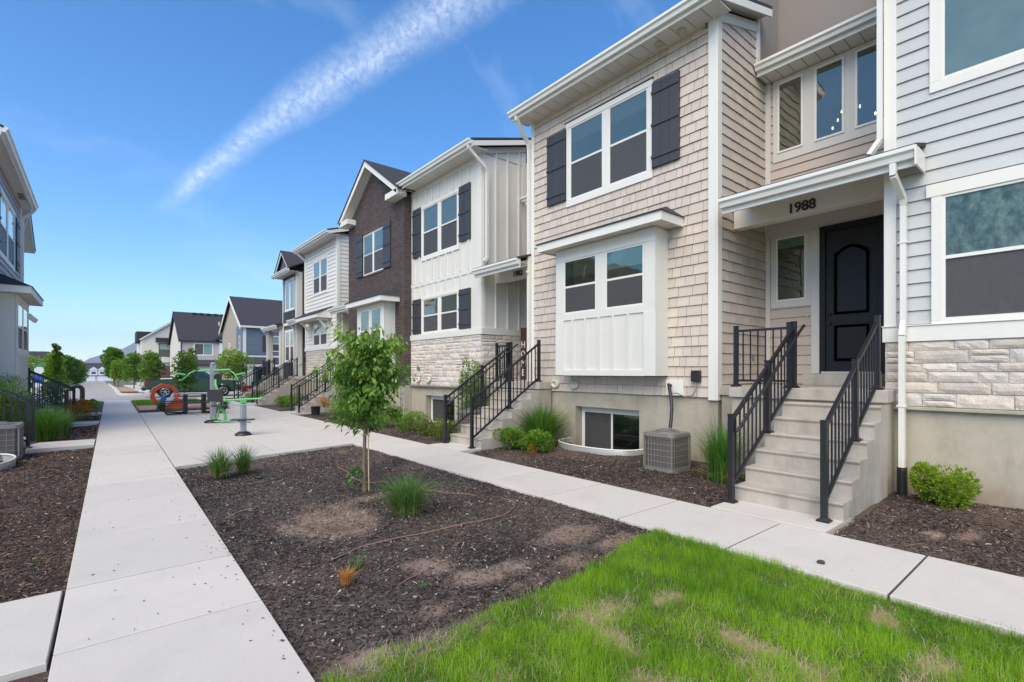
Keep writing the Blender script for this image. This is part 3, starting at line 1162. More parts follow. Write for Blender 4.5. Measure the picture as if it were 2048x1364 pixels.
# mulch chips, strewn over the beds (real chips; denser where the camera stands close)
def chips():
    P = []
    regions = [(0.86, 4.34, 2.75, 10.8, 0), (5.54, 8.12, -1.2, 14.0, 0), (-2.6, -0.2, 0.8, 3.65, 1), (-2.6, -0.12, 4.92, 14.1, 1),
               (-2.1, -0.08, 15.4, 20.0, 1), (-2.1, -0.02, 21.1, 24.1, 1), (1.15, 4.3, 24.05, 26, 0), (-0.8, 0.9, 0.5, 0.6, 1)]
    for (x0, x1, y0, y1, lf) in regions:
        n = int((x1 - x0) * (y1 - y0) * 2700)
        x, y = nrg.uniform(x0, x1, n), nrg.uniform(y0, y1, n)
        d = np.hypot(x, y)
        pad = (x > 5.5) & (((y > 1.74) & (y < 3.04)) | ((y > 8.27) & (y < 9.55)))
        keep = ~pad & (nrg.random(n) < np.clip((6.0 / np.maximum(d, 1)) ** 1.5, 0.06, 1) * (1 - 0.62 * soil_mask(x, y)))
        P.append(np.stack([x[keep], y[keep], np.full(keep.sum(), lf)], 1))
    P = np.concatenate(P)
    n = len(P)
    x, y, lf = P.T
    sc_ = np.clip(np.hypot(x, y) / 9, 1, 2.2)
    L = (0.006 + nrg.gamma(2.0, 0.0050, n)) * sc_
    W = nrg.uniform(0.002, 0.0065, n) * sc_
    a = nrg.uniform(0, 6.283, n)
    tilt = nrg.normal(0, 0.30, n)
    roll = nrg.normal(0, 0.5, n)
    z = bed_z(x, y) + nrg.uniform(0.001, 0.014, n)
    ca, sa = np.cos(a), np.sin(a)
    ct, st_ = np.cos(tilt), np.sin(tilt)
    dx, dy, dz = ca * ct, sa * ct, st_
    wx, wy, wz = -sa * np.cos(roll), ca * np.cos(roll), np.sin(roll)
    bend = nrg.uniform(-0.1, 0.25, n) * L
    Vs = []
    for sx, sy in ((-1, -1), (-1, 1), (0, -1.1), (0, 1.0), (1, -0.7), (1, 0.6)):
        up = bend if sx == 0 else 0
        Vs.append(np.stack([x + dx * L * sx + wx * W * sy, y + dy * L * sx + wy * W * sy, z + dz * L * sx + wz * W * sy + up], 1))
    V = np.stack(Vs, 1).reshape(-1, 3)
    b = np.arange(n) * 6
    F = np.stack([np.stack([b, b + 2, b + 3, b + 1], 1), np.stack([b + 2, b + 4, b + 5, b + 3], 1)], 1).reshape(-1, 4)
    r = nrg.random(n)
    t = np.array([0.050, 0.040, 0.036])[None] * (0.30 + 2.1 * nrg.random(n) ** 1.3)[:, None]
    dust = np.clip(0.45 * nzD(x, y) + 0.25 * nzB(x, y), 0, 1)[:, None] * nrg.random(n)[:, None]
    t = t * (1 - dust) + np.array([0.15, 0.115, 0.09]) * dust
    sm_ = (soil_mask(x, y) * nrg.random(n))[:, None]
    t = t * (1 - sm_) + np.array([0.26, 0.19, 0.145]) * sm_
    t[lf > 0.5] = t[lf > 0.5] * np.array([1.5, 1.18, 1.0])
    t[(x > 5.5)] = t[(x > 5.5)] * np.array([1.35, 1.12, 1.0])
    m2 = r > 0.80
    t[m2] = np.array([0.14, 0.10, 0.08]) * (0.6 + 0.8 * nrg.random(m2.sum()))[:, None]
    m3 = r > 0.970
    t[m3] = np.array([0.38, 0.31, 0.25]) * (0.6 + 0.7 * nrg.random(m3.sum()))[:, None]
    t = np.repeat(t, 2, 0)
    npmesh('mulch_chips', V, F, 'mulch', tone=np.clip(t, 0, 1), kind='stuff')


chips()


def pebbles():
    P = []
    for (x0, x1, y0, y1, k) in [(0.9, 4.3, 2.8, 10.5, 150), (5.6, 8.0, -1, 9, 60), (-1.8, -0.3, 4.9, 12, 30)]:
        n = int((x1 - x0) * (y1 - y0) * k)
        P.append(np.stack([nrg.uniform(x0, x1, n), nrg.uniform(y0, y1, n)], 1))
    P = np.concatenate(P)
    P = P[~((P[:, 0] > 5.5) & (((P[:, 1] > 1.74) & (P[:, 1] < 3.04)) | ((P[:, 1] > 8.27) & (P[:, 1] < 9.55))))]
    n = len(P)
    t = np.array([(1, 0, 0), (-1, 0, 0), (0, 1, 0), (0, -1, 0), (0, 0, 1), (0, 0, -1)], dtype=float)
    s = nrg.gamma(1.6, 0.0016, n)[:, None, None] + 0.0014
    V = t[None] * s * nrg.uniform(0.6, 1.4, (n, 6, 1)) * np.array([1.2, 1, 0.7])
    V[:, :, 0] += P[:, 0:1]
    V[:, :, 1] += P[:, 1:2]
    V[:, :, 2] += (bed_z(P[:, 0], P[:, 1]) + 0.013)[:, None]
    f = np.array([(0, 2, 4), (2, 1, 4), (1, 3, 4), (3, 0, 4), (2, 0, 5), (1, 2, 5), (3, 1, 5), (0, 3, 5)])
    F = (f[None] + (np.arange(n) * 6)[:, None, None]).reshape(-1, 3)
    c = np.array([0.50, 0.45, 0.41]) * nrg.uniform(0.35, 1.25, n)[:, None]
    npmesh('small_stones', V.reshape(-1, 3), F, 'mulch', tone=np.clip(np.repeat(c, 8, 0), 0, 0.8), kind='stuff')


pebbles()


def slab(name, corners, parent, zt=0.0, th=0.13, ch=0.004, gap=0.009, m='concrete'):
    """paving slab from 4 plan corners (counter-clockwise) with worn arrises"""
    c = [Vector((p[0], p[1])) for p in corners]
    ctr = sum(c, Vector((0, 0))) / 4
    def inset(d):
        out = []
        for i in range(4):
            p, a, b = c[i], c[i - 1], c[(i + 1) % 4]
            u, w = (a - p).normalized(), (b - p).normalized()
            out.append(p + (u + w) * d)
        return out
    o0, o1 = inset(gap), inset(gap + ch)
    zt = zt + rng.uniform(-0.0015, 0.0015)
    v = [(p.x, p.y, zt - th) for p in o0] + [(p.x, p.y, zt - ch) for p in o0] + [(p.x, p.y, zt) for p in o1]
    f = [(3, 2, 1, 0), (8, 9, 10, 11)]
    for i in range(4):
        j = (i + 1) % 4
        f += [(i, j, j + 4, i + 4), (i + 4, j + 4, j + 8, i + 8)]
    L = (ctr.x, ctr.y, zt)
    me = mesh_from(name, [(a - L[0], b - L[1], e - L[2]) for a, b, e in v], f, m)
    return link(name, me, parent, L)


pw = empty('footpath', (0.3, 5, 0), kind='structure')
js = [0.3, 1.25, 2.5, 3.80, 4.90, 6.28, 7.72, 9.10]
while js[-1] < 34: js.append(js[-1] + 1.42)
for a, b in zip(js[:-1], js[1:]):
    slab('paving_slab', [(pathL(a), a), (pathR(a), a), (pathR(b), b), (pathL(b), b)], pw)
box('joint_bed', (-0.1, 0.3, -0.14), (0.85, 34.4, -0.010), 'concrete_joint', pw)
for (a, b) in ((3.72, 4.90), (14.2, 15.4), (20.04, 21.03), (24.2, 25.35)):
    slab('paving_slab', [(-1.22 if a > 5 else -4.0, a), (pathL(a) - 0.004, a), (pathL(b) - 0.004, b), (-1.22 if a > 5 else -4.0, b)], pw)

pr = empty('footpath', (4.93, 5, 0), kind='structure')
y = 1.01 - 1.205 * 3
while y < 34.5:
    slab('paving_slab', [(4.335, y), (5.53, y), (5.53, y + 1.205), (4.335, y + 1.205)], pr)
    y += 1.205
box('joint_bed', (4.36, -2.6, -0.14), (5.50, 35, -0.010), 'concrete_joint', pr)
STAIRS = [(1.79, 2.98, 6.08), (8.32, 9.50, 6.08), (19.95, 21.15, 6.08), (26.75, 27.95, 6.08), (31.15, 32.35, 6.08)]
for (a, b, x) in STAIRS:
    slab('paving_slab', [(5.535, a), (x + 0.25, a), (x + 0.25, b + 0.03), (5.535, b + 0.03)], pr, zt=0.006)

pt = empty('patio', (2.6, 17, 0), kind='structure')
def nearY(x): return 10.02 + (x - 0.95) * 0.222
slab('paving_slab', [(pathR(10.02), 10.02), (2.70, nearY(2.70)), (2.70, 24.0), (pathR(23.9), 23.9)], pt)
slab('paving_slab', [(2.70, nearY(2.70)), (4.335, nearY(4.335)), (4.335, 24.2), (2.70, 24.0)], pt)
box('joint_bed', (2.5, 10.9, -0.14), (2.9, 23.6, -0.010), 'concrete_joint', pt)

# kerb, streets, verges beyond the row
for name, x0, x1, y0, y1, z, m in [
        ('road', -90, 90, 35.45, 44.5, -0.10, 'asphalt'),
        ('verge', -14, -0.02, 29.2, 34.75, -0.02, 'turf_base'), ('verge', 1.25, 4.33, 29.3, 34.75, -0.02, 'turf_base'),
        ('verge', 5.55, 40, 34.0, 34.75, -0.02, 'turf_base')]:
    box(name, (x0, y0, z - 0.06), (x1, y1, z), m, kind='structure')
box('gravel_bed', (1.24, 26.05, -0.12), (4.33, 29.3, -0.02), 'gravel_pink', kind='structure')


def flat(name, pts, m, th=0.08):
    mb = MB()
    n = len(pts)
    v = [tuple(p) for p in pts] + [(p[0], p[1], p[2] - th) for p in pts]
    f = [tuple(range(n)), tuple(range(2 * n - 1, n - 1, -1))] + [(i, i + n, (i + 1) % n + n, (i + 1) % n) for i in range(n)]
    mb.add(v, f)
    return mb.build(name, m, kind='structure')


def strip(name, xa, xb, ys_, m, dz, th=0.08):
    for a, b in zip(ys_[:-1], ys_[1:]):
        flat(name, [(xa, a, terrain(a) + dz), (xb, a, terrain(a) + dz), (xb, b, terrain(b) + dz), (xa, b, terrain(b) + dz)], m, th)


strip('street', -7.2, 0.9, [44.5, 60, 110, 200, 330], 'asphalt', -0.10)
kb = empty('kerb', (0, 35, 0), kind='structure')
for x in np.arange(-40, 60, 3.0):
    box('kerb_stone', (x + 0.006, 34.75, -0.14), (x + 2.994, 35.35, -0.004), 'concrete', kb, 0.012)
kb2 = empty('kerb', (2, 45, 0), kind='structure')
for x in np.arange(2.6, 60, 3.0):
    box('kerb_stone', (x + 0.006, 44.5, -0.14), (x + 2.994, 44.75, 0.03), 'concrete', kb2, 0.012)
for x in np.arange(-50, -8, 3.0):
    box('kerb_stone', (x + 0.006, 44.5, -0.14), (x + 2.994, 44.75, 0.03), 'concrete', kb2, 0.012)
for i in range(24):
    y = 46 + i * 3.0
    for x in (-7.4, 0.9):
        box('kerb_stone', (x, y + 0.006, terrain(y) - 0.14), (x + 0.22, y + 2.994, terrain(y) + 0.03), 'concrete', kb2, 0.012)
# rounded corner of the far kerb
cn = MB()
for k in range(7):
    a0, a1 = R(180 + 15 * k), R(180 + 15 * (k + 1))
    if k > 5: break
    pts = [(2.65 + r * math.cos(a), 46.2 + r * math.sin(a)) for r, a in ((1.75, a0), (1.5, a0), (1.5, a1), (1.75, a1))]
    v = [(p[0], p[1], 0.03) for p in pts] + [(p[0], p[1], -0.14) for p in pts]
    cn.add(v, [(0, 1, 2, 3), (7, 6, 5, 4), (0, 4, 5, 1), (1, 5, 6, 2), (2, 6, 7, 3), (3, 7, 4, 0)])
cn.build('kerb_stone', 'concrete', kb2)
flat('far_footpath', [(2.6, 46.6, 0.0), (60, 46.6, 0.0), (60, 48.2, 0.0), (2.6, 48.2, 0.0)], 'concrete')
flat('far_footpath', [(2.4, 49.5, -0.02), (3.8, 49.5, -0.02), (3.8, 90, -0.36), (2.4, 90, -0.36)], 'concrete')
flat('planting_bed', [(1.15, 46.2, -0.03), (2.6, 44.78, -0.03), (60, 44.78, -0.03), (60, 46.6, -0.03), (1.15, 46.6, -0.03)], 'red_mulch')
flat('planting_bed', [(3.85, 48.25, -0.02), (60, 48.25, -0.02), (60, 49.9, -0.02), (3.85, 49.9, -0.02)], 'turf_base')
flat('planting_bed', [(1.15, 52, -0.03), (2.35, 52, -0.03), (2.35, 74, -0.2), (1.15, 74, -0.2)], 'gravel_pink')
flat('planting_bed', [(3.85, 52, -0.01), (9.5, 52, -0.01), (9.5, 74, -0.2), (3.85, 74, -0.2)], 'red_mulch')
flat('driveway', [(9.9, 66, 0.0), (24, 66, 0.0), (24, 79, -0.02), (9.9, 79, -0.02)], 'concrete')

# lawn in the foreground
PATCH = [(2.55, 2.22, .20, .10), (2.10, 1.42, .26, .12), (2.72, 1.02, .12, .22), (1.62, 2.10, .10, .08), (3.15, 2.02, .08, .06),
         (1.45, 1.75, .16, .09), (2.35, 1.30, .16, .10), (1.35, 2.60, .22, .06), (3.0, 1.35, .05, .22), (3.45, 0.62, .16, .08), (3.95, 0.95, .10, .06),
         (1.80, 2.56, .10, .04), (2.45, 1.92, .06, .16)]


def patch_mask(x, y):
    m = np.zeros_like(x)
    for (cx, cy, rx, ry) in PATCH:
        d = ((x - cx) / rx / 1.3) ** 2 + ((y - cy) / ry / 1.3) ** 2
        m = np.maximum(m, np.clip(0.95 - 0.55 * d + 0.55 * nzB(x * 3, y * 3) + 0.35 * nzC(x * 1.7, y * 1.7), 0, 1) * (d < 3.2))
    return m


def lawn_edge(x): return 2.72 + 0.05 * nzA(x * 2, x * 0) + 0.03 * nzC(x, x) + np.clip((x - 3.0) * 0.15, 0, 0.22)


def blades(n, x, y, z, h, w, lean, ang, m, name, r, parent=None, kind='stuff', seg=2, loc=(0, 0, 0), label=None):
    """curved ribbon blades"""
    ca, sa = np.cos(ang), np.sin(ang)
    face = ang + nrg.uniform(0.9, 2.2, n)
    fx, fy = np.cos(face), np.sin(face)
    rows = []
    for k in range(seg + 1):
        t = k / seg
        ww = w * (1 - t) ** 0.7 * 0.5 if k < seg else w * 0.04
        px = x + ca * lean * t ** 1.8 * h
        py = y + sa * lean * t ** 1.8 * h
        pz = z + h * (t - 0.32 * np.minimum(lean, 1.6) * t ** 2.6)
        rows.append(np.stack([px - fx * ww, py - fy * ww, pz], 1))
        rows.append(np.stack([px + fx * ww, py + fy * ww, pz], 1))
    V = np.stack(rows, 1).reshape(-1, 3)
    m_ = 2 * (seg + 1)
    b = np.arange(n) * m_
    F = np.stack([np.stack([b + 2 * k, b + 2 * k + 1, b + 2 * k + 3, b + 2 * k + 2], 1) for k in range(seg)], 1).reshape(-1, 4)
    o = npmesh(name, V, F, m, parent, attr=np.repeat(r, seg), loc=loc)
    if kind: o['kind'] = kind
    return o


# soil sheet under the lawn, straw-coloured where the turf is thin
nx, ny = 70, 110
X_, Y_ = np.meshgrid(np.linspace(0.80, 4.36, nx), np.linspace(-3.0, 2.9, ny))
X_, Y_ = X_.ravel(), Y_.ravel()
pm = patch_mask(X_, Y_)[:, None]
tn = np.array([0.075, 0.085, 0.03]) * (1 - pm) + np.array([0.33, 0.25, 0.13]) * pm
i, j = np.meshgrid(np.arange(nx - 1), np.arange(ny - 1))
a = (j * nx + i).ravel()
npmesh('lawn_soil', np.stack([X_, Y_, -0.04 + 0.01 * nzA(X_, Y_) - 0.08 * (Y_ > lawn_edge(X_) - 0.06)], 1), np.stack([a, a + 1, a + nx + 1, a + nx], 1), 'mulch', tone=tn, smooth=True, kind='structure')


def lawn():
    n = 190000
    x = nrg.uniform(0.86, 4.37, n)
    y = 2.95 - 3.9 * nrg.random(n)
    d = np.hypot(x, y)
    keep = (y < lawn_edge(x) + nrg.normal(0, 0.02, n)) & (nrg.random(n) > patch_mask(x, y) * 0.78 + 0.12 * (nzC(x, y) > 0.9)) & (x > pathR(y) + 0.03)
    keep &= (y > 0.0) | (nrg.random(n) < 0.4)
    x, y = x[keep], y[keep]
    n = len(x)
    clump = np.clip(0.5 + 0.35 * nzB(x * 1.2, y * 1.2) + 0.25 * nzC(x, y), 0, 1)
    h = (0.032 + 0.060 * clump) * nrg.uniform(0.55, 1.3, n)
    w = nrg.uniform(0.0018, 0.0038, n)
    lean = np.abs(nrg.normal(0.35, 0.35, n))
    ang = nrg.uniform(0, 6.283, n)
    r = np.clip(0.22 + 0.35 * (nzA(x * 2, y * 2) * 0.5 + 0.3) + 0.18 * nzC(x, y) + 0.5 * nrg.random(n), 0, 1)
    z = -0.035 + 0.01 * nzA(x, y)
    blades(n, x, y, z, h, w, lean, ang, 'blade_lawn', 'lawn_grass', r)
    n = 60000
    x = nrg.uniform(0.9, 4.34, n); y = 2.9 - 3.2 * nrg.random(n)
    pmk = patch_mask(x, y)
    keep = (nrg.random(n) < 0.14 + 0.80 * pmk) & (y < lawn_edge(x) + 0.05)
    x, y = x[keep], y[keep]; n = len(x)
    blades(n, x, y, np.full(n, -0.035), nrg.uniform(0.015, 0.075, n), nrg.uniform(0.0015, 0.003, n), nrg.uniform(0.3, 2.4, n),
           nrg.uniform(0, 6.28, n), 'straw_pale', 'dry_grass', nrg.random(n))


lawn()


def verge_grass():
    n = 24000
    x = np.concatenate([nrg.uniform(-3.2, 0.0, n // 2), nrg.uniform(1.3, 4.3, n // 2)])
    y = nrg.uniform(29.3, 34.7, n // 2 * 2)
    n = len(x)
    blades(n, x, y, np.full(n, -0.02), nrg.uniform(0.04, 0.1, n), nrg.uniform(0.008, 0.016, n), nrg.uniform(0, .8, n),
           nrg.uniform(0, 6.28, n), 'blade_lawn', 'verge_grass', nrg.random(n) * 0.8, seg=1)


verge_grass()

# litter of bark on the slabs
def bark_bits():
    mb = MB()
    for k in range(120):
        t = rng.random() ** 1.2
        y = 2.0 + t * 11
        x = rng.uniform(pathL(y) + 0.02, pathR(y) - 0.02) if rng.random() < 0.45 else pathR(y) - abs(rng.gauss(0, 0.16)) - 0.01
        a = rng.uniform(0, 3.14)
        l, w = rng.uniform(0.003, 0.012), rng.uniform(0.0015, 0.003)
        c, s = math.cos(a), math.sin(a)
        v = [(x + c * l - s * w, y + s * l + c * w, 0.003), (x - c * l - s * w, y - s * l + c * w, 0.003),
             (x - c * l + s * w, y - s * l - c * w, 0.003), (x + c * l + s * w, y + s * l - c * w, 0.003), (x, y, 0.009)]
        mb.add(v, [(0, 1, 4), (1, 2, 4), (2, 3, 4), (3, 0, 4)])
    for k in range(60):
        y = rng.uniform(0.2, 9); x = 5.5 - abs(rng.gauss(0, 0.35))
        if x < 4.4: continue
        l = rng.uniform(0.004, 0.013)
        mb.add([(x - l, y, 0.003), (x + l, y + l * 0.5, 0.003), (x, y - 0.003, 0.008)], [(0, 1, 2)])
    mb.build('bark_litter', 'soil_base', kind='stuff')


bark_bits()
clod = MB().lathe([(0.004, 0.0), (0.030, 0.004), (0.032, 0.014), (0.018, 0.024), (0.003, 0.028)], (4.62, 1.53, 0.001), 9)
clod.v = [(a + rng.uniform(-.005, .005), b + rng.uniform(-.005, .005), c) for a, b, c in clod.v]
clod.build('soil_clod', 'soil_base', label='dark brown clod lying alone on the pale walk beside the lawn', category='clod')

# ================================================================== THE RIGHT-HAND ROW
RISE = 1.36 / 7
XB = 10.03          # back wall of the entry recesses
XF = 8.16           # main front wall plane
FX = Face('x-', XF)


def foundation(y0, y1, parent, x=8.175, z1=1.14, hole=None, depth=12.0):
    if not hole:
        return box('foundation', (x, y0, -0.4), (x + depth, y1, z1), 'stucco_tan', parent)
    a, b, c, d = hole
    mb = MB()
    mb.box((x, y0, -0.4), (x + 0.24, a, z1)); mb.box((x, b, -0.4), (x + 0.24, y1, z1))
    mb.box((x, a, d), (x + 0.24, b, z1)); mb.box((x, a, -0.4), (x + 0.24, b, c))
    mb.box((x + 0.241, y0, -0.4), (x + depth, y1, z1))
    return mb.build('foundation', 'stucco_tan', parent)


def roof_slope(y0, y1, x0, z0, x1, z1, parent, x2=None, z2=None, th=0.06):
    mb = MB()
    slab_quad(mb, [(x0, y0, z0), (x1, y0, z1), (x1, y1, z1), (x0, y1, z0)], th)
    if x2: slab_quad(mb, [(x1, y0, z1), (x2, y0, z2), (x2, y1, z2), (x1, y1, z1)], th)
    return mb.build('roof', 'roof_shingle', parent)


def main_eave(y0, y1, parent, z=7.84, xo=7.64, rake=True, slope=0.30, xr=14.0, over=0.26, rside=0.26, xend=None):
    """gutter, fascia, soffit boards and roof above the front wall"""
    ya, yb = y0 - over, y1 + rside
    gutter(xo, ya, yb, z, parent)
    box('fascia', (xo + 0.002, ya, z - 0.20), (xo + 0.03, yb, z - 0.02), 'white_gutter', parent)
    soffit(Face('x-', XF), ya + 0.02, yb - 0.02, -0.0, XF - xo - 0.032, z - 0.16, z - 0.16, parent)
    if xend:
        zz = z + 0.02 + slope * (xend - xo)
        roof_slope(ya, yb, xo - 0.04, z + 0.02, xend, zz, parent)
        roof_slope(y0 + 0.03, yb, xend, zz, xr, z + 0.02 + slope * (xr - xo), parent, 20, z - 0.2)
    else: roof_slope(ya, yb, xo - 0.04, z + 0.02, xr, z + 0.02 + slope * (xr - xo), parent, 20, z - 0.2)
    xq = xend or xr
    mb = MB()
    slab_quad(mb, [(xo + 0.03, ya + 0.03, z - 0.075), (xq, ya + 0.03, z - 0.075 + slope * (xq - xo - 0.03)), (xq, y0 + 0.02, z - 0.075 + slope * (xq - xo - 0.03)), (xo + 0.03, y0 + 0.02, z - 0.075)], 0.015)
    mb.build('rake_soffit', 'soffit', parent)
    for y, sg in ((ya, 1), (yb, -1)):
        if not rake: continue
        mb = MB()
        xk = xq if sg > 0 else xr
        p = [(xo, z - 0.18), (xk, z - 0.18 + slope * (xk - xo)), (xk, z - 0.045 + slope * (xk - xo)), (xo, z - 0.045)]
        mb.prism(p, 1, y, y + sg * 0.028)
        mb.build('rake_board', 'white_trim', parent)
    # upper part of the gable wall under the roof is closed by a wedge
    return


def wedge_wall(fc, s0, s1, zb, z0t, z1t, m, parent, d0=-0.02, d1=0.0, name='wall'):
    """wall with sloping top between s0 (z0t) and s1 (z1t)"""
    q = [fc.P(s0, zb, d1), fc.P(s1, zb, d1), fc.P(s1, z1t, d1), fc.P(s0, z0t, d1)]
    p = [fc.P(s0, zb, d0), fc.P(s1, zb, d0), fc.P(s1, z1t, d0), fc.P(s0, z0t, d0)]
    mb = MB().add(q + p, [(0, 1, 2, 3), (7, 6, 5, 4), (0, 4, 5, 1), (1, 5, 6, 2), (2, 6, 7, 3), (3, 7, 4, 0)])
    return mb.build(name, m, parent)


def porch_roof(y0, y1, parent, bx=8.70, gz=4.38, beam_y=None, m_beam='white_trim'):
    """low roof over an entry: gutter, sloped soffit, beam, shingled slope, flat ceiling"""
    gutter(7.77, y0, y1, gz, parent, drop=0.14)
    box('fascia', (7.772, y0, gz - 0.22), (7.80, y1, gz - 0.02), 'white_gutter', parent)
    roof_slope(y0 - 0.02, y1 + 0.02, 7.70, gz + 0.03, XB - 0.01, gz + 0.70, parent, th=0.05)
    soffit(Face('x-', bx), y0 + 0.01, y1 - 0.01, 0.0, bx - 7.80, gz + 0.065, gz - 0.215, parent)
    b0, b1 = beam_y or (y0, y1)
    box('beam', (bx, b0, gz - 0.24), (bx + 0.20, b1, gz + 0.08), m_beam, parent, 0.004)
    soffit(Face('x-', XB), b0, b1, 0.0, XB - bx - 0.205, gz + 0.09, gz + 0.09, parent)


# ---------------- house with the grey lap siding, at the right edge
A = empty('townhouse', (8.16, -1, 0), 'gray lap-sided townhouse with white-framed windows over a pale stone base at the right edge', 'townhouse', 'attached townhouses of the right-hand row')
foundation(-3.2, 1.925, A)
box('wall', (8.17, -3.2, 1.14), (20, 1.925, 7.9), 'sheath_light', A)
box('ledge', (8.10, -3.2, 1.10), (8.172, 1.93, 1.145), 'stucco_tan', A, 0.006)
stone_field(FX, -1.6, 1.925, 1.15, 1.99, A, 0.11, 0.19, 0.25, 0.60)
FXs = Face('y-', 1.925)
FX.box('band', -3.2, 1.95, 1.99, 2.19, 0.0, 0.062, 'white_trim', A, 0.004)
FX.box('band_cap', -3.2, 1.955, 2.19, 2.205, 0.0, 0.078, 'white_trim', A, 0.003)
LW = (-0.45, 1.44, 2.205, 3.97)
UW = (-0.60, 1.46, 5.14, 7.35)
laps(FX, -1.5, 1.80, 2.21, 7.86, 0.178, 'siding_grey', A, [(LW[0] + .06, LW[1] - .06, 2.2, 3.9), (UW[0] + .06, UW[1] - .06, UW[2] + .06, 7.3)], joint=False)
FX.box('corner_board', 1.80, 1.935, 2.207, 7.86, 0.0, 0.05, 'white_trim', A, 0.004)
wA = window(FX, LW[0], LW[1], LW[2] - 0.02, LW[3], A, 1, 0.105, 0.16, 'pane_lower', blind=0.0, ext=0.05, sill=0.06, td=0.055)
# patterned curtain behind the lower window
mt = mat('curtain', (0.11, 0.15, 0.13), 0.8, 0.35, 9.0, col2=(0.44, 0.48, 0.43), stretch=(1, 1.2, 0.8), fine=(34, 0.5))
cm = MB()
for k in range(34):
    s = LW[0] + 0.14 + k * (LW[1] - LW[0] - 0.28) / 34
    FX.mbox(cm, s, s + 0.0478, 2.26, 3.78, 0.005, 0.007 + 0.003 * (k % 2))
cm.build('curtain', 'curtain', wA)
window(FX, UW[0], UW[1], UW[2], UW[3], A, 1, 0.115, 0.16, 'pane_sky', single=True, blind=0.0, sill=0.13)
main_eave(-3.2, 1.9, A)
FX.box('fascia', -3.2, 1.95, 7.66, 7.7, 0.0, 0.02, 'white_trim', A)
# downspout beside the porch, down to a black corrugated boot
downspout([(7.70, 1.74, 4.22), (7.71, 1.74, 4.08), (8.03, 1.71, 3.86), (8.06, 1.71, 3.76), (8.06, 1.71, 2.26), (7.99, 1.71, 2.06), (7.99, 1.71, 0.36)], A, 0.085)
box('strap', (7.94, 1.66, 1.14), (8.04, 1.76, 1.165), 'white_gutter', A)
box('strap', (8.01, 1.66, 3.27), (8.11, 1.76, 3.285), 'white_gutter', A)
mb = MB().lathe([(0.055, 0.36)] + [(0.052 + 0.007 * (k % 2), 0.33 - k * 0.0115) for k in range(32)] + [(0.05, -0.05)], (7.99, 1.71, 0), 14)
mb.build('drain_boot', 'black_plastic', A)
downspout([(9.9, 2.00, 7.3), (8.12, 2.0, 7.2)], A, 0.07)
downspout([(8.08, 1.97, 7.9), (8.08, 1.97, 4.72), (8.00, 2.07, 4.52)], A, 0.075)


# ---------------- the tan shingled house, number 1988
B = empty('townhouse', (8.16, 6.5, 0), 'tan shingled townhouse with the number 1988 over its black front door', 'townhouse', 'attached townhouses of the right-hand row')
foundation(4.30, 9.05, B, hole=(5.92, 7.63, -0.26, 0.83))
box('foundation', (8.4, 1.94, -0.4), (18, 4.30, 1.14), 'stucco_tan', B)
box('wall', (8.17, 4.325, 1.14), (20, 9.05, 7.9), 'sheath', B)
box('wall', (XB + 0.01, 1.93, 1.14), (20, 4.32, 7.35), 'sheath', B)
hB = [(5.59 + .06, 7.86 - .06, 5.32 + .06, 7.18), (5.27, 7.79, 1.50, 4.5)]
pieces_out(shingle_list(FX, 4.44, 8.96, 1.145, 7.74, 0.182, hB), FX, B, 'shingle_tan', 'shingle', 'shingles')
FX.box('corner_board', 4.31, 4.445, 1.10, 7.74, 0.0, 0.048, 'white_trim', B, 0.004)
FX.box('corner_board', 8.96, 9.055, 1.13, 7.74, 0.0, 0.040, 'white_trim', B, 0.004)
FX.box('frieze', 4.31, 9.05, 7.665, 7.70, 0.0, 0.03, 'white_trim', B)
SY = Face('y-', 4.31)
SY.box('corner_board', 8.12, 8.27, 1.10, 7.72, 0.0, 0.038, 'white_trim', B, 0.004)
pieces_out([(p[0], p[1], p[2], min(p[3], 7.70 + 0.3 * (p[0] - 8.0)), p[4], p[5]) for p in shingle_list(SY, 8.272, XB - 0.02, 1.37, 8.2, 0.182)
            if p[2] < 7.66 + 0.3 * (p[0] - 8.0) and not (p[0] > 9.58 and p[2] > 7.35)], SY, B, 'shingle_tan', 'shingle', 'shingles', 150)
wedge_wall(SY, 8.12, 9.74, 7.6, 7.76, 8.24, 'sheath', B, -0.2, -0.002)
box('corner_board', (9.60, 4.262, 7.30), (9.72, 4.31, 8.35), 'white_trim', B, 0.003)
main_eave(4.31, 9.05, B, rside=0.20, xend=9.74)
MB().prism([(8.12, 7.62), (9.66, 7.62 + 0.3 * 1.54), (9.66, 7.80 + 0.3 * 1.54), (8.12, 7.80)], 1, 4.27, 4.305).build('frieze', 'white_trim', B)
mb = MB()
for (yy) in (4.93, 5.42):
    mb.lathe([(0.075, 7.672), (0.075, 7.650), (0.055, 7.640), (0.052, 7.655), (0.01, 7.655)], (7.90, yy, 0), 20)
mb2 = MB().lathe([(0.075, 7.672), (0.075, 7.650), (0.058, 7.640), (0.052, 7.655), (0.01, 7.652)], (7.95, 4.86, 0), 20)
mb2.build('soffit_vent', 'cap_beige', B)
MB().lathe([(0.075, 7.672), (0.075, 7.650), (0.058, 7.640), (0.052, 7.655), (0.01, 7.652)], (7.95, 5.32, 0), 20).build('soffit_vent', 'cap_beige', B)
window(FX, 5.59, 7.86, 5.32, 7.21, B, 2, 0.10, 0.115, 'pane_sky', mull=0.15, blind=0.2, ext=0.012, sill=0.145)
FX.box('drip_cap', 5.55, 7.90, 7.215, 7.23, 0.0, 0.065, 'black_trim', B)
shutter(FX, 5.0, 5.58, 5.49, 7.10, B)
shutter(FX, 7.87, 8.47, 5.49, 7.10, B)
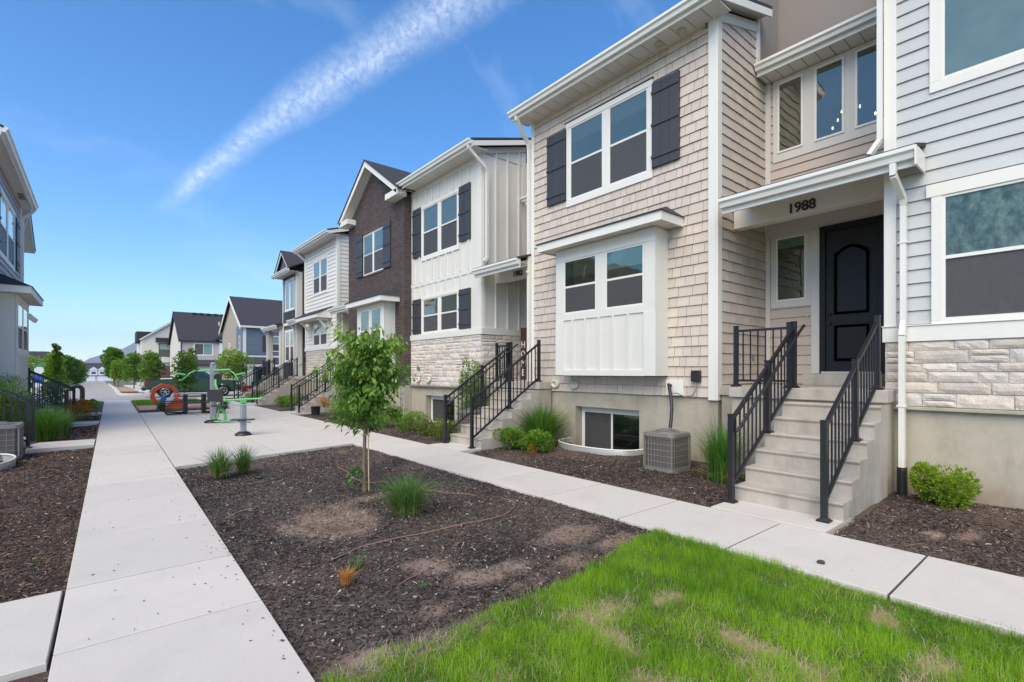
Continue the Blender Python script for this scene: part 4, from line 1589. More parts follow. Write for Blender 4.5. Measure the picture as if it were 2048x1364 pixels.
# the bay
bw = empty('bay', (7.9, 6.5, 1.5)); bw.parent = B; bw.location = Vector((7.9, 6.5, 1.5)) - WL[B]
bw.name = 'bay_window'
FB = Face('x-', 7.76)
box('bay_wall', (7.765, 5.265, 1.53), (8.17, 7.795, 4.25), 'board_white', bw)
window(FB, 5.26, 7.80, 2.70, 4.24, B, 2, 0.245, 0.25, 'pane_dim', 'screen', mull=0.245, blind=0.30, blind_m='blind_green', sill=0.145, td=0.03, trim_m='board_white')
FB.box('panel', 5.50, 7.56, 1.63, 2.70, 0.0, 0.008, 'board_white', bw)
for s in (5.86, 6.22, 6.58, 6.94, 7.30): FB.box('batten', s - .022, s + .022, 1.63, 2.70, 0.008, 0.042, 'board_white', bw, 0.002)
FB.box('corner_board', 5.26, 5.50, 1.52, 2.70, 0.0, 0.044, 'board_white', bw, 0.003)
FB.box('corner_board', 7.56, 7.80, 1.52, 2.70, 0.0, 0.044, 'board_white', bw, 0.003)
FB.box('band', 5.50, 7.56, 1.515, 1.63, 0.0, 0.048, 'board_white', bw, 0.003)
SB = Face('y-', 5.265)
SB.box('side_panel', 7.73, 8.14, 1.52, 4.22, 0.0, 0.016, 'board_white', bw)


def bay_roof(y0, y1, xe, zb, zt, parent, rise=0.30, fas=0.16, xw=XF, inset=0.35, soff=True):
    mb = MB()
    mb.box((xe, y0, zb), (xe + 0.03, y1, zt)); mb.box((xe + 0.03, y0, zb), (xw - 0.03, y0 + 0.03, zt)); mb.box((xe + 0.03, y1 - 0.03, zb), (xw - 0.03, y1, zt))
    fa = mb.build('fascia', 'white_trim', parent)
    soffit(Face('x-', xw), y0 + 0.03, y1 - 0.03, 0.03, xw - xe - 0.03, zb + 0.02, zb + 0.02, parent)
    r = MB()
    a, b = xe - 0.03, xw - 0.03
    v = [(a, y0 - .03, zt), (a, y1 + .03, zt), (b, y1 + .03, zt), (b, y0 - .03, zt), (b, y0 + inset, zt + rise), (b, y1 - inset, zt + rise),
         (a, y0 - .03, zt + .02), (a, y1 + .03, zt + .02)]
    r.add(v, [(3, 2, 1, 0), (0, 1, 7, 6), (6, 7, 5, 4), (0, 6, 4, 3), (1, 2, 5, 7), (3, 4, 5, 2)])
    r.build('roof', 'roof_shingle', parent)


bay_roof(4.93, 8.08, 7.43, 4.23, 4.39, bw)
window(Face('x-', 8.415), 5.93, 7.62, -0.24, 0.82, B, 1, 0.05, 0.09, 'pane_clear', slider=True, blind=0, dark='window_dark', trim_m='vinyl')
# entry recess: upper windows
RX = Face('x-', XB)
hole = [(2.35, 4.12, 5.68, 7.2)]
laps(RX, 1.95, 4.19, 4.95, 7.15, 0.178, 'siding_tan', B, hole, joint=False)
RX.box('corner_board', 4.19, 4.30, 4.9, 7.2, 0.0, 0.04, 'cream_trim', B, 0.003)
up = RX.box('window_surround', 2.0, 4.15, 5.62, 7.19, 0.0, 0.034, 'cream_trim', B, 0.003)
for (a, b) in ((3.64, 4.03), (2.98, 3.39), (2.30, 2.76)):
    f = MB()
    for q in ((a - .03, b + .03, 7.08, 7.115), (a - .03, b + .03, 5.78, 5.815), (a - .03, a + .005, 5.815, 7.08), (b - .005, b + .03, 5.815, 7.08)):
        RX.mbox(f, *q, 0.034, 0.05)
    w = f.build('window', 'vinyl', B)
    RX.box('interior', a, b, 5.815, 7.08, 0.035, 0.037, 'interior_warm', w)
    RX.box('pane', a, b, 5.815, 7.08, 0.042, 0.045, 'pane_sky', w)
# a small chandelier of lit bulbs hangs behind the landing windows: three bulbs show through the glass
    if a < 3.5:
        for (py, pz) in (((3.13, 5.92), (3.05, 6.03), (2.99, 6.16)) if a > 2.9 else ((2.72, 6.14), (2.50, 5.93))):
            c = RX.P(py, pz, 0.0395)
            m_ = MB().lathe([(0.001, -0.028), (0.010, -0.014), (0.011, 0.004), (0.005, 0.024), (0.001, 0.028)], (0, 0, 0), 8)
            m_.v = [(x * 0.2 + c[0], y + c[1], z + c[2]) for x, y, z in m_.v]
            m_.build('bulb', 'bulb', w)
gutter(9.58, 1.98, 4.27, 7.40, B)
box('fascia', (9.582, 1.98, 7.19), (9.61, 4.27, 7.38), 'white_gutter', B)
soffit(RX, 1.98, 4.27, 0.0, XB - 9.612, 7.20, 7.20, B, 0.22)
roof_slope(1.98, 4.27, 9.53, 7.42, 10.62, 7.75, B, th=0.04)
box('wall', (10.62, 1.93, 7.5), (20, 4.32, 9.6), 'stucco_taupe', B)
box('wall', (9.80, 4.30, 7.3), (20, 4.34, 9.6), 'stucco_taupe', B)
# lower entry
laps(RX, 3.47, 4.29, 1.37, 4.47, 0.178, 'siding_tan', B, [(3.5, 4.13, 2.86, 4.5)], joint=False)
RX.box('corner_board', 4.20, 4.285, 1.37, 4.2, 0.024, 0.036, 'cream_trim', B)
RX.box('header_board', 2.2, 4.29, 4.20, 4.47, 0.0, 0.045, 'cream_trim', B)
RX.box('pilaster', 3.335, 3.475, 1.56, 4.20, 0.0, 0.055, 'cream_trim', B, 0.003)
RX.box('pilaster', 1.95, 2.36, 1.56, 4.20, 0.0, 0.055, 'cream_trim', B, 0.003)
wl_ = window(RX, 3.478, 4.18, 2.82, 4.20, B, 1, 0.085, 0.05, 'pane_dim', single=True, blind=0.14, blind_m='blind_green', trim_m='cream_trim', sill=0.12)
porch_roof(1.52, 4.02, B, beam_y=(1.94, 4.28))
box('end_cap', (7.66, 1.50, 4.14), (8.12, 1.519, 4.38), 'white_trim', B)
text_mesh('1988', 0.22, 0.008, 'black_metal', B, (8.69, 3.165, 4.195), (R(90), 0, R(-90)), spacing=0.96)
# the front door
dr = RX.box('door_frame', 2.36, 3.33, 1.56, 4.20, 0.0, 0.03, 'door_black', B)
fr = MB()
for q in ((2.36, 3.33, 4.10, 4.20), (2.36, 2.45, 1.56, 4.10), (3.24, 3.33, 1.56, 4.10)): RX.mbox(fr, *q, 0.030, 0.075)
fr.build('door_casing', 'door_black', B)
door = RX.box('door', 2.46, 3.23, 1.60, 4.08, 0.020, 0.036, 'door_black', B, 0.003)
def arch_panel(s0, s1, z0, z1, rise):
    pts = [(s0, z0), (s1, z0), (s1, z1)]
    for k in range(1, 9):
        t = k / 9
        pts.append((s1 + (s0 - s1) * t, z1 + rise * math.sin(math.pi * t)))
    pts.append((s0, z1))
    return pts


def frustum(mb, A_, B_, da, db):
    n = len(A_)
    v = [RX.P(a, b, da) for a, b in A_] + [RX.P(a, b, db) for a, b in B_]
    mb.add(v, [tuple(range(n, 2 * n))] + [(i, (i + 1) % n, (i + 1) % n + n, i + n) for i in range(n)])


for (z0_, z1_, rs_) in ((2.60, 3.68, 0.13), (1.78, 2.42, 0.0)):
    def pn(e): return arch_panel(2.58 + e, 3.11 - e, z0_ + e, z1_ - e, rs_) if rs_ else [(2.58 + e, z0_ + e), (3.11 - e, z0_ + e), (3.11 - e, z1_ - e), (2.58 + e, z1_ - e)]
    dp = MB()
    frustum(dp, pn(-0.012), pn(0.0), 0.036, 0.043)
    frustum(dp, pn(0.016), pn(0.006), 0.0365, 0.043)
    dp.build('panel_moulding', 'door_black', door, fix=False)
    dp = MB()
    frustum(dp, pn(0.018), pn(0.060), 0.0366, 0.045)
    dp.build('door_panel', 'door_black', door, fix=False)
hd = MB()
for zz, r_ in ((2.62, 0.028), (2.45, 0.03)):
    hd.lathe([(r_, 0.0), (r_, 0.012), (0.016, 0.018), (0.016, 0.04), (r_ * 0.8, 0.045), (r_ * 0.7, 0.06), (0.002, 0.064)], (0, 3.17, zz), 12, ax=0)
hd.v = [(XB - 0.051 - x, y, z) for x, y, z in hd.v]
hd.build('door_handle', 'black_metal', door)
RX.box('threshold', 2.40, 3.29, 1.558, 1.60, 0.031, 0.12, 'galvanised', B)
box('doorbell', (XB - 0.045, 3.52, 2.60), (XB - 0.025, 3.55, 2.66), 'cap_beige', B)
box('outlet_cover', (9.42, 4.275, 1.80), (9.50, 4.288, 1.93), 'pipe_grey', B)
# services on the wall above the foundation
def vent_cap(y, z, x=XF - 0.024, parent=None, r=0.098):
    mb = MB().lathe([(r * 1.05, 0.0), (r * 1.05, 0.03), (r * 0.9, 0.055), (r * 0.55, 0.062), (r * 0.5, 0.035), (r * 0.22, 0.03), (0.004, 0.03)], (0, 0, 0), 18, ax=0)
    mb.v = [(x - a, y + b * 1.25, z + c) for a, b, c in mb.v]
    mb.build('vent_cap', 'cap_beige', parent)
vent_cap(8.22, 1.31, parent=B)
vent_cap(7.62, 1.30, parent=B)
box('access_plate', (8.105, 4.92, 1.16), (8.135, 5.28, 1.44), 'white_trim', B, 0.003)
box('disconnect_box', (8.05, 4.58, 1.42), (8.135, 4.74, 1.62), 'black_plastic', B, 0.006)
mb = MB().tube([(8.10, 5.17, 1.34), (8.02, 5.16, 1.36), (7.95, 5.10, 1.30), (7.90, 5.04, 1.15), (7.84, 4.98, 0.95), (7.72, 4.92, 0.75), (7.62, 4.88, 0.58)], 0.03, 8)
mb.build('refrigerant_line', 'black_plastic', B)
mb = MB().tube([(8.08, 4.66, 1.42), (8.06, 4.64, 1.30), (8.05, 4.70, 1.18), (8.04, 4.85, 1.15), (8.02, 5.0, 1.21), (7.97, 5.09, 1.20), (7.90, 5.02, 1.05), (7.80, 4.94, 0.85), (7.70, 4.90, 0.62)], 0.012, 6)
mb.build('cable', 'pipe_grey', B)
mb = MB().tube([(8.13, 8.56, 1.16), (8.10, 8.56, 1.18), (8.09, 8.56, 1.12), (8.09, 8.56, 0.0)], 0.018, 8)
mb.build('conduit', 'pipe_grey', B)
downspout([(7.62, 9.02, 7.70), (7.64, 9.02, 7.60), (8.06, 9.10, 7.20), (8.09, 9.10, 7.1), (8.09, 9.10, 0.9), (8.09, 9.10, 0.3)], B, 0.085)
downspout([(8.07, 9.10, 4.02), (8.05, 9.12, 4.0)], B, 0.12, name='downspout_bracket')


# ---------------- number 1982
C = empty('townhouse', (8.16, 13, 0), 'white board-and-batten townhouse on a cream stone base, its entry numbered 1982', 'townhouse', 'attached townhouses of the right-hand row')
foundation(11.13, 15.24, C, hole=(12.6, 14.3, -0.25, 0.83))
box('foundation', (8.4, 9.06, -0.4), (18, 11.13, 1.14), 'stucco_tan', C)
box('wall', (8.17, 11.15, 1.14), (20, 15.24, 7.85), 'board_white', C)
box('wall', (XB + 0.01, 9.06, 1.14), (20, 11.14, 6.6), 'board_white', C)
box('ledge', (8.09, 11.08, 1.10), (8.172, 15.2, 1.145), 'stucco_tan', C, 0.005)
stone_field(FX, 11.135, 15.2, 1.15, 2.64, C, 0.11, 0.20, 0.2, 0.55)
CY = Face('y-', 11.13)
stone_field(CY, 8.105, XB, 1.15, 2.64, C, 0.11, 0.20, 0.2, 0.55)
FX.box('band', 11.132, 15.2, 2.64, 2.82, 0.0, 0.07, 'board_white', C, 0.004)
CY.box('band', 8.085, XB, 2.64, 2.82, 0.0, 0.07, 'board_white', C, 0.004)
FX.box('siding_panel', 11.13, 15.2, 2.82, 7.7, 0.0, 0.012, 'board_white', C)
CY.box('siding_panel', 8.16, XB, 2.82, 7.7, 0.0, 0.012, 'board_white', C)
wedge_wall(CY, 8.16, 9.74, 7.68, 7.80, 8.30, 'board_white', C, 0.0, 0.012)
MB().prism([(8.16, 7.66), (9.74, 7.66 + 0.3 * 1.58), (9.74, 7.82 + 0.3 * 1.58), (8.16, 7.82)], 1, 11.08, 11.115).build('frieze', 'board_white', C)
FX.box('band', 11.37, 15.2, 4.42, 4.55, 0.012, 0.034, 'board_white', C, 0.003)
FX.box('frieze', 11.13, 15.2, 7.52, 7.68, 0.012, 0.034, 'board_white', C, 0.003)
FX.box('corner_board', 11.119, 11.36, 2.82, 7.69, 0.012, 0.040, 'board_white', C, 0.003)
CY.box('corner_board', 8.1605, 8.28, 2.82, 7.68, 0.012, 0.036, 'board_white', C, 0.003)
sp = [11.76 + 0.405 * k for k in range(9)]
battens(FX, [s for s in sp if not 12.2 < s < 14.5], 4.55, 7.52, 'board_white', C)
battens(FX, [s for s in sp if 12.2 < s < 14.5], 4.55, 5.22, 'board_white', C)
battens(FX, [s for s in sp if 12.2 < s < 14.5], 7.06, 7.52, 'board_white', C)
battens(FX, [s for s in sp if 12.2 < s < 14.5], 4.05, 4.42, 'board_white', C)
battens(FX, [s for s in sp if not 12.2 < s < 14.5], 2.82, 4.42, 'board_white', C)
battens(CY, [8.62, 9.05, 9.47], 2.82, 8.0, 'board_white', C, topf=lambda s: 7.70 + 0.3 * (s - 8.16))
battens(CY, [9.88], 2.82, 4.4, 'board_white', C)
CY.box('corner_board', 9.60, 9.74, 6.7, 8.1, 0.012, 0.036, 'board_white', C, 0.003)
main_eave(11.13, 15.0, C, rside=0.1, over=0.24)
window(FX, 12.24, 14.47, 5.22, 7.03, C, 2, 0.09, 0.11, 'pane_sky', mull=0.13, blind=0.02, sill=0.12, td=0.05)
window(FX, 12.24, 14.47, 2.80, 4.05, C, 2, 0.09, 0.10, 'pane_sky', mull=0.13, blind=0.48, slats=True, sill=0.06, td=0.05)
for (a, b) in ((11.66, 12.22), (14.49, 15.04)):
    shutter(FX, a, b, 5.40, 7.02, C)
    shutter(FX, a, b, 2.85, 4.00, C)
window(Face('x-', 8.415), 12.62, 14.28, -0.24, 0.82, C, 1, 0.05, 0.09, 'pane_clear', slider=True, blind=0, dark='window_dark', trim_m='vinyl')
porch_roof(9.08, 10.95, C, bx=8.60, gz=4.34, beam_y=(9.08, 11.11))
text_mesh('1982', 0.215, 0.008, 'black_metal', C, (8.59, 10.12, 4.16), (R(90), 0, R(-90)), spacing=0.96)
laps(RX, 9.08, 11.1, 4.9, 6.6, 0.178, 'siding_tan', C, joint=False)
box('wall', (9.98, 9.2, 6.55), (20, 11.1, 9.2), 'stucco_taupe', C)
gutter(9.62, 9.1, 11.08, 6.72, C)
downspout([(9.60, 10.9, 6.6), (9.62, 10.9, 6.5), (9.84, 10.95, 6.2), (9.86, 10.95, 6.1), (9.86, 10.95, 4.95)], C, 0.07)
downspout([(7.60, 11.0, 7.70), (7.62, 11.0, 7.62), (8.16, 10.98, 7.22), (8.22, 10.99, 7.12), (8.22, 10.99, 4.75), (8.10, 10.96, 4.62)], C, 0.08)
vent_cap(14.62, 1.33, XF - 0.07, C)
vent_cap(13.95, 1.33, XF - 0.07, C)
sg = empty('home_sign', (9.5, 10.93, 1.37), 'tall dark red board with white letters leaning inside the 1982 entry', 'sign')
v = MB().box((9.50, 10.80, 1.37), (9.53, 11.06, 2.88)).build('board', 'sign_wood', sg)
for ch, z in (('H', 2.30), ('M', 1.75), ('E', 1.48)):
    text_mesh(ch, 0.27, 0.006, 'letter_white', sg, (9.492, 10.93, z), (R(90), 0, R(-90)), 'letter')
t_ = MB()
for k in range(16):
    a0, a1 = k / 16 * 6.283, (k + 1) / 16 * 6.283
    t_.tube([(9.485, 10.93 + 0.075 * math.cos(a0), 2.12 + 0.075 * math.sin(a0)), (9.485, 10.93 + 0.075 * math.cos(a1), 2.12 + 0.075 * math.sin(a1))], 0.018, 6)
t_.build('wreath_letter', 'letter_white', sg)

# ---------------- the brown brick house
D = empty('townhouse', (7.85, 17.6, 0), 'dark brown brick townhouse with a steep white-edged gable', 'townhouse', 'attached townhouses of the right-hand row')
XD = 7.85
FD = Face('x-', XD)
foundation(15.22, 20.0, D, x=XD + 0.02)
box('wall', (XD + 0.01, 15.24, 1.14), (20, 20.0, 7.6), 'brick_mortar', D)
DP = lambda s: 9.20 - abs(s - 17.55) * 0.70
mb = MB().prism([(15.24, 7.6), (20.0, 7.6), (20.0, 7.6), (17.6, 9.22), (15.24, 7.62)], 0, XD + 0.01, 20)
mb.build('gable_wall', 'brick_mortar', D)
hD = [(16.68, 18.50, 5.29, 6.92), (15.80, 18.10, 1.60, 4.35)]
pieces_out(brick_list(15.225, 20.0, 1.15, 9.1, hD, topf=lambda s: max(7.6, DP(s)) if 15.3 < s < 19.9 else 7.7), FD, D, 'brick_brown', 'brick', 'bricks', 200)
DY = Face('y-', 15.225)
pieces_out(brick_list(XD - 0.002, 8.16, 1.15, 7.6, shift=1), DY, D, 'brick_brown', 'brick', 'bricks', 100)
DY.box('wall', XD, 8.16, 1.14, 7.6, -0.01, 0.0, 'brick_mortar', D)
# soldier course over the upper window, rowlock sill below
for k in range(26):
    s = 16.68 + k * 0.07
    FD.box('brick', s + 0.003, s + 0.067, 6.84, 7.02, 0.0, 0.02, 'brick_brown', D)
    FD.box('brick', s + 0.003, s + 0.067, 5.22, 5.29, 0.0, 0.04, 'brick_brown', D)
window(Face('x-', XD + 0.0), 16.70, 18.48, 5.30, 6.84, D, 2, 0.02, 0.02, 'pane_sky', mull=0.10, blind=0.35, sill=0.02, td=0.02)
shutter(FD, 16.10, 16.66, 5.30, 6.92, D)
shutter(FD, 18.52, 19.10, 5.30, 6.92, D)
# gable: rakes, returns, roof running back
xo = 7.48
for sg_ in (-1, 1):
    mb = MB()
    y0_, z0_ = 17.55, 9.38
    y1_, z1_ = 17.55 + sg_ * 2.60, 7.60
    mb.prism([(y0_, z0_), (y0_, z0_ - 0.22), (y1_, z1_ - 0.14), (y1_, z1_ + 0.06)], 0, xo, xo + 0.03)
    mb.build('rake_board', 'white_trim', D)
    mb = MB()
    slab_quad(mb, [(xo - 0.03, y0_, z0_ + 0.05), (xo - 0.03, y1_ + sg_ * 0.05, z1_ + 0.09), (16, y1_ + sg_ * 0.05, z1_ + 0.09), (16, y0_, z0_ + 0.05)], 0.05)
    mb.build('roof', 'roof_shingle', D)
    mb = MB()
    slab_quad(mb, [(xo + 0.03, y0_, z0_ - 0.13), (xo + 0.03, y1_, z1_ - 0.08), (XD, y1_, z1_ - 0.08), (XD, y0_, z0_ - 0.13)], 0.015)
    mb.build('soffit_board', 'soffit', D)
    yr0, yr1 = (15.0, 15.85) if sg_ < 0 else (19.25, 20.12)
    box('eave_return', (xo, yr0, 7.46), (XD + 0.0, yr1, 7.66), 'white_trim', D, 0.004)
bwD = empty('bay_window', (7.6, 17, 1.5)); bwD.parent = D; bwD.location = Vector((7.6, 17, 1.5)) - WL[D]
FDb = Face('x-', 7.45)
box('bay_wall', (7.455, 15.80, 1.55), (XD, 18.10, 4.0), 'board_white', bwD)
window(FDb, 15.80, 18.10, 2.20, 3.98, D, 2, 0.28, 0.15, 'pane_sky', mull=0.18, blind=0.0, sill=0.12, td=0.03, trim_m='board_white')
FDb.box('panel', 15.80, 18.10, 1.55, 2.20, 0.0, 0.02, 'board_white', bwD)
bay_roof(15.42, 18.45, 7.12, 3.98, 4.15, bwD, xw=XD, rise=0.32)
vent_cap(15.62, 1.30, XD - 0.015, D)
vent_cap(16.02, 1.30, XD - 0.015, D)
for yy in (15.28, 15.95):
    MB().tube([(XD - 0.08, yy, 1.14), (XD - 0.09, yy, 0.12), (XD - 0.12, yy, 0.04)], 0.02, 8).build('gas_pipe', 'pipe_grey', D)
MB().tube([(8.05, 15.1, 1.1), (8.02, 15.1, 1.12), (8.02, 15.0, 1.13), (8.08, 12.0, 1.13)], 0.016, 6).build('conduit', 'pipe_grey', C)
box('wall', (XB + 0.01, 20.0, 1.14), (20, 22.12, 6.6), 'sheath_light', D)
laps(RX, 20.0, 22.1, 1.4, 6.5, 0.178, 'siding_white', D, joint=False)
box('foundation', (8.4, 20.0, -0.4), (18, 22.1, 1.14), 'stucco_tan', D)
porch_roof(20.02, 21.95, D, bx=8.60, gz=4.34, beam_y=(20.02, 22.1))
RX.box('door', 20.4, 21.35, 1.56, 4.1, 0.03, 0.07, 'door_black', D)
downspout([(7.72, 20.1, 4.2), (8.0, 20.12, 3.95), (8.02, 20.12, 0.5)], D, 0.07)
box('pilaster', (8.3, 21.85, 1.36), (8.6, 22.1, 4.2), 'cream_trim', D)

# ---------------- white lap-sided house
Eh = empty('townhouse', (8.16, 24.3, 0), 'white lap-sided townhouse with a bracketed awning over its lower window', 'townhouse', 'attached townhouses of the right-hand row')
foundation(22.12, 26.57, Eh)
box('wall', (8.17, 22.14, 1.14), (20, 26.57, 7.85), 'sheath_light', Eh)
stone_field(FX, 22.08, 26.5, 1.15, 2.64, Eh, 0.10, 0.18, 0.25, 0.7)
FX.box('band', 22.1, 26.57, 2.64, 2.80, 0.0, 0.07, 'white_trim', Eh)
hE = [(23.34 + .06, 25.36 - .06, 5.36, 7.0), (23.4, 25.3, 2.8, 4.02)]
laps(FX, 22.25, 26.45, 2.80, 7.76, 0.178, 'siding_white', Eh, hE, joint=False)
EY = Face('y-', 22.12)
laps(EY, 8.27, XB, 1.4, 7.76, 0.178, 'siding_white', Eh, joint=False)
FX.box('corner_board', 22.10, 22.25, 2.8, 7.76, 0.0, 0.045, 'white_trim', Eh)
FX.box('corner_board', 26.45, 26.58, 2.8, 7.76, 0.0, 0.045, 'white_trim', Eh)
EY.box('corner_board', 8.12, 8.27, 2.8, 7.76, 0.0, 0.045, 'white_trim', Eh)
stone_field(EY, 8.16, 9.2, 1.37, 2.64, Eh, 0.10, 0.18, 0.25, 0.7)
main_eave(22.12, 26.57, Eh)
window(FX, 23.30, 25.40, 5.33, 7.06, Eh, 2, 0.09, 0.10, 'pane_sky', mull=0.14, blind=0.45)
window(FX, 23.34, 25.36, 2.80, 4.02, Eh, 2, 0.08, 0.09, 'pane_sky', mull=0.14, blind=0.3)
mb = MB()
v = [(7.45, 22.75, 4.06), (7.45, 25.95, 4.06), (8.12, 25.95, 4.06), (8.12, 22.75, 4.06), (7.45, 22.75, 4.22), (7.45, 25.95, 4.22), (8.12, 25.95, 4.55), (8.12, 22.75, 4.55)]
mb.add(v, [(3, 2, 1, 0), (0, 1, 5, 4), (4, 5, 6, 7), (0, 4, 7, 3), (1, 2, 6, 5)])
mb.build('awning', 'white_trim', Eh)
mb = MB(); slab_quad(mb, [(7.42, 22.7, 4.25), (7.42, 26.0, 4.25), (8.12, 26.0, 4.60), (8.12, 22.7, 4.60)], 0.03); mb.build('awning_roof', 'roof_shingle', Eh)
for yy in (23.1, 25.6):
    mb = MB()
    mb.beam((8.12, yy, 3.45), (7.65, yy, 4.02), 0.09, 0.09); mb.box((7.58, yy - .05, 3.96), (8.12, yy + .05, 4.055)); mb.box((8.04, yy - .05, 3.35), (8.13, yy + .05, 3.96))
    mb.build('bracket', 'white_trim', Eh)
downspout([(7.6, 26.5, 7.7), (8.1, 26.5, 7.3), (8.1, 26.5, 4.6)], Eh, 0.08)
box('wall', (XB + 0.01, 26.57, 1.14), (20, 28.1, 6.9), 'board_dark', Eh)
box('foundation', (8.4, 26.57, -0.4), (18, 28.1, 1.14), 'stucco_tan', Eh)
porch_roof(26.6, 28.3, Eh, bx=8.60, gz=4.34)
RX.box('door', 27.0, 27.95, 1.56, 4.0, 0.0, 0.05, 'door_black', Eh)
box('lantern', (8.0, 26.42, 2.1), (8.08, 26.5, 2.35), 'black_metal', Eh)

# ---------------- dark board-and-batten house at the end of the row
Fh = empty('townhouse', (8.16, 29.3, 0), 'dark gray board-and-batten townhouse with a small front gable at the far end', 'townhouse', 'attached townhouses of the right-hand row')
foundation(28.1, 30.7, Fh)
box('foundation', (8.4, 30.7, -0.4), (18, 33.8, 1.14), 'stucco_tan', Fh)
box('wall', (8.17, 28.12, 1.14), (20, 30.7, 7.1), 'board_dark', Fh)
box('wall', (XB, 30.7, 1.14), (20, 33.8, 4.6), 'board_dark', Fh)
GY = Face('y-', 28.1)
GY.box('siding_panel', 8.16, XB, 1.14, 7.1, 0.0, 0.015, 'board_dark', Fh)
FX.box('corner_board', 28.08, 28.24, 1.14, 7.0, 0.0, 0.05, 'white_trim', Fh)
GY.box('corner_board', 8.11, 8.42, 1.14, 7.0, 0.016, 0.06, 'white_trim', Fh)
FX.box('corner_board', 30.58, 30.7, 1.14, 7.0, 0.0, 0.05, 'white_trim', Fh)
battens(FX, [28.45 + 0.3 * k for k in range(8)], 4.4, 5.0, 'board_dark', Fh)
battens(FX, [28.45 + 0.3 * k for k in range(8)], 1.2, 2.1, 'board_dark', Fh)
battens(FX, [28.32, 30.42], 4.4, 7.0, 'board_dark', Fh)
FX.box('band', 28.1, 30.7, 4.2, 4.36, 0.0, 0.05, 'white_trim', Fh)
window(FX, 28.42, 30.30, 5.0, 6.80, Fh, 2, 0.10, 0.12, 'pane_sky', mull=0.16, blind=0.9, blind_m='blind', single=True)
window(FX, 28.42, 30.30, 2.1, 3.95, Fh, 2, 0.10, 0.12, 'pane_sky', mull=0.16, blind=0.45)
gutter(7.64, 27.8, 31.0, 7.12, Fh)
box('fascia', (7.64, 27.8, 6.92), (7.67, 31.0, 7.1), 'white_trim', Fh)
soffit(FX, 27.8, 31.0, 0.0, 0.48, 6.98, 6.98, Fh, 0.5)
roof_slope(27.8, 31.0, 7.58, 7.14, 13.0, 9.6, Fh, 20, 6.8)
mb = MB().prism([(28.35, 7.14), (30.55, 7.14), (29.45, 8.15)], 0, 7.86, 12)
mb.build('gable_wall', 'board_dark', Fh)
for sg_ in (-1, 1):
    mb = MB().prism([(29.45, 8.32), (29.45, 8.14), (29.45 + sg_ * 1.30, 7.10), (29.45 + sg_ * 1.36, 7.22)], 0, 7.70, 7.73)
    mb.build('rake_board', 'white_trim', Fh)
    mb = MB(); slab_quad(mb, [(7.66, 29.45, 8.35), (7.66, 29.45 + sg_ * 1.40, 7.22), (12, 29.45 + sg_ * 1.40, 7.22), (12, 29.45, 8.35)], 0.04)
    mb.build('roof', 'roof_shingle', Fh)
porch_roof(30.72, 33.9, Fh, bx=8.3, gz=4.30)
for yy in (31.0, 33.7):
    box('porch_column', (8.02, yy - 0.14, 1.36), (8.30, yy + 0.14, 4.1), 'cream_trim', Fh, 0.01)
RX.box('door', 31.4, 32.3, 1.5, 3.9, 0.0, 0.05, 'door_black', Fh)
downspout([(7.72, 33.5, 4.1), (7.95, 33.6, 3.9), (7.98, 33.62, 1.4)], Fh, 0.07)
downspout([(7.72, 28.2, 4.2), (8.0, 28.16, 3.95), (8.05, 28.16, 1.2)], Fh, 0.07)

# ================================================================== STAIRS AND RAILINGS
def stairs(y0, y1, land, label, xr=6.05, n=7, run=0.275, rise=RISE, sgn=1, door=None):
    """concrete steps climbing in +X (sgn=1) or -X (sgn=-1); land: list of (x0,x1,y0,y1)"""
    t = empty('front_steps', (xr, (y0 + y1) / 2, 0), label, 'steps', 'concrete stairs up to the front doors')
    for k in range(n - 1):
        xa, xb = xr + sgn * run * k, xr + sgn * (run * (k + 1) + 0.03)
        lo, hi = (min(xa, xb), y0, -0.2), (max(xa, xb), y1, rise * (k + 1))
        mb = MB()
        z = rise * (k + 1)
        xs_ = xa
        p = [(xs_ + sgn * 0.022, -0.2), (xs_ + sgn * 0.022, z - 0.05), (xs_ + sgn * 0.002, z - 0.022), (xs_, z - 0.010), (xs_ + sgn * 0.010, z), (xb, z), (xb, -0.2)]
        mb.prism(p, 1, y0 + 0.001 * k, y1 - 0.001 * k)
        mb.build('step', 'concrete_step', t)
    for i, (a, b, c, d) in enumerate(land):
        box('landing', (a, c, rise * n - 0.165), (b, d, rise * n), 'concrete_step', t, 0.008)
        ia, ib = (a + 0.05, b) if sgn > 0 else (a, b - 0.05)
        box('landing_base', (ia, c + 0.03, -0.3), (ib, d - 0.03, rise * n - 0.166), 'stucco_tan', t)
    if door:
        box('door_step', door[:3], door[3:], 'concrete_step', t, 0.006)
    return t


def post(mb, x, y, z0, z1, w=0.062):
    mb.box((x - w / 2, y - w / 2, z0), (x + w / 2, y + w / 2, z1), 0.004)
    mb.box((x - w / 2 - .003, y - w / 2 - .003, z1), (x + w / 2 + .003, y + w / 2 + .003, z1 + 0.014), 0.003)


def flange(mb, x, y, z, w=0.125):
    mb.box((x - w / 2, y - w / 2, z), (x + w / 2, y + w / 2, z + 0.022), 0.004)
    a, b = w / 2 - 0.012, 0.036
    v = [(x - a, y - a, z + .022), (x + a, y - a, z + .022), (x + a, y + a, z + .022), (x - a, y + a, z + .022),
         (x - b, y - b, z + .04), (x + b, y - b, z + .04), (x + b, y + b, z + .04), (x - b, y + b, z + .04)]
    mb.add(v, [(4, 5, 6, 7), (0, 1, 5, 4), (1, 2, 6, 5), (2, 3, 7, 6), (3, 0, 4, 7)])


BAL = {}


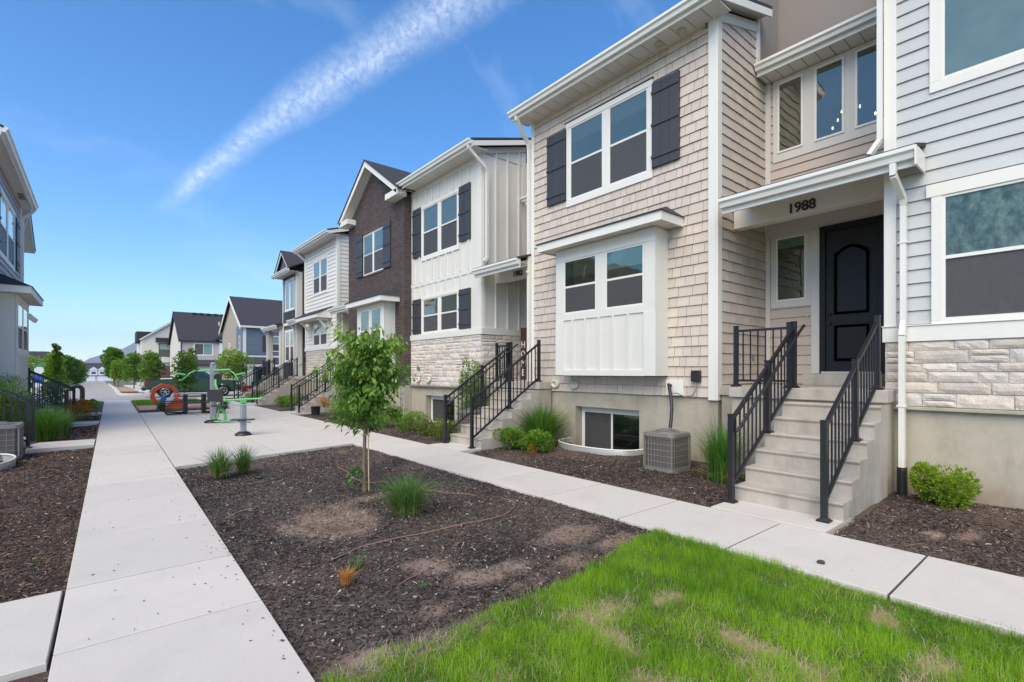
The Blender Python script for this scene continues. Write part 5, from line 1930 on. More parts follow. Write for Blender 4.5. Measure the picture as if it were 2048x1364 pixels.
def railing(pts, label, group='black metal railings of the front steps', hand=None, nb=None, bot=0.10, gap=0.112, tops=1.05):
    """pts: list of (x,y,zbase,ztop) posts; rails run between; balusters hang between the rails"""
    x, y, z, _ = pts[0]
    t = empty('railing', (x, y, z), label, 'railing', group)
    for (x, y, z, zt) in pts:
        mb = MB(); post(mb, x, y, z, zt)
        p = mb.build('post', 'black_metal', t)
        mb = MB(); flange(mb, x, y, z + 0.001)
        mb.build('post_base', 'black_metal', p)
    for a, b in zip(pts[:-1], pts[1:]):
        ta, tb = Vector((a[0], a[1], a[3] - 0.07)), Vector((b[0], b[1], b[3] - 0.07))
        slope = (tb.z - ta.z)
        h = min(a[3] - a[2], b[3] - b[2])
        ba, bb = Vector((a[0], a[1], a[3] - 0.07 - (h - 0.07 - bot))), Vector((b[0], b[1], b[3] - 0.07 - (h - 0.07 - bot)))
        d = (tb - ta).normalized()
        MB().beam(ta + d * 0.02, tb - d * 0.02, 0.042, 0.036).build('top_rail', 'black_metal', t)
        MB().beam(ba + d * 0.02, bb - d * 0.02, 0.036, 0.032).build('bottom_rail', 'black_metal', t)
        L = math.hypot(b[0] - a[0], b[1] - a[1])
        n = max(1, int(round(L / gap)) - 1)
        for k in range(1, n + 1):
            q = k / (n + 1)
            p0, p1 = ba.lerp(bb, q), ta.lerp(tb, q)
            w = 0.0165
            box('baluster', (p0.x - w / 2, p0.y - w / 2, round(p0.z, 3)), (p0.x + w / 2, p0.y + w / 2, round(p0.z, 3) + round(p1.z - p0.z, 2)), 'black_metal', t)
    if hand:
        mb = MB().tube(hand, 0.02, 8)
        mb.build('handrail', 'black_metal', t)
        for k in (0.12, 0.52, 0.9):
            a, b = Vector(hand[1]), Vector(hand[-2])
            p = a.lerp(b, k)
            MB().tube([p, p + Vector((0, 0.075 if hand[0][1] < pts[0][1] else -0.075, -0.03))], 0.008, 5).build('rail_bracket', 'black_metal', t)
    return t


def stair_rails(y0, y1, name, x0=5.91, x1=7.80, zt0=1.07, zt1=2.32, zb=1.36, zm=(6.92, 0.775), side=1, extra=True, hand=True):
    """two flights of railing on the stairs between y0 (right) and y1 (left)"""
    for y, w in ((y1, 'left'), (y0, 'right')):
        zmt = zt0 + (zt1 - zt0) * (zm[0] - x0) / (x1 - x0)
        h = None
        if hand and w == 'left':
            o = -0.075
            h = [(x0 + side * 0.03, y + o * 0.6, zt0 - 0.20), (x0 + side * 0.10, y + o, zt0 - 0.135), (x1 - side * 0.02, y + o, zt1 - 0.155), (x1 + side * 0.16, y + o, zt1 - 0.04)]
        railing([(x0, y, 0.006, zt0), (zm[0], y, zm[1], zmt), (x1, y, zb, zt1)], name % w, hand=h)


stairs(1.80, 2.97, [(7.70, 8.16, 1.80, 3.87), (8.161, XB - 0.01, 1.94, 4.28)], 'seven-riser concrete steps rising to the landing of number 1988',
       door=(9.52, 2.30, 1.361, XB - 0.08, 3.46, 1.555))
stair_rails(1.93, 2.94, 'black metal stair railing on the %s side of the steps to the tan house')
railing([(7.76, 3.78, 1.36, 2.31), (7.76, 2.99, 1.36, 2.31)], 'short level black railing guarding the 1988 landing above the wall')
stairs(8.32, 9.50, [(7.70, 8.12, 8.32, 10.05), (8.121, XB - 0.01, 9.12, 11.04)], 'concrete steps rising to the entry of number 1982',
       door=(9.6, 9.3, 1.361, XB - 0.02, 10.1, 1.55))
stair_rails(8.43, 9.45, 'black metal stair railing on the %s side of the steps beside the stone base')
railing([(7.76, 9.96, 1.36, 2.31), (7.76, 9.53, 1.36, 2.31)], 'short level black railing on the 1982 landing in front of the stone')
stairs(19.98, 21.20, [(7.70, 8.16, 19.98, 22.05), (8.161, XB - 0.01, 20.02, 22.05)], 'concrete steps to the brick house entry, behind the young tree')
stair_rails(20.1, 21.1, 'black stair railing on the %s side of the steps by the brick house')
stairs(26.75, 27.95, [(7.70, 8.16, 26.6, 28.05), (8.161, XB - 0.01, 26.6, 28.05)], 'concrete steps between the white lap-sided house and the dark end house')
stair_rails(26.86, 27.85, 'black stair railing on the %s side of the steps by the white lap-sided house')
stairs(31.15, 32.35, [(7.70, XB - 0.01, 30.75, 33.85)], 'concrete steps up to the columned porch of the dark end house')
stair_rails(31.22, 32.28, 'black stair railing on the %s side of the steps to the columned porch')
railing([(7.76, 33.7, 1.36, 2.31), (7.76, 32.4, 1.36, 2.31)], 'level black railing on the columned porch at the far end')

# ================================================================== THE LEFT-HAND ROW (0.62 m lower)
LO = -0.62
XL = -2.12
FL = Face('x+', XL)
G = empty('townhouse', (XL, 20, 0), 'gray-lilac shingled townhouse with dark shutters and a white bay, at the left edge', 'townhouse', 'attached townhouses of the left-hand row')
box('foundation', (-13, 16.6, -0.5), (XL - 0.015, 23.4, 1.14 + LO), 'stucco_tan', G)
box('wall', (-13, 16.62, 1.14 + LO), (XL - 0.01, 23.38, 7.26), 'sheath', G)
hG = [(18.6, 22.0, 4.76, 6.5), (18.1, 20.8, 0.9, 3.9)]
laps(FL, 16.7, 23.27, 1.14 + LO, 7.13, 0.182, 'siding_lilac', G, hG, joint=False)
FL.box('corner_board', 23.27, 23.41, 0.5, 7.12, 0.0, 0.045, 'white_trim', G)
window(FL, 18.75, 21.85, 4.70, 6.56, G, 2, 0.12, 0.13, 'pane_sky', mull=0.2, blind=0.1)
shutter(FL, 22.0, 22.62, 4.85, 6.45, G)
shutter(FL, 18.05, 18.68, 4.85, 6.45, G)
gutter(XL + 0.33, 16.4, 23.62, 7.30, G, sgn=1)
box('fascia', (XL + 0.30, 16.4, 7.10), (XL + 0.328, 23.62, 7.28), 'white_gutter', G)
soffit(FL, 16.4, 23.6, 0.0, 0.30, 7.14, 7.14, G)
for k in range(5):
    box('soffit_slot', (XL + 0.10, 21.6 + k * 0.16, 7.128), (XL + 0.24, 21.65 + k * 0.16, 7.138), 'black_trim', G)
mb = MB(); slab_quad(mb, [(XL + 0.37, 16.4, 7.32), (XL + 0.37, 23.62, 7.32), (-7, 23.62, 8.9), (-7, 16.4, 8.9)], 0.06); mb.build('roof', 'roof_shingle', G)
MB().prism([(XL + 0.33, 7.14), (XL + 0.33, 7.27), (-7, 8.85), (-7, 8.65)], 1, 23.60, 23.63).build('rake_board', 'white_trim', G)
downspout([(XL + 0.38, 23.5, 7.18), (XL + 0.30, 23.5, 7.04), (XL + 0.06, 23.46, 6.78), (XL + 0.05, 23.46, 4.0)], G, 0.08)
bG = empty('bay_window', (-1.9, 19.4, 0.9)); bG.parent = G; bG.location = Vector((-1.9, 19.4, 0.9)) - WL[G]
FLb = Face('x+', -1.72)
box('bay_wall', (XL, 18.10, 0.86), (-1.725, 20.80, 3.65), 'board_white', bG)
window(FLb, 18.10, 20.80, 2.05, 3.62, G, 2, 0.28, 0.22, 'pane_sky', mull=0.25, blind=0.0, sill=0.14, td=0.03, trim_m='board_white')
FLb.box('panel', 18.10, 20.80, 0.98, 2.05, 0.0, 0.008, 'board_white', bG)
for s in (18.45, 18.9, 19.3, 19.7, 20.1, 20.45): FLb.box('batten', s - .022, s + .022, 0.98, 2.05, 0.008, 0.042, 'board_white', bG)
FLb.box('band', 18.10, 20.80, 0.86, 0.98, 0.0, 0.034, 'board_white', bG)
Face('y-', 18.10).box('side_panel', XL + 0.01, -1.73, 0.86, 3.62, 0.0, 0.014, 'board_white', bG)
mb = MB()
mb.box((-1.43, 17.75, 3.62), (-1.40, 21.15, 3.80)); mb.box((XL + .02, 17.75, 3.62), (-1.431, 17.78, 3.80)); mb.box((XL + .02, 21.12, 3.62), (-1.431, 21.15, 3.80))
mb.build('fascia', 'white_trim', bG)
soffit(FL, 17.78, 21.12, 0.02, 0.68, 3.64, 3.64, bG)
r = MB()
a, b = -1.37, XL + 0.02
r.add([(a, 17.72, 3.80), (a, 21.18, 3.80), (b, 21.18, 3.80), (b, 17.72, 3.80), (b, 18.1, 4.16), (b, 20.8, 4.16)],
      [(0, 1, 2, 3), (0, 4, 5, 1), (0, 3, 4), (1, 5, 2), (3, 2, 5, 4)])
r.build('roof', 'roof_shingle', bG)
box('foundation', (-13, 13.0, -0.5), (XL - 0.3, 16.6, 1.14 + LO), 'stucco_tan', G)
# next house up the left row
H = empty('townhouse', (-2.8, 29, 0), 'pale shingled townhouse with a white gable beyond the gray-lilac house on the left', 'townhouse', 'attached townhouses of the left-hand row')
box('foundation', (-13, 23.41, -0.5), (-3.2, 31.7, 1.14 + LO), 'stucco_tan', H)
box('wall', (-13, 23.41, 0.5), (-4.0, 26.5, 6.6), 'board_white', H)
box('wall', (-13, 26.5, 0.5), (-2.79, 31.7, 7.1), 'sheath_light', H)
FH = Face('x+', -2.78)
laps(FH, 26.6, 31.6, 0.52, 7.0, 0.182, 'siding_white', H, joint=False)
FH.box('corner_board', 31.6, 31.75, 0.5, 7.0, 0.0, 0.045, 'white_trim', H)
MB().prism([(27.0, 7.0), (31.4, 7.0), (29.2, 8.3)], 0, -8, -2.79).build('gable_wall', 'board_white', H)
for sg_ in (-1, 1):
    MB().prism([(29.2, 8.5), (29.2, 8.28), (29.2 + sg_ * 2.2, 6.98), (29.2 + sg_ * 2.28, 7.12)], 0, -2.38, -2.35).build('rake_board', 'white_trim', H)
    mb = MB(); slab_quad(mb, [(-2.32, 29.2, 8.54), (-2.32, 29.2 + sg_ * 2.3, 7.14), (-9, 29.2 + sg_ * 2.3, 7.14), (-9, 29.2, 8.54)], 0.04); mb.build('roof', 'roof_shingle', H)
    mb = MB(); slab_quad(mb, [(-2.38, 29.2, 8.36), (-2.38, 29.2 + sg_ * 2.25, 7.02), (-2.79, 29.2 + sg_ * 2.25, 7.02), (-2.79, 29.2, 8.36)], 0.02); mb.build('soffit_board', 'soffit', H)
gutter(-1.98, 23.6, 26.1, 3.58, H, sgn=1)
mb = MB(); slab_quad(mb, [(-1.92, 23.6, 3.60), (-1.92, 26.1, 3.60), (-4, 26.1, 4.2), (-4, 23.6, 4.2)], 0.05); mb.build('roof', 'roof_shingle', H)
box('beam', (-2.5, 23.6, 3.30), (-2.3, 26.0, 3.58), 'white_trim', H)


def left_flight(y0, y1, lab, rl, xr=-1.25, front=True):
    stairs(y0, y1, [(-4.0, xr - 1.10, y0 - 0.2, y1 + 0.7)], lab, xr=xr, n=5, rise=(1.36 + LO) / 5, sgn=-1)
    zl = 1.36 + LO
    for y, w in ((y0 + 0.07, 'near'), (y1 - 0.07, 'far')):
        railing([(xr + 0.07, y, 0.0, 1.02), (xr - 1.20, y, zl, zl + 0.98), (xr - 2.4, y, zl, zl + 0.98)], rl % w)


left_flight(14.3, 15.4, 'low concrete steps beside the big air conditioner at the left edge', 'black railing on the %s side of the steps by the left air conditioner')
left_flight(20.35, 21.5, 'low concrete steps just past the white bay on the left', 'black railing on the %s side of the steps just past the left bay', xr=-0.92)
left_flight(24.6, 25.75, 'low concrete steps farthest up the left row', 'black railing on the %s side of the farthest steps of the left row', xr=-0.88)


# ================================================================== AIR CONDITIONERS, WINDOW WELLS
def ac_unit(loc, w, h, label, rot=0.0):
    t = empty('air_conditioner', (0, 0, 0), label, 'air conditioner', 'air conditioning units beside the houses')
    def rsq(a, r, n=5):
        pts = []
        for cx, cy, s in ((1, 1, 0), (-1, 1, 90), (-1, -1, 180), (1, -1, 270)):
            for k in range(n + 1):
                q = R(s + 90 * k / n)
                pts.append((cx * (a - r) + r * math.cos(q), cy * (a - r) + r * math.sin(q)))
        return pts
    a = w / 2
    MB().prism(rsq(a - 0.02, 0.09), 2, 0.05, h - 0.10).build('coil', 'ac_fin', t)
    MB().prism(rsq(a + 0.004, 0.10), 2, 0.0, 0.055).build('base_pan', 'ac_metal', t)
    mb = MB().prism(rsq(a + 0.006, 0.10), 2, h - 0.10, h - 0.055)
    mb.prism(rsq(a - 0.01, 0.09), 2, h - 0.055, h - 0.04)
    mb.build('top_cover', 'ac_metal', t)
    gp = rsq(a - 0.004, 0.095, 4)
    mb = MB()
    for k in range(6):
        z = 0.07 + (h - 0.19) * k / 5
        for p, q in zip(gp, gp[1:] + gp[:1]): mb.tube([(p[0], p[1], z), (q[0], q[1], z)], 0.0022, 4, False)
    per = []
    L = 0
    for p, q in zip(gp, gp[1:] + gp[:1]):
        per.append((L, p, q)); L += math.dist(p, q)
    n = 36
    for k in range(n):
        d = L * k / n
        for s, p, q in per:
            l = math.dist(p, q)
            if s <= d < s + l:
                u = (d - s) / l
                x, y = p[0] + (q[0] - p[0]) * u, p[1] + (q[1] - p[1]) * u
                mb.tube([(x, y, 0.05), (x, y, h - 0.10)], 0.002, 4, False)
                break
    mb.build('wire_guard', 'ac_wire', t)
    for sx in (-1, 1):
        for sy in (-1, 1):
            c = a - 0.03
            box('corner_post', (sx * c - 0.012, sy * c - 0.012, 0.05), (sx * c + 0.012, sy * c + 0.012, h - 0.1), 'ac_metal', t)
    mb = MB().lathe([(a * 0.74, h - 0.045), (a * 0.76, h - 0.03), (a * 0.72, h - 0.028), (a * 0.70, h - 0.05)], (0, 0, 0), 24)
    for k in range(1, 9):
        r = a * 0.74 * k / 9
        ps = [(r * math.cos(q * math.pi / 10), r * math.sin(q * math.pi / 10), h - 0.03 + 0.05 * (1 - (k / 9) ** 2)) for q in range(21)]
        mb.tube(ps, 0.0028, 4, False)
    for k in range(8):
        q = k * math.pi / 4
        ps = [(a * 0.74 * s * math.cos(q), a * 0.74 * s * math.sin(q), h - 0.03 + 0.05 * (1 - s * s)) for s in (0, .35, .7, 1)]
        mb.tube(ps, 0.005, 4, False)
    mb.build('fan_guard', 'ac_metal', t)
    mb = MB()
    for k in range(3):
        q = k * 2.094
        v = [(0.03 * math.cos(q), 0.03 * math.sin(q), h - 0.06), (a * .66 * math.cos(q - .3), a * .66 * math.sin(q - .3), h - 0.05), (a * .66 * math.cos(q + .35), a * .66 * math.sin(q + .35), h - 0.085)]
        mb.add(v + [(x, y, z - 0.006) for x, y, z in v], [(0, 1, 2), (5, 4, 3), (0, 3, 4, 1), (1, 4, 5, 2), (2, 5, 3, 0)])
    mb.build('fan_blade', 'black_plastic', t)
    t.location = loc
    t.rotation_euler = (0, 0, rot)
    return t


ac_unit((7.22, 4.68, -0.02), 0.58, 0.66, 'grey air conditioner beside the basement window of the tan house', 0.0)
ac_unit((-1.62, 13.55, -0.05), 0.86, 0.68, 'weathered air conditioner at the left edge, in front of the steps', 0.03)
ac_unit((-1.40, 18.75, -0.05), 0.74, 0.62, 'air conditioner half hidden by grass below the white bay on the left')
ac_unit((7.45, 10.6, -0.02), 0.58, 0.64, 'air conditioner behind the 1982 railing, left of the tall shrub')
ac_unit((7.0, 22.3, -0.02), 0.58, 0.64, 'far air conditioner beyond the brick house steps')


def well(cx, cy, hw, dep, label, left=False, z=0.02):
    t = empty('window_well', (cx, cy, z - 0.4), label, 'window well', 'galvanised window wells against the foundations')
    sg_ = 1 if left else -1
    pts = []
    for k in range(25):
        u = k / 24
        a = math.pi * u
        y = cy + hw * (-math.cos(a) if True else 0)
        e = max(0.0, math.sin(a)) ** 0.55
        pts.append((cx + sg_ * dep * e, y))
    rows = 9
    mb = MB()
    v, f = [], []
    for j in range(rows):
        zz = z - 0.32 + 0.40 * j / (rows - 1)
        o = 0.012 * (j % 2)
        for (x, y) in pts:
            dx, dy = x - cx, y - cy
            l = math.hypot(dx, dy) or 1
            v.append((x + dx / l * o, y + dy / l * o, zz))
    n = len(pts)
    for j in range(rows - 1):
        for i in range(n - 1): f.append((j * n + i, j * n + i + 1, (j + 1) * n + i + 1, (j + 1) * n + i))
    mb.add(v, f, 0, True)
    k = len(mb.v)
    me = mb.build('corrugated_wall', 'galvanised', t, fix=False)
    mb = MB().tube([(x, y, z + 0.085) for x, y in pts], 0.016, 6)
    mb.build('rim', 'white_trim', t)
    for yy in (cy - hw, cy + hw):
        box('wall_flange', (min(cx, cx - sg_ * 0.05), yy - 0.02, z - 0.2), (max(cx, cx - sg_ * 0.05), yy + 0.02, z + 0.07), 'galvanised', t)
    return t


well(8.16, 6.72, 1.02, 0.80, 'curved white-rimmed window well below the bay of the tan house')
well(8.16, 13.4, 1.0, 0.6, 'window well in front of the 1982 stone base, behind the shrubs')
well(XL + 0.02, 12.35, 0.95, 0.92, 'corrugated window well at the left edge in front of the air conditioner', True, z=-0.02)

# ================================================================== PLANTS
def leaves(P, D, size, m, name, parent, r, loc, aspect=0.42, droop=0.25, jitter=0.6):
    """pointed, folded leaves: P base points, D directions"""
    n = len(P)
    D = D + nrg.normal(0, jitter, (n, 3)) * 0.35
    D = D / np.linalg.norm(D, axis=1)[:, None]
    up = nrg.normal(0, jitter, (n, 3)) + np.array([0, 0, 1.2])
    S = np.cross(D, up)
    S = S / np.maximum(np.linalg.norm(S, axis=1)[:, None], 1e-4)
    Nn = np.cross(S, D)
    L = size * nrg.uniform(0.6, 1.25, n)
    L = L[:, None]
    W = L * aspect
    dz = np.array([0, 0, -1.0])
    p0 = P
    pm = P + D * L * 0.45 + dz * L * droop * 0.15
    p1 = P + D * L * 0.95 + dz * L * droop
    l1 = pm - S * W * 0.5 + Nn * W * 0.16
    r1 = pm + S * W * 0.5 + Nn * W * 0.16
    V = np.stack([p0, l1, p1, r1, pm - Nn * W * 0.05], 1).reshape(-1, 3)
    b = np.arange(n) * 5
    F = np.stack([np.stack([b, b + 4, b + 1], 1), np.stack([b + 4, b + 2, b + 1], 1), np.stack([b, b + 3, b + 4], 1), np.stack([b + 4, b + 3, b + 2], 1)], 1).reshape(-1, 3)
    return npmesh(name, V, F, m, parent, attr=np.repeat(np.clip(r, 0, 1), 4), loc=loc)


def main_tree():
    X0, Y0 = 2.76, 6.47
    t = empty('young_tree', (X0, Y0, -0.03), 'young staked tree with drooping leaves in the middle of the mulch bed', 'tree')
    mb = MB().tube([(X0, Y0, -0.06), (X0 - .01, Y0, 0.3), (X0 + .005, Y0, 0.9), (X0 + .01, Y0, 1.4), (X0 + .03, Y0, 1.95)], 0.03, 8,
                   rs=[0.036, 0.027, 0.023, 0.017, 0.006])
    P, D, Rr = [], [], []
    c = Vector((X0, Y0, 0))
    br = []
    for k in range(48):
        z0 = 0.84 + 0.98 * (k / 48) ** 0.85
        az = k * 2.399 + rng.uniform(-.3, .3)
        el = R(rng.uniform(22, 52)) + (z0 - 0.9) * 0.3
        ln = rng.uniform(0.40, 0.70) * (1.05 - 0.40 * abs((z0 - 1.3) / 0.75))
        if rng.random() < 0.25: ln *= 1.3
        pts = []
        p = Vector((X0 + 0.01, Y0, z0))
        d = Vector((math.cos(az) * math.cos(el), math.sin(az) * math.cos(el), math.sin(el)))
        for s in range(6):
            pts.append(p.copy())
            p = p + d * ln / 5
            d = (d + Vector((rng.uniform(-.12, .12), rng.uniform(-.12, .12), -0.10))).normalized()
        br.append(pts)
        mb.tube(pts, 0.006, 5, rs=[0.009, 0.007, 0.006, 0.005, 0.004, 0.002])
        for s in range(1, 6):
            for q in range(21 if s > 2 else 12):
                b = pts[s - 1].lerp(pts[s], rng.random())
                off = Vector((rng.gauss(0, 1), rng.gauss(0, 1), rng.gauss(0, 0.8))) * 0.065
                P.append(b + off)
                o = Vector((b.x - X0, b.y - Y0, 0)).normalized() if (b.x - X0) ** 2 + (b.y - Y0) ** 2 > 1e-4 else Vector((1, 0, 0))
                D.append(o * 0.55 + Vector((rng.gauss(0, .5), rng.gauss(0, .5), -0.75 + 0.35 * rng.random())))
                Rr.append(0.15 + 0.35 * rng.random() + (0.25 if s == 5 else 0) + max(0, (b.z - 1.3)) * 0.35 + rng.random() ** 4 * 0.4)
    for (zz, az) in ((0.22, 3.4), (0.3, 3.0), (0.84, 0.3), (0.82, 0.4), (0.86, 0.2), (0.85, 2.9), (0.28, 3.2)):
        for q in range(9):
            P.append(Vector((X0 + math.cos(az) * rng.uniform(.02, .2), Y0 + math.sin(az) * rng.uniform(.02, .2), zz + rng.uniform(-.07, .05))))
            D.append(Vector((math.cos(az), math.sin(az), -0.5))); Rr.append(rng.random() * 0.6)
    mb.build('trunk', 'bark', t)
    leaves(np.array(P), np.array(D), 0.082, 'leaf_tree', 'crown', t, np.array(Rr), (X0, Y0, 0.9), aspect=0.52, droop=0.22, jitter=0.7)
    st = empty('tree_stake', (X0 + 0.06, Y0 - 0.05, 0), 'pale wooden stake tied to the young tree in the mulch bed', 'stake')
    MB().tube([(X0 + .045, Y0 - .035, -0.1), (X0 + .035, Y0 - .03, 0.95)], 0.008, 7).build('pole', 'stake_wood', st)
    ps = [(X0 + 0.01 + 0.048 * math.cos(q), Y0 - .02 + 0.055 * math.sin(q), 0.735 + 0.01 * math.sin(q * 2)) for q in np.linspace(0, 6.283, 15)]
    MB().tube(ps + [(X0 - 0.06, Y0 - 0.06, 0.75), (X0 - 0.09, Y0 - 0.07, 0.752)], 0.004, 5).build('tie', 'stake_wood', st)


main_tree()


def grass_clump(x, y, h, rad, label, cat='ornamental grass', n=700, m='blade_green', group=None, w=0.006, z=0.0, lean=0.8, straw=0.0, kindn='ornamental_grass', seg=4):
    t = empty(kindn, (x, y, z), label, cat, group)
    a = nrg.uniform(0, 6.283, n)
    r0 = np.abs(nrg.normal(0, rad * 0.22, n))
    bx, by = x + np.cos(a) * r0, y + np.sin(a) * r0
    a2 = a + nrg.normal(0, 0.5, n)
    hh = h * nrg.uniform(0.55, 1.15, n)
    ln = np.clip(np.abs(nrg.normal(rad / h * 0.8, 0.35, n)) * lean, 0.02, 2.0)
    blades(n, bx, by, np.full(n, z - 0.02), hh, nrg.uniform(0.6, 1.3, n) * w, ln, a2, m, 'blades', nrg.random(n) ** 1.3, t, kind=None, seg=seg, loc=(x, y, z))
    if straw > 0:
        k = int(n * straw)
        a = nrg.uniform(0, 6.283, k)
        blades(k, x + np.cos(a) * rad * .3, y + np.sin(a) * rad * .3, np.full(k, z - 0.01), h * nrg.uniform(0.15, 0.42, k), np.full(k, w * 0.8),
               nrg.uniform(0.5, 2.2, k), a, 'blade_straw', 'dry_blades', nrg.random(k), t, kind=None, seg=3, loc=(x, y, z))
    return t


grass_clump(2.67, 5.10, 0.46, 0.31, 'rounded green grass clump in the bed to the right of the staked tree', n=1000, m='blade_grey', w=0.009, straw=0.12, lean=1.15)
grass_clump(1.40, 8.72, 0.46, 0.22, 'tufted grass at the left end of the bed, beside the patio edge', n=420, m='blade_grey', w=0.011, straw=0.3, lean=1.1)
grass_clump(1.75, 8.85, 0.44, 0.19, 'smaller grass tuft joined to the right of the one at the patio edge', n=340, m='blade_grey', w=0.011, straw=0.25, lean=1.1)
grass_clump(1.44, 3.72, 0.13, 0.09, 'small dry orange grass tuft at the front of the mulch bed', 'grass tuft', n=260, m='blade_orange', w=0.004, lean=0.9, kindn='grass_tuft')
grass_clump(1.60, 3.92, 0.20, 0.16, 'thin green grass sprig beside the dry orange tuft', 'grass tuft', n=46, m='blade_grey', w=0.004, lean=1.1, kindn='grass_tuft')
grass_clump(3.62, 9.55, 0.09, 0.10, 'straw-coloured dead tuft near the patio corner of the bed', 'grass tuft', n=120, m='blade_straw', w=0.005, kindn='grass_tuft')
grass_clump(1.85, 3.28, 0.05, 0.07, 'tiny greenish weed flat in the front of the mulch', 'grass tuft', n=60, m='blade_grey', w=0.003, kindn='grass_tuft', lean=1.2)
grass_clump(2.98, 6.30, 0.11, 0.14, 'low weeds at the foot of the staked tree', 'grass tuft', n=90, m='blade_grey', w=0.004, kindn='grass_tuft', lean=1.3)
grass_clump(-0.42, 5.75, 0.09, 0.05, 'small green sprig in the left mulch bed beside the walk', 'grass tuft', n=26, m='blade_grey', w=0.003, kindn='grass_tuft')
grass_clump(7.45, 7.95, 0.92, 0.62, 'big arching grass clump against the tan house, right of the 1982 steps', n=1900, w=0.013, lean=0.9, straw=0.05)
grass_clump(7.10, 3.66, 0.86, 0.42, 'upright grass clump between the air conditioner and the 1988 railing', n=900, w=0.012, lean=0.85, straw=0.12)
grass_clump(-1.02, 16.2, 0.80, 0.42, 'bright green mounded grass beyond the first left railing', n=1500, w=0.009, lean=0.85)
grass_clump(-0.72, 17.0, 0.75, 0.30, 'grayish grass leaning over the left bed behind the mounded one', n=500, m='blade_grey', w=0.007, lean=1.0)
grass_clump(1.92, 25.2, 0.45, 0.28, 'green grass clump beside the walk beyond the patio', n=260, w=0.014, m='blade_grey')
grass_clump(4.2, 24.9, 0.45, 0.28, 'green grass clump behind the picnic table', n=260, w=0.014, m='blade_grey')


def shrub(x, y, rx, h, label, m='leaf_shrub', n=900, size=0.05, z=0.0, group=None, lumps=9, cat='shrub', aspect=0.45, ry=None, twigs=True, droop=0.1):
    t = empty('shrub', (x, y, z), label, cat, group)
    ry = ry or rx
    n = int(n * 1.9)
    cs = []
    for k in range(lumps):
        a = k * 2.4 + rng.random()
        q = rng.uniform(0.25, 0.72)
        cs.append((x + math.cos(a) * rx * q, y + math.sin(a) * ry * q, z + h * rng.uniform(0.28, 0.74), rng.uniform(0.30, 0.45)))
    cs.append((x, y, z + h * 0.5, 0.6))
    P, D, Rr = [], [], []
    for i in range(n):
        cx, cy, cz, s = rng.choice(cs)
        v = Vector((rng.gauss(0, 1), rng.gauss(0, 1), rng.gauss(0, 1))).normalized()
        rr = rng.uniform(0.55, 1.0) ** 0.5
        p = Vector((cx + v.x * rx * s * rr, cy + v.y * ry * s * rr, cz + v.z * h * s * rr))
        if p.z < z + 0.01: continue
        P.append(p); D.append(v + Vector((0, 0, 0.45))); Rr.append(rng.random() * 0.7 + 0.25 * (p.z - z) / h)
    if twigs:
        mb = MB()
        for cx, cy, cz, s in cs: mb.tube([(x, y, z - .02), ((x + cx) / 2, (y + cy) / 2, (z + cz) / 2), (cx, cy, cz)], 0.006, 4, False)
        mb.build('stem', 'bark', t)
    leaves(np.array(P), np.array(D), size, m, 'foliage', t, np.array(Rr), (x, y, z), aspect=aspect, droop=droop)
    return t


shrub(7.66, 1.22, 0.34, 0.46, 'bright lime-green shrub by the black drain boot under the gray house', 'leaf_lime', 2000, 0.05, aspect=0.55)
shrub(6.55, 7.95, 0.34, 0.40, 'low green shrub just right of the 1982 steps, the left one of two', 'leaf_shrub', 1500, 0.05)
shrub(6.62, 7.22, 0.34, 0.42, 'low green shrub with a browned patch, between the grass clump and the walk', 'leaf_shrub', 1500, 0.05)
shrub(6.42, 7.12, 0.12, 0.22, 'browned twiggy patch in front of the low shrub right of the 1982 steps', 'leaf_orange', 130, 0.04, lumps=4, cat='dead shrub')
for i, (x, y, rx, h, m, lab) in enumerate([
        (6.35, 10.25, .42, .40, 'leaf_olive', 'olive-tinged low shrub nearest the 1982 railing'),
        (6.40, 11.15, .45, .44, 'leaf_olive', 'second low shrub from the 1982 railing, olive-tinged'),
        (6.45, 12.15, .50, .50, 'leaf_shrub', 'third low shrub from the 1982 railing, round and green'),
        (6.45, 13.5, .48, .46, 'leaf_shrub', 'low shrub right behind the young tree trunk, under its leaves'),
        (6.42, 14.7, .50, .52, 'leaf_shrub', 'low green shrub left of the young tree, fifth from the 1982 railing'),
        (6.40, 16.0, .52, .55, 'leaf_shrub', 'low green shrub in front of the brick house, sixth from the 1982 railing'),
        (6.45, 17.3, .52, .55, 'leaf_shrub', 'low green shrub next to the steps of the brick house'),
        (6.55, 22.6, .60, .60, 'leaf_shrub', 'green shrub between the brick house steps and the next railing'),
        (6.45, 24.3, .50, .42, 'leaf_shrub', 'low shrub in front of the white lap-sided house'),
        (6.5, 29.6, .55, .55, 'leaf_olive', 'olive shrub in front of the dark end house')]):
    shrub(x, y, rx, h, lab, m, 1000 if y < 18 else 500, 0.055 if y < 18 else 0.09, group='low shrubs along the right-hand houses')
shrub(6.5, 19.0, 0.22, 0.36, 'small orange-brown shrub in front of the steps by the brick house', 'leaf_orange', 260, 0.06, z=0.25)
shrub(-0.62, 22.2, 0.46, 0.42, 'round golden-orange shrub beside the left walk', 'leaf_orange', 1200, 0.06)
shrub(-0.75, 27.6, 0.60, 0.40, 'low reddish-orange shrub beyond the golden one', 'leaf_orange', 600, 0.08)
shrub(0.0 - 0.55, 27.9, 0.55, 0.35, 'low green shrub mixed with the reddish-orange one by the walk', 'leaf_olive', 500, 0.08)
shrub(-1.78, 16.9, 0.55, 1.42, 'tall feathery green shrub at the left edge behind the railing', 'leaf_mid', 4200, 0.085, aspect=0.2, lumps=18)
shrub(-1.15, 20.1, 0.4, 0.8, 'fine-leaved gray-green shrub in front of the second left steps', 'leaf_dark', 900, 0.05, aspect=0.2)
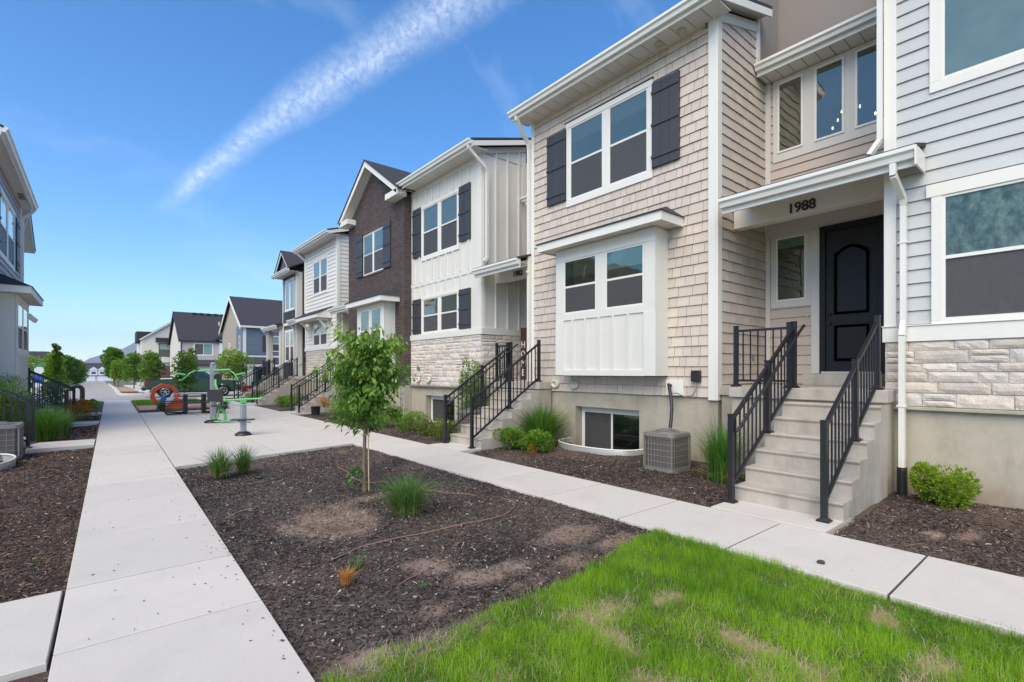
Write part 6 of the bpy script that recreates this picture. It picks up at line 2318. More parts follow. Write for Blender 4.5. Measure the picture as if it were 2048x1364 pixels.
tsb = shrub(7.72, 11.0, 0.38, 1.85, 'tall loose shrub climbing the stone beside the 1982 landing', 'leaf_tree', 2200, 0.075, lumps=22, ry=0.42)
shrub(7.4, 18.6, 0.55, 1.75, 'dark green shrub behind the young tree, against the brick house', 'leaf_dark', 1500, 0.08, lumps=16)


def far_tree(x, y, h, r, label, m, base=0.0, trunk=0.35, n=1500, size=0.14, group='street trees', col=False, name='street_tree', tr=0.06):
    z = terrain(y) + base
    n = int(n * 1.6)
    t = empty(name, (x, y, z), label, 'tree', group)
    mb = MB().tube([(x, y, z - 0.1), (x + rng.uniform(-.04, .04), y, z + h * 0.4), (x, y, z + h * 0.92)], tr, 7, rs=[tr, tr * 0.75, tr * 0.2])
    P, D, Rr = [], [], []
    lum = []
    hc = h * (1 - trunk)
    k = 26
    for i in range(k):
        u = (i + 0.5) / k
        zz = z + h * trunk + hc * u
        rad = (r * (math.sin(math.pi * min(1, 0.16 + 0.80 * u)) ** 0.6) if not col else r * (0.55 + 0.45 * math.sin(math.pi * min(1, u * 1.3 + 0.15))) * (1.15 - 0.75 * u))
        a = i * 2.399
        q = rng.uniform(0.3, 0.85) * rad
        lum.append((x + math.cos(a) * q, y + math.sin(a) * q, zz, rng.uniform(0.32, 0.5) * (r if not col else rad * 1.2)))
        mb.tube([(x, y, max(z + h * trunk * 0.8, zz - 0.3 * q - 0.1)), (x + math.cos(a) * q * 0.6, y + math.sin(a) * q * 0.6, zz - 0.05)], tr * 0.3, 4, False)
    for i in range(n):
        cx, cy, cz, s = rng.choice(lum)
        v = Vector((rng.gauss(0, 1), rng.gauss(0, 1), rng.gauss(0, 1))).normalized()
        rr = rng.uniform(0.35, 1.0) ** 0.5
        p = Vector((cx, cy, cz)) + Vector((v.x * s * rr, v.y * s * rr, v.z * s * 0.8 * rr))
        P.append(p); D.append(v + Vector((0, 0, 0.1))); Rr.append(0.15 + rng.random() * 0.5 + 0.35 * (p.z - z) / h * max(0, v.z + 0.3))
    mb.build('trunk', 'bark', t)
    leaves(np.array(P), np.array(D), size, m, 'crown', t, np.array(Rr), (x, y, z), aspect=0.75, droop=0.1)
    return t


far_tree(2.85, 26.2, 2.36, 0.50, 'green young tree beyond the picnic table, in front of the pickup', 'leaf_mid', trunk=0.40, n=1300, size=0.10, tr=0.022)
far_tree(-1.72, 33.3, 2.95, 0.52, 'columnar green tree beyond the left railings', 'leaf_yellow', trunk=0.05, n=1500, size=0.11, col=True)
far_tree(1.45, 94, 5.2, 1.40, 'large round green tree right of the street opening', 'leaf_mid', trunk=0.28, n=4200, size=0.30, tr=0.14)
far_tree(1.45, 71.0, 2.7, 0.85, 'small light green tree on the kerb corner, nearest the street', 'leaf_yellow', trunk=0.34, n=1800, size=0.18)
far_tree(2.55, 63.5, 3.3, 1.15, 'yellow-green tree left of the cream building', 'leaf_mid', trunk=0.28, n=2400, size=0.18)
far_tree(3.75, 59, 3.3, 1.0, 'round green tree in front of the brick panel of the cream building', 'leaf_mid', trunk=0.26, n=2400, size=0.17)
far_tree(5.55, 40.8 + 6.2, 3.4, 0.42, 'thin young tree between the pickup and the garages', 'leaf_olive', trunk=0.42, n=700, size=0.14, tr=0.035)
far_tree(8.6, 47.2, 3.1, 1.35, 'spreading light green tree in front of the blue-gray house', 'leaf_yellow', trunk=0.42, n=2000, size=0.17, tr=0.05)
far_tree(-4.1, 76, 3.5, 1.2, 'yellow-green tree behind the columnar tree on the left of the street', 'leaf_yellow', trunk=0.2, n=1800, size=0.24)
far_tree(-4.6, 98, 4.1, 1.35, 'dark green street tree left of the street, nearest of its row', 'leaf_dark', trunk=0.12, n=2600, size=0.34)
far_tree(-4.3, 114, 4.4, 1.5, 'dark green street tree left of the street, second of its row', 'leaf_dark', trunk=0.12, n=2400, size=0.36)
far_tree(-4.2, 133, 4.6, 1.5, 'dark green street tree left of the street, third of its row', 'leaf_mid', trunk=0.12, n=2000, size=0.38)
far_tree(-4.2, 154, 4.9, 1.6, 'farthest green street tree left of the street', 'leaf_mid', trunk=0.12, n=1600, size=0.4)
far_tree(-6.6, 84, 3.4, 1.6, 'yellow-green tree right behind the left railings, beside the stop sign', 'leaf_yellow', trunk=0.2, n=1300, size=0.22)
shrub(4.9, 62, 1.2, 0.9, 'row of low dark shrubs under the cream building', 'leaf_olive', 700, 0.14, ry=4.0, z=-0.05)
shrub(-0.1 - 3.2, 70, 1.2, 0.8, 'gray-green bush at the left of the street mouth', 'leaf_dark', 500, 0.15, z=-0.15)
shrub(-1.9, 33.8 - 1.5, 0.6, 0.9, 'low green bush at the foot of the columnar tree', 'leaf_dark', 600, 0.10)
shrub(8.9, 46.6, 0.6, 0.7, 'low green bushes below the spreading tree', 'leaf_olive', 400, 0.12)

# drip hoses and sticks on the mulch
def hose(pts, label, name='drip_hose', m='hose_pink', r=0.0065, cat='hose'):
    P = []
    n = len(pts)
    for i in range(n - 1):
        p0, p1, p2, p3 = [Vector((*pts[max(0, min(n - 1, i + k))], 0)) for k in (-1, 0, 1, 2)]
        for s in range(8):
            u = s / 8
            q = 0.5 * ((2 * p1) + (-p0 + p2) * u + (2 * p0 - 5 * p1 + 4 * p2 - p3) * u * u + (-p0 + 3 * p1 - 3 * p2 + p3) * u ** 3)
            P.append((q.x, q.y))
    P.append(pts[-1])
    z = bed_z(np.array([p[0] for p in P]), np.array([p[1] for p in P]))
    MB().tube([(p[0], p[1], float(zz) + 0.016) for p, zz in zip(P, z)], r, 6).build(name, m, label=label, category=cat)


hose([(1.51, 4.24), (1.71, 4.34), (1.93, 4.41), (2.67, 4.38), (3.42, 4.33), (3.76, 4.50), (3.93, 4.72), (3.92, 4.93)], 'long brownish drip hose curving across the front of the mulch bed')
hose([(3.20, 6.05), (3.42, 5.85), (3.60, 5.55), (3.74, 5.25)], 'short brownish drip hose running right from the rounded grass clump', r=0.006)
hose([(3.30, 8.98), (3.12, 8.4), (3.05, 7.8), (2.95, 7.1), (3.02, 6.9), (3.25, 6.75)], 'short drip hose curling up behind the staked tree')
hose([(1.30, 8.45), (1.34, 8.30), (1.30, 8.1), (1.24, 7.98)], 'loop of drip hose at the foot of the tufted grass')
hose([(1.62, 7.9), (1.85, 7.95), (2.1, 8.1)], 'straight bit of drip hose right of the tufted grass', r=0.006)
hose([(1.75, 3.46), (1.85, 3.5), (1.95, 3.52)], 'thin reddish twig lying at the front of the bed', 'twig', r=0.004, cat='twig')
hose([(1.05, 6.2), (1.25, 6.42), (1.36, 6.45)], 'thin pale twig lying near the left walk', 'twig', 'stake_wood', 0.004, 'twig')
MB().tube([(1.80, 8.22, 0.0), (1.86, 8.16, 0.0)], 0.022, 8).build('valve', 'black_plastic', label='small black hose valve lying right of the tufted grass', category='valve')

# ================================================================== PATIO FURNITURE, FITNESS POSTS
t = empty('fitness_station', (2.72, 17.95, 0), 'tall gray fitness post with green arms and black pads on the patio', 'fitness equipment')
X0, Y0 = 2.70, 17.95
mb = MB(); mb.box((X0 - .085, Y0 - .07, 0.04), (X0 + .085, Y0 + .07, 1.83), 0.02); mb.build('post', 'fit_grey', t)
MB().lathe([(0.085, 1.83), (0.08, 1.86), (0.05, 1.885), (0.002, 1.89)], (X0, Y0, 0), 14).build('cap', 'fit_grey', t)
MB().lathe([(0.25, 0.0), (0.25, 0.03), (0.20, 0.07), (0.12, 0.09)], (X0, Y0, 0), 20).build('base', 'black_plastic', t)
Mx, My = math.cos(R(-25)), math.sin(R(-25))
def fp(a, b, z): return (X0 + a * Mx - b * My, Y0 + a * My + b * Mx, z)
mb = MB().tube([fp(-.42, -.03, 1.62), fp(.50, -.08, 1.66)], 0.030, 10)
mb.build('crossbar', 'fit_green', t)
for sg_ in (-1, 1):
    e = [fp(sg_ * 0.46, -.05, 1.64), fp(sg_ * 0.60, -.10, 1.56), fp(sg_ * 0.76, -.22, 1.36), fp(sg_ * 0.80, -.42, 1.34)]
    MB().tube(e, 0.021, 8).build('arm', 'fit_green', t)
    MB().tube([fp(sg_ * 0.70, -.20, 1.50), fp(sg_ * 0.98, -.30, 1.56)], 0.028, 8).build('handle', 'fit_green', t)
mb = MB().lathe([(0.11, -0.03), (0.11, 0.03)], (0, 0, 0), 18, ax=1)
mb.v = [(x + X0 + .10, y + Y0 - .15, z + 1.42) for x, y, z in mb.v]
mb.build('disc', 'black_plastic', t)
mb = MB().tube([fp(.10, -.12, 1.34), fp(.12, -.20, 1.2), fp(.20, -.26, 1.02), fp(.22, -.26, 0.92)], 0.04, 8)
mb.tube([fp(.22, -.20, 0.62), fp(.26, -.20, 0.45), fp(.36, -.22, 0.36), fp(.40, -.22, 0.2), fp(.40, -.22, 0.03)], 0.04, 8)
mb.tube([fp(.22, -.22, 0.45), fp(.20, -.25, 0.20), fp(.10, -.2, 0.12), fp(.02, -.1, 0.2)], 0.028, 8)
mb.build('frame', 'fit_green', t)
mb = MB().box((-.21, -.03, -.18), (.21, .03, .18), 0.03)
mb.v = [fp(a + .14, b - .30, z + .86) for a, b, z in mb.v]
mb.build('backrest', 'black_plastic', t)
mb = MB().box((-.22, -.17, -.02), (.22, .17, .02), 0.015)
mb.v = [fp(a + .30, b - .36, z + .55) for a, b, z in mb.v]
mb.build('seat', 'black_plastic', t)
MB().tube([fp(.12, -.3, .05), fp(.70, -.34, .07)], 0.028, 8).build('foot_bar', 'fit_green', t)

X0, Y0 = 2.74, 13.88
t = empty('fitness_station', (X0, Y0, 0), 'short gray fitness post with one green handlebar, nearest on the patio', 'fitness equipment')
mb = MB(); mb.box((X0 - .065, Y0 - .055, 0.04), (X0 + .065, Y0 + .055, 0.80), 0.02); mb.build('post', 'fit_grey', t)
MB().lathe([(0.19, 0.0), (0.19, 0.03), (0.15, 0.07), (0.09, 0.10)], (X0, Y0, 0), 22).build('base', 'black_plastic', t)
Mx, My = math.cos(R(-30)), math.sin(R(-30))
mb = MB().box((X0 - .07, Y0 - .06, 0.80), (X0 + .07, Y0 + .06, 0.88), 0.012); mb.build('bracket', 'fit_green', t)
MB().tube([fp(-.42, 0, 0.885), fp(.42, 0, 0.92)], 0.022, 9).build('handlebar', 'fit_green', t)
for s in (-.42, .42): MB().lathe([(0.004, -.045), (0.035, -.03), (0.04, 0), (0.035, .03), (0.004, .045)], fp(s, 0, 0.885 + .02 * (s > 0) * 2), 10).build('grip', 'fit_green', t)
mb = MB().box((-.34, -.05, -.012), (.34, .05, .012), 0.004); mb.v = [fp(a, b - .02, z + .765) for a, b, z in mb.v]; mb.build('plate', 'fit_grey', t)
mb = MB().box((-.26, -.10, -.014), (.26, .10, .014), 0.006); mb.v = [fp(a + .02, b - .09, z + .40) for a, b, z in mb.v]; mb.build('foot_plate', 'black_plastic', t)
MB().tube([fp(-.1, -.1, .36), fp(.22, -.12, .33)], 0.02, 7).build('pivot', 'fit_grey', t)

t = empty('picnic_table', (2.75, 22.3, 0), 'pale-topped picnic table on black bent tubes at the far end of the patio', 'picnic table')
Mx, My = math.cos(R(-4)), math.sin(R(-4))
X0, Y0 = 2.74, 22.35
for k in range(5):
    mb = MB().box((-.70, -.38 + .155 * k, .735), (.70, -.38 + .155 * k + .145, .765), 0.006); mb.v = [fp(*p) for p in mb.v]; mb.build('top_board', 'fit_grey', t)
for s in (-1, 1):
    for k in range(2):
        mb = MB().box((-1.0, s * .72 - .13 + .13 * k, .44), (1.0, s * .72 - .13 + .13 * k + .12, .47), 0.006); mb.v = [fp(*p) for p in mb.v]; mb.build('bench_board', 'black_plastic', t)
for s in (-.30, .30):
    mb = MB()
    mb.beam(fp(s, -.2, 0.0), fp(s, -.2, .735), .13, .13); mb.beam(fp(s, .2, 0.0), fp(s, .2, .735), .13, .13)
    mb.build('leg', 'black_metal', t)
for s in (-1, 1):
    for q in (-1, 1):
        MB().tube([fp(q * .95, s * .72, .44), fp(q * .95, s * .72, .16), fp(q * .88, s * .66, .05), fp(q * .42, s * .3, .03), fp(q * .30, s * .2, .08), fp(q * .30, s * .2, .4)], 0.03, 8).build('frame_tube', 'black_metal', t)

t = empty('play_ring', (2.2, 26.2, 0), 'orange seven-sided play ring with a blue and white foot beyond the patio', 'play equipment')
X0, Y0, rr = 2.12, 26.3, 0.50
mb = MB()
cz = 0.56
ang = [R(-28 + k * 43) for k in range(8)]
for a0, a1 in zip(ang[:-1], ang[1:]):
    o, i_ = rr * 1.06, rr * 0.74
    q = []
    for (r_, a) in ((o, a0), (o, a1), (i_, a1), (i_, a0)): q.append((X0 + r_ * math.cos(a), cz + r_ * math.sin(a)))
    v = [(p[0], Y0 - .16, p[1]) for p in q] + [(p[0], Y0 + .16, p[1]) for p in q]
    mb.add(v, [(0, 1, 2, 3), (7, 6, 5, 4), (0, 4, 5, 1), (1, 5, 6, 2), (2, 6, 7, 3), (3, 7, 4, 0)])
mb.build('ring', 'ring_orange', t)
MB().prism([(X0 - .05, 0.02), (X0 + .72, .02), (X0 + .78, .30), (X0 + .5, .42), (X0 + .25, .30)], 1, Y0 - .22, Y0 + .12).build('saddle', 'ring_orange', t)
MB().prism([(X0 - .32, 0.0), (X0 - .18, .0), (X0 + .06, .42), (X0 - .02, .58), (X0 - .12, .5)], 1, Y0 - .26, Y0 - .02).build('foot', 'ring_blue', t)
MB().prism([(X0 - .14, 0.10), (X0 - .04, .12), (X0 + .34, .44), (X0 + .26, .52), (X0 + .02, .36)], 1, Y0 - .28, Y0 - .06).build('strap', 'ring_white', t)
MB().prism([(X0 + .42, .48), (X0 + .58, .48), (X0 + .58, .64), (X0 + .42, .64)], 1, Y0 - .1, Y0 + .1).build('handle', 'ring_orange', t)

# standpipe at the kerb
t = empty('standpipe', (-0.86, 35.0, 0), 'dark green gooseneck standpipe beside the kerb', 'pipe')
MB().tube([(-.78, 34.6, 0), (-.78, 34.6, .62)] + [(-.78 - .22 + .22 * math.cos(q), 34.6, .62 + .22 * math.sin(q)) for q in np.linspace(0.3, 3.0, 7)] + [(-1.22, 34.6, .58)], 0.105, 12).build('gooseneck', 'pipe_green', t)
MB().lathe([(.19, .0), (.19, .05), (.13, .06)], (-.78, 34.6, 0.0), 14).build('flange', 'pipe_green', t)
MB().lathe([(.09, .0), (.09, .10), (.05, .14)], (-.38, 34.5, 0.0), 12).build('valve', 'black_metal', t)
bk = MB().lathe([(.14, 0.0), (.17, .30), (.18, .31), (.15, .31), (.13, .04)], (6.1, 18.75, 0.0), 14)
bk.build('planter', 'black_plastic', label='dark round planter at the foot of the brick house steps', category='planter')
t = empty('cart', (6.9, 33.2, 0), 'red metal cart half hidden behind the far railings', 'cart')
box('tub', (6.72, 34.2, .35), (7.3, 34.6, .72), 'red_paint', t, 0.02)
for x in (6.8, 7.22): MB().lathe([(.14, -.03), (.14, .03)], (x, 34.2, .14), 12, ax=1).build('wheel', 'black_plastic', t)
for x in (6.78, 7.24): box('leg', (x - .02, 34.25, .1), (x + .02, 34.65, .36), 'black_metal', t)

# ================================================================== PICKUP
def wheel(t, x, y, r, w=0.25):
    ctr = (x, y, r)
    mb = MB().lathe([(r * .62, -w / 2), (r * .93, -w / 2), (r, -w * .35), (r, w * .35), (r * .93, w / 2), (r * .62, w / 2)], ctr, 26, ax=1)
    tw = mb.build('wheel', 'tyre', t)
    MB().lathe([(r * .60, -w / 2 + .02), (r * .62, w / 2 - .02)], ctr, 22, ax=1).build('rim', 'truck_trim', tw)
    mb = MB()
    for k in range(6):
        a = k * math.pi / 3
        mb.beam((x + r * .1 * math.cos(a), y - w / 2 - .002, r + r * .1 * math.sin(a)), (x + r * .60 * math.cos(a), y - w / 2 - .002, r + r * .60 * math.sin(a)), .03, .085, up=(0, 1, 0))
    mb.tube([(x + r * .58 * math.cos(q), y - w / 2 + .0, r + r * .58 * math.sin(q)) for q in np.linspace(0, 6.283, 25)], .022, 5)
    mb.lathe([(.06, -w / 2 - .03), (.07, -w / 2)], ctr, 12, ax=1)
    mb.build('spoke_rim', 'chrome', tw)


def pickup(loc, rot, label):
    t = empty('pickup_truck', (0, 0, 0), label, 'pickup truck')
    W = 0.93
    def side(poly, y0, y1, m, name): return MB().prism(poly, 1, y0, y1).build(name, m, t)
    def arch(cx, r, zb, n=9): return [(cx - r * math.cos(math.pi * k / n), zb + r * math.sin(math.pi * k / n)) for k in range(n + 1)]
    rb, rf, R_ = 1.05, 4.35, 0.47
    low = [(0.02, 0.55)] + arch(rb, R_, 0.42) + [(rb + R_ + .02, .38), (rf - R_ - .02, .38)] + arch(rf, R_, 0.42) + [(5.30, .45), (5.36, .62), (5.34, .98), (5.22, 1.08), (4.1, 1.16), (3.85, 1.16), (0.02, 1.16)]
    side([p for p in low], -W, W, 'truck_green', 'body')
    up = [(1.92, 1.16), (1.97, 1.70), (2.10, 1.78), (3.05, 1.78), (3.25, 1.72), (4.0, 1.17)]
    mb = MB()
    n = len(up)
    v = [(p[0], -W + .02 + .14 * max(0, (p[1] - 1.16) / .62), p[1]) for p in up] + [(p[0], W - .02 - .14 * max(0, (p[1] - 1.16) / .62), p[1]) for p in up]
    mb.add(v, [tuple(range(n)), tuple(range(2 * n - 1, n - 1, -1))] + [(i, (i + 1) % n, (i + 1) % n + n, i + n) for i in range(n)])
    mb.build('cab', 'truck_green', t)
    def yw(z): return -W + .02 + .14 * max(0, (z - 1.16) / .62) - .006
    for (nm, q, m) in (('window', [(2.10, 1.22), (2.14, 1.66), (2.78, 1.70), (2.80, 1.22)], 'truck_glass'),
                       ('window', [(2.90, 1.22), (2.88, 1.70), (3.10, 1.68), (3.62, 1.26), (3.62, 1.22)], 'truck_glass')):
        for s in (1, -1):
            mb = MB().add([(p[0], s * yw(p[1]), p[1]) for p in q] + [(p[0], s * (yw(p[1]) + .01), p[1]) for p in q],
                          [tuple(range(len(q))), tuple(range(2 * len(q) - 1, len(q) - 1, -1))])
            mb.build(nm, m, t)
    MB().add([(1.905, -.72, 1.24), (1.905, .72, 1.24), (1.955, .66, 1.66), (1.955, -.66, 1.66), (1.93, -.72, 1.24), (1.93, .72, 1.24), (1.98, .66, 1.66), (1.98, -.66, 1.66)],
             [(0, 1, 2, 3), (7, 6, 5, 4)]).build('rear_window', 'silver_glass', t)
    MB().add([(3.28, -.68, 1.70), (3.28, .68, 1.70), (4.0, .80, 1.20), (4.0, -.80, 1.20), (3.26, -.68, 1.68), (3.26, .68, 1.68), (3.98, .80, 1.18), (3.98, -.80, 1.18)],
             [(0, 1, 2, 3), (7, 6, 5, 4)]).build('windscreen', 'truck_glass', t)
    box('bed_floor', (.06, -W + .08, 1.10), (1.88, W - .08, 1.163), 'truck_trim', t)
    mb = MB(); mb.box((.02, -W - .01, 1.16), (1.90, -W + .08, 1.20)); mb.box((.02, W - .08, 1.16), (1.90, W + .01, 1.20)); mb.build('bed_rail', 'truck_trim', t)
    box('tonneau', (0.9, -W + .10, 1.17), (1.86, W - .10, 1.24), 'paint_white', t, 0.02)
    for s in (1, -1):
        mb = MB()
        for c in (rb, rf):
            a = arch(c, R_ + .05, .42); b = arch(c, R_ - .02, .42)
            for k in range(len(a) - 1):
                q = [a[k], a[k + 1], b[k + 1], b[k]]
                v = [(p[0], s * (W - .03), p[1]) for p in q] + [(p[0], s * (W + .03), p[1]) for p in q]
                mb.add(v, [(0, 1, 2, 3), (7, 6, 5, 4), (0, 4, 5, 1), (1, 5, 6, 2), (2, 6, 7, 3), (3, 7, 4, 0)])
        mb.build('wheel_arch', 'truck_green', t)
        box('tail_light', (-.01, s * W - .10 * s if s > 0 else -W - .006, .82), (.16, W + .006 if s > 0 else -W + .10, 1.12), 'tail_red', t, 0.01)
        box('headlight', (5.12, W - .30 if s > 0 else -W - .004, .80), (5.352, W + .004 if s > 0 else -W + .30, .97), 'lamp_clear', t, 0.015)
        mb = MB(); mb.box((3.55, W if s > 0 else -W - .20, 1.18), (3.72, W + .20 if s > 0 else -W, 1.34), 0.03); mb.build('mirror', 'truck_trim', t)
        for xx in (2.05, 2.86, 3.72): box('door_seam', (xx, (W + .0005) if s > 0 else -W - .003, .48), (xx + .012, (W + .003) if s > 0 else -W - .0005, 1.16), 'black_trim', t)
        for xx in (2.65, 3.45): box('door_handle', (xx, W if s > 0 else -W - .03, 1.02), (xx + .16, W + .03 if s > 0 else -W, 1.05), 'truck_green', t)
        box('sill', (1.6, W - .02 if s > 0 else -W - .02, .36), (3.8, W + .02 if s > 0 else -W + .02, .42), 'truck_trim', t)
    box('tailgate', (-.012, -W + .12, .72), (.02, W - .12, 1.15), 'truck_green', t)
    mb = MB(); mb.box((-.16, -W + .02, .48), (.05, W - .02, .66), 0.03); mb.build('rear_bumper', 'truck_trim', t)
    mb = MB(); mb.box((5.30, -W + .04, .42), (5.46, W - .04, .66), 0.03); mb.build('front_bumper', 'truck_trim', t)
    box('grille', (5.335, -.6, .68), (5.365, .6, .96), 'truck_trim', t)
    box('underbody', (.3, -.7, .30), (5.1, .7, .42), 'truck_trim', t)
    for x in (rb, rf):
        for y in (-W + .13, W - .13): wheel(t, x, y, 0.39)
    t.location = loc
    t.rotation_euler = (0, 0, rot)
    return t


pickup((2.15, 40.1, -0.10), R(-1.0), 'dark green pickup truck parked across the end of the walk')


def small_car(loc, rot, m, label):
    t = empty('parked_car', (0, 0, 0), label, 'car', 'pale cars parked left of the street')
    low = [(0, .35), (4.4, .35), (4.45, .6), (4.3, .82), (3.3, .95), (.15, .95), (-.03, .7)]
    MB().prism(low, 1, -.86, .86).build('body', m, t)
    MB().prism([(.4, .95), (.85, 1.38), (2.3, 1.40), (3.2, .95)], 1, -.74, .74).build('cabin', 'truck_glass', t)
    MB().prism([(.85, 1.381), (.9, 1.43), (2.25, 1.44), (2.3, 1.401)], 1, -.72, .72).build('roof', m, t)
    for x in (.85, 3.5):
        for y in (-.78, .78): MB().lathe([(.32, -.1), (.32, .1)], (x, y, .32), 16, ax=1).build('wheel', 'tyre', t)
    t.location = loc; t.rotation_euler = (0, 0, rot)


small_car((-7.2, 78.0, terrain(78) - .05), R(80), 'car_white', 'white car parked left of the street behind the railings')
small_car((-5.8, 88.0, terrain(88) - .05), R(85), 'car_white', 'second white car parked a little farther up the street')

# signs and lamp
t = empty('stop_sign', (-5.05, 71.7, terrain(71.7)), 'pale octagonal back of a street sign with a small street-name plate above it', 'sign')
MB().tube([(-5.05, 71.7, -.2), (-5.05, 71.7, 2.35)], 0.04, 7).build('pole', 'pipe_grey', t)
oc = [(-5.05 + .40 * math.cos(R(22.5 + 45 * k)), 1.72 + .40 * math.sin(R(22.5 + 45 * k))) for k in range(8)]
MB().prism(oc, 1, 71.62, 71.65).build('plate', 'paint_white', t)
box('street_name_plate', (-5.5, 71.66, 2.15), (-4.6, 71.68, 2.33), 'sign_green', t)
t = empty('street_lamp', (-5.8, 95.7, terrain(95)), 'slender dark street lamp beyond the left railings', 'street lamp')
MB().tube([(-5.8, 95.7, -.5), (-5.8, 95.7, 3.3)], 0.08, 8, rs=[.10, .06]).build('pole', 'black_metal', t)
MB().lathe([(.10, 3.3), (.24, 3.42), (.20, 3.75), (.04, 3.85)], (-5.8, 95.7, 0), 10).build('lantern', 'black_metal', t)
t = empty('notice_board', (-4.4, 62.1, 0), 'small blue and white notice board seen through the left railings', 'sign')
box('panel', (-4.75, 62.1, .55), (-4.15, 62.14, 1.25), 'sign_blue', t)
box('lower_panel', (-4.75, 62.1, .15), (-4.15, 62.14, .549), 'paint_white', t)
for x in (-4.72, -4.18): MB().tube([(x, 62.16, -.1), (x, 62.16, 1.3)], 0.03, 6).build('post', 'pipe_grey', t)

# ================================================================== FAR HOUSES
def gable_house(x0, x1, y0, y1, ze, zr, wall_m, label, cat='house', group='houses across the street', ridge='x', over=0.28, zb=0.0, trim='white_trim', side_m=None, name='house', top=True):
    """box house; ridge along x or y; returns the Empty"""
    b = terrain((y0 + y1) / 2) + zb
    t = empty(name, ((x0 + x1) / 2, y0, b), label, cat, group)
    box('wall', (x0, y0, b - .3), (x1, y1, ze), wall_m, t)
    if side_m: box('side_wall', (x0 - .02, y0 + .02, b - .3), (x0 - .001, y1, ze), side_m, t)
    mb, rf, rk = MB(), MB(), MB()
    if ridge == 'x':
        ym = (y0 + y1) / 2
        s = (zr - ze) / (ym - y0)
        mb.prism([(y0, ze), (y1, ze), (ym, zr)], 0, x0 - (.02 if side_m else 0), x1)
        slab_quad(rf, [(x0 - over, y0 - over, ze - s * over + .06), (x1 + over, y0 - over, ze - s * over + .06), (x1 + over, ym, zr + .06), (x0 - over, ym, zr + .06)], .05)
        slab_quad(rf, [(x0 - over, ym, zr + .06), (x1 + over, ym, zr + .06), (x1 + over, y1 + over, ze - s * over + .06), (x0 - over, y1 + over, ze - s * over + .06)], .05)
        for sg_, yy in ((1, y0 - over), (-1, y1 + over)):
            rk.prism([(yy, ze - s * over + .0), (yy, ze - s * over - .32), (ym, zr - .32), (ym, zr + .05)], 0, x0 - over - .05, x0 - over + .0)
        rk.box((x0 - over, y0 - over - .08, ze - s * over - .14), (x1 + over, y0 - over - .001, ze - s * over + .02))
        rk.box((x0 - over, y0 - over, ze - s * over - .15), (x1 + over, y0 + .0, ze - s * over - .12))
    else:
        xm = (x0 + x1) / 2
        s = (zr - ze) / (xm - x0)
        mb.prism([(x0, ze), (x1, ze), (xm, zr)], 1, y0, y1)
        slab_quad(rf, [(x0 - over, y0 - over, ze - s * over + .06), (xm, y0 - over, zr + .06), (xm, y1 + over, zr + .06), (x0 - over, y1 + over, ze - s * over + .06)], .05)
        slab_quad(rf, [(xm, y0 - over, zr + .06), (x1 + over, y0 - over, ze - s * over + .06), (x1 + over, y1 + over, ze - s * over + .06), (xm, y1 + over, zr + .06)], .05)
        for xx in (x0 - over, x1 + over):
            rk.prism([(xx, ze - s * over), (xx, ze - s * over - .18), (xm, zr - .18), (xm, zr)], 1, y0 - over - .03, y0 - over)
    mb.build('gable_wall', side_m or wall_m, t)
    rf.build('roof', 'roof_shingle', t)
    rk.build('eave_board', trim, t)
    return t


def fwin(fc, s0, s1, z0, z1, t, tr=0.08, slide=False, fr='white_trim', nb=1):
    m = MB()
    for q in ((s0, s1, z1 - tr, z1), (s0, s1, z0, z0 + tr), (s0, s0 + tr, z0 + tr, z1 - tr), (s1 - tr, s1, z0 + tr, z1 - tr)): fc.mbox(m, *q, 0, .05)
    if slide: fc.mbox(m, (s0 + s1) / 2 - .04, (s0 + s1) / 2 + .04, z0 + tr, z1 - tr, 0, .045)
    else: fc.mbox(m, s0 + tr, s1 - tr, (z0 + z1) / 2 - .03, (z0 + z1) / 2 + .03, 0, .045)
    w = m.build('window', fr, t)
    if slide:
        fc.box('pane', s0 + tr, (s0 + s1) / 2 - .04, z0 + tr, z1 - tr, .01, .02, 'screen', w)
        fc.box('pane', (s0 + s1) / 2 + .04, s1 - tr, z0 + tr, z1 - tr, .01, .02, 'silver_glass', w)
    else:
        fc.box('pane', s0 + tr, s1 - tr, (z0 + z1) / 2 + .03, z1 - tr, .01, .02, 'silver_glass', w)
        fc.box('pane', s0 + tr, s1 - tr, z0 + tr, (z0 + z1) / 2 - .03, .01, .02, 'screen', w)


# J: blue-gray house with tan side
J = gable_house(10.1, 22, 51.2, 61.3, 6.0, 9.1, 'siding_blue', 'blue-gray house with a tan side wall and dark roof beyond the porch', side_m='paint_tan')
FJ = Face('y-', 51.2)
laps(FJ, 10.35, 16.5, 3.2, 5.9, 0.24, 'siding_blue', J, [(11.7, 15.6, 3.3, 5.4)], joint=False)
FJ.box('corner_board', 10.08, 10.34, 0, 5.9, 0, .06, 'white_trim', J)
FJ.box('band', 10.1, 20, 2.95, 3.1, .0, .08, 'white_trim', J)
fwin(FJ, 12.5, 13.9, 3.5, 5.0, J)
fwin(FJ, 14.9, 16.2, 3.5, 5.0, J)
FJ.box('shutter', 11.75, 12.45, 3.5, 5.0, .025, .06, 'shutter', J)
FJ.box('shutter', 13.95, 14.6, 3.5, 5.0, .025, .06, 'shutter', J)
mb = MB(); slab_quad(mb, [(10.0, 49.2, 2.35), (20, 49.2, 2.35), (20, 51.2, 2.95), (10.0, 51.2, 2.95)], .06); mb.build('porch_roof', 'roof_shingle', J)
box('porch_beam', (10.0, 49.25, 2.05), (20, 49.4, 2.3), 'white_trim', J)
for x in (10.35, 13.6, 16.6): box('porch_column', (x - .2, 49.35, 0), (x + .2, 49.7, 2.05), 'white_trim', J)
fwin(FJ, 12.3, 13.8, .4, 2.1, J)
FJ.box('door', 11.2, 12.1, 0, 2.0, 0, .05, 'door_black', J)
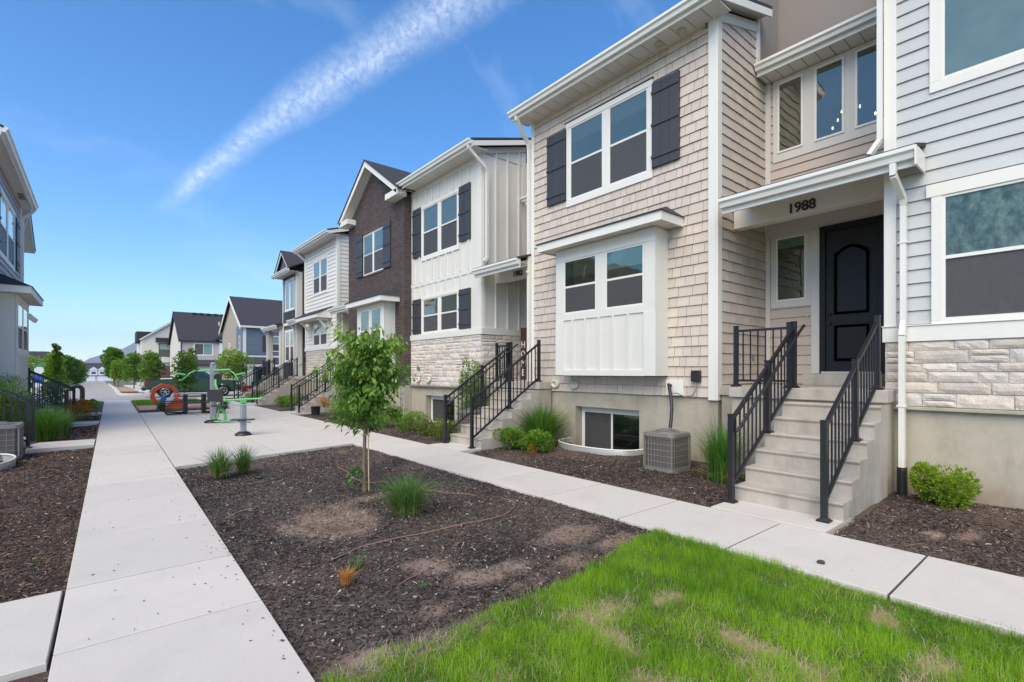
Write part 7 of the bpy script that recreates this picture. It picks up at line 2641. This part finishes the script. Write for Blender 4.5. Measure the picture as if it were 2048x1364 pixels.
FJX = Face('x-', 10.08)
fwin(FJX, 52.2, 52.8, 3.6, 5.0, J); fwin(FJX, 57.0, 57.6, 3.9, 4.5, J)
FJX.box('side_siding', 51.2, 54.0, 0, 5.9, 0, .03, 'siding_blue', J)
# K: white and greige house with garages
Kh = gable_house(8.2, 24, 79, 93, 5.9, 10.2, 'paint_greige', 'white and greige house with a steep dark roof and two garages', trim='black_trim', side_m='paint_cream')
FK = Face('y-', 79)
FK.box('wall_panel', 12.6, 19, 2.9, 6.2, 0, .25, 'paint_white', Kh)
MB().prism([(12.5, 6.0), (19.5, 6.0), (16.0, 7.9)], 1, 78.75, 84).build('front_gable', 'paint_white', Kh)
for sg_ in (-1, 1):
    MB().prism([(16.0, 8.25), (16.0, 8.0), (16.0 + sg_ * 3.9, 5.85), (16.0 + sg_ * 4.0, 6.05)], 1, 78.3, 84).build('eave_board', 'black_trim', Kh)
fwin(FK, 9.55, 11.9, 3.75, 5.5, Kh, .18, True)
fwin(Face('y-', 78.74), 14.2, 16.8, 3.75, 5.6, Kh, .12, True)
mb = MB(); slab_quad(mb, [(8.0, 78.0, 2.6), (12.9, 78.0, 2.6), (12.9, 79.0, 3.2), (8.0, 79.0, 3.2)], .3); mb.build('garage_roof', 'roof_shingle', Kh)
for (a, b) in ((9.1, 12.2), (13.2, 18.2)):
    FK.box('garage_surround', a - .15, b + .15, -.1, 2.45, .26, .30, 'paint_cream', Kh)
    for k in range(4): FK.box('garage_panel', a, b, -.1 + .56 * k, -.1 + .56 * k + .54, .30, .34, 'paint_white', Kh)
MB().tube([(8.15, 78.9, 0), (8.15, 78.9, 5.8)], .06, 6).build('downspout', 'black_trim', Kh)
for x, y, z in ((13.2, 84.2, 9.2), (17.2, 84.0, 9.05)): MB().tube([(x, y - 1.4, z - .9), (x, y - 1.4, z - .4)], .08, 7).build('roof_pipe', 'paint_white', Kh)
mb = MB()
for k in range(5): mb.box((10.2 + k * .9, 85.3, 10.02), (10.7 + k * .9, 85.7, 10.22))
mb.build('ridge_vent', 'black_trim', Kh)
# L: cream three-storey
Lh = gable_house(4.7, 15, 93.6, 108, 6.7, 10.4, 'paint_cream', 'cream three-storey building with dark brick panels at its base', ridge='y', over=.3)
FLh = Face('y-', 93.6)
box('side_bay', (9.0, 91.8, -.4), (12.5, 93.6, 6.6), 'paint_cream', Lh)
MB().prism([(8.8, 6.6), (12.6, 6.6), (12.6, 8.2)], 1, 91.6, 93.6).build('bay_roof', 'paint_cream', Lh)
fwin(FLh, 6.8, 8.3, 3.9, 6.0, Lh, .08, False, 'black_trim'); fwin(FLh, 6.8, 8.3, 1.9, 3.0, Lh, .08, False, 'black_trim')
FLh.box('canopy', 6.4, 8.8, 6.1, 6.8, .02, .45, 'black_trim', Lh)
FLh.box('brick_panel', 5.2, 8.95, -.5, 2.1, 0, .06, 'brick_red', Lh)
Face('y-', 91.8).box('brick_panel', 9.1, 11.2, -.5, 1.1, 0, .06, 'brick_red', Lh)
box('side_dormer', (4.2, 97, 6.2), (6.5, 102, 7.9), 'roof_shingle', Lh)
# M: low townhomes closing the street
b = -2.9
Mh = gable_house(-14, 16, 322, 334, 4.6 + b + .6, 9.2 + b - .4, 'paint_greige', 'low gray townhomes with a white garage closing the far end of the street', 'townhomes', zb=0, group='far houses')
FM = Face('y-', 322)
for (a, c) in ((-4.5, -1.6), (-1.2, 1.6), (2.6, 6.2), (-10.0, -6.5)):
    FM.box('wall_panel', a, c, 1.0 + b + 1.4, 5.4 + b, 0, .3, 'paint_white', Mh)
    FM.box('window', a + .6, c - .6, 3.2 + b, 4.4 + b, .3, .36, 'screen', Mh)
    MB().prism([(a - .3, 5.4 + b), (c + .3, 5.4 + b), ((a + c) / 2, 6.9 + b)], 1, 321.4, 323).build('front_gable', 'paint_white', Mh)
for (a, c) in ((-7.4, -2.4), (-1.6, 4.4)): FM.box('garage_door', a, c, b - .6, 2.3 + b, .05, .12, 'paint_white', Mh)
FM.box('band', -14, 16, 2.35 + b, 2.6 + b, 0, .4, 'black_trim', Mh)
# left distance
def far_block(x0, x1, y0, y1, ze, zr, m, lab, w=()):
    t = gable_house(x0, x1, y0, y1, ze, zr, m, lab, group='far houses left of the street')
    fc = Face('y-', y0)
    for (a, c, z0, z1) in w: fc.box('window', a, c, z0, z1, 0, .06, 'screen', t)
    return t


far_block(-20, -8.0, 125, 136, 3.2, 5.4, 'paint_greige', 'greige far house with a dark roof right behind the left bay', [(-11.5, -10.4, 1.2, 2.2), (-9.6, -8.8, 1.2, 2.2)])
far_block(-22, -9.2, 165, 176, 4.0, 6.4, 'paint_white', 'pale far house with dark gables, second from the left bay', [(-12, -11, 1.5, 2.6)])
far_block(-22, -10.0, 205, 216, 4.2, 6.8, 'siding_blue', 'blue-gray far house, third from the left bay', [(-12.5, -11.5, 1.5, 2.6), (-11, -10.4, 1.5, 2.6)])
far_block(-22, -9.3, 245, 256, 4.4, 7.4, 'paint_cream', 'cream far house behind the columnar tree')
far_block(6.6, 20, 150, 162, 4.4, 6.8, 'siding_blue', 'dark-roofed far house peeking past the cream building', [(7, 8, 2.5, 3.8)])
far_block(7.2, 22, 200, 212, 4.6, 7.4, 'paint_greige', 'farther dark-roofed house peeking past the cream building')

# mountains
def mountains():
    r = random.Random(5)
    xs_ = np.linspace(-3600, 5200, 120)
    rows = []
    for j, (yy, hs) in enumerate(((6900, 0.0), (7100, 0.35), (7350, 0.75), (7600, 1.0), (7900, 0.7), (8300, 0.0))):
        row = []
        for x in xs_:
            hgt = 400 * math.exp(-((x - 520) / 600) ** 2) + 230 * math.exp(-((x - 1900) / 900) ** 2) + 60 * math.exp(-((x + 1900) / 900) ** 2)
            hgt *= hs
            rg = 26 * math.sin(x * .011 + j * .8) + 15 * math.sin(x * .031 + j * 1.7) + 9 * math.sin(x * .07 + 2 * j)
            row.append((x + rg * 0.6, yy, -4 + max(0.0, hgt + rg * hs * min(1, hgt / 120))))
        rows.append(row)
    V = [p for rw in rows for p in rw]
    n = len(xs_)
    F = [(j * n + i, j * n + i + 1, (j + 1) * n + i + 1, (j + 1) * n + i) for j in range(len(rows) - 1) for i in range(n - 1)]
    mat('mountain', (0.17, 0.16, 0.12), 0.95, 0.3, 0.004, col2=(0.07, 0.09, 0.06))
    me = mesh_from('mountains', V, F, 'mountain', smooth=[True] * len(F))
    link('mountains', me)['kind'] = 'structure'


mountains()

# air: a thin even haze that fades the mountains
hz = box('haze', (-7000, -300, -6), (7000, 8900, 520), 'white_trim')
hm = bpy.data.materials.new('haze')
hm.use_nodes = True
hm.node_tree.nodes.clear()
ho = hm.node_tree.nodes.new('ShaderNodeOutputMaterial')
hv = hm.node_tree.nodes.new('ShaderNodeVolumePrincipled')
hv.inputs['Color'].default_value = (0.74, 0.85, 1.0, 1)
hv.inputs['Density'].default_value = 0.00013
hv.inputs['Anisotropy'].default_value = 0.2
hm.node_tree.links.new(hv.outputs[0], ho.inputs['Volume'])
hz.data = hz.data.copy()
hz.data.materials.clear()
hz.data.materials.append(hm)
hz['kind'] = 'stuff'
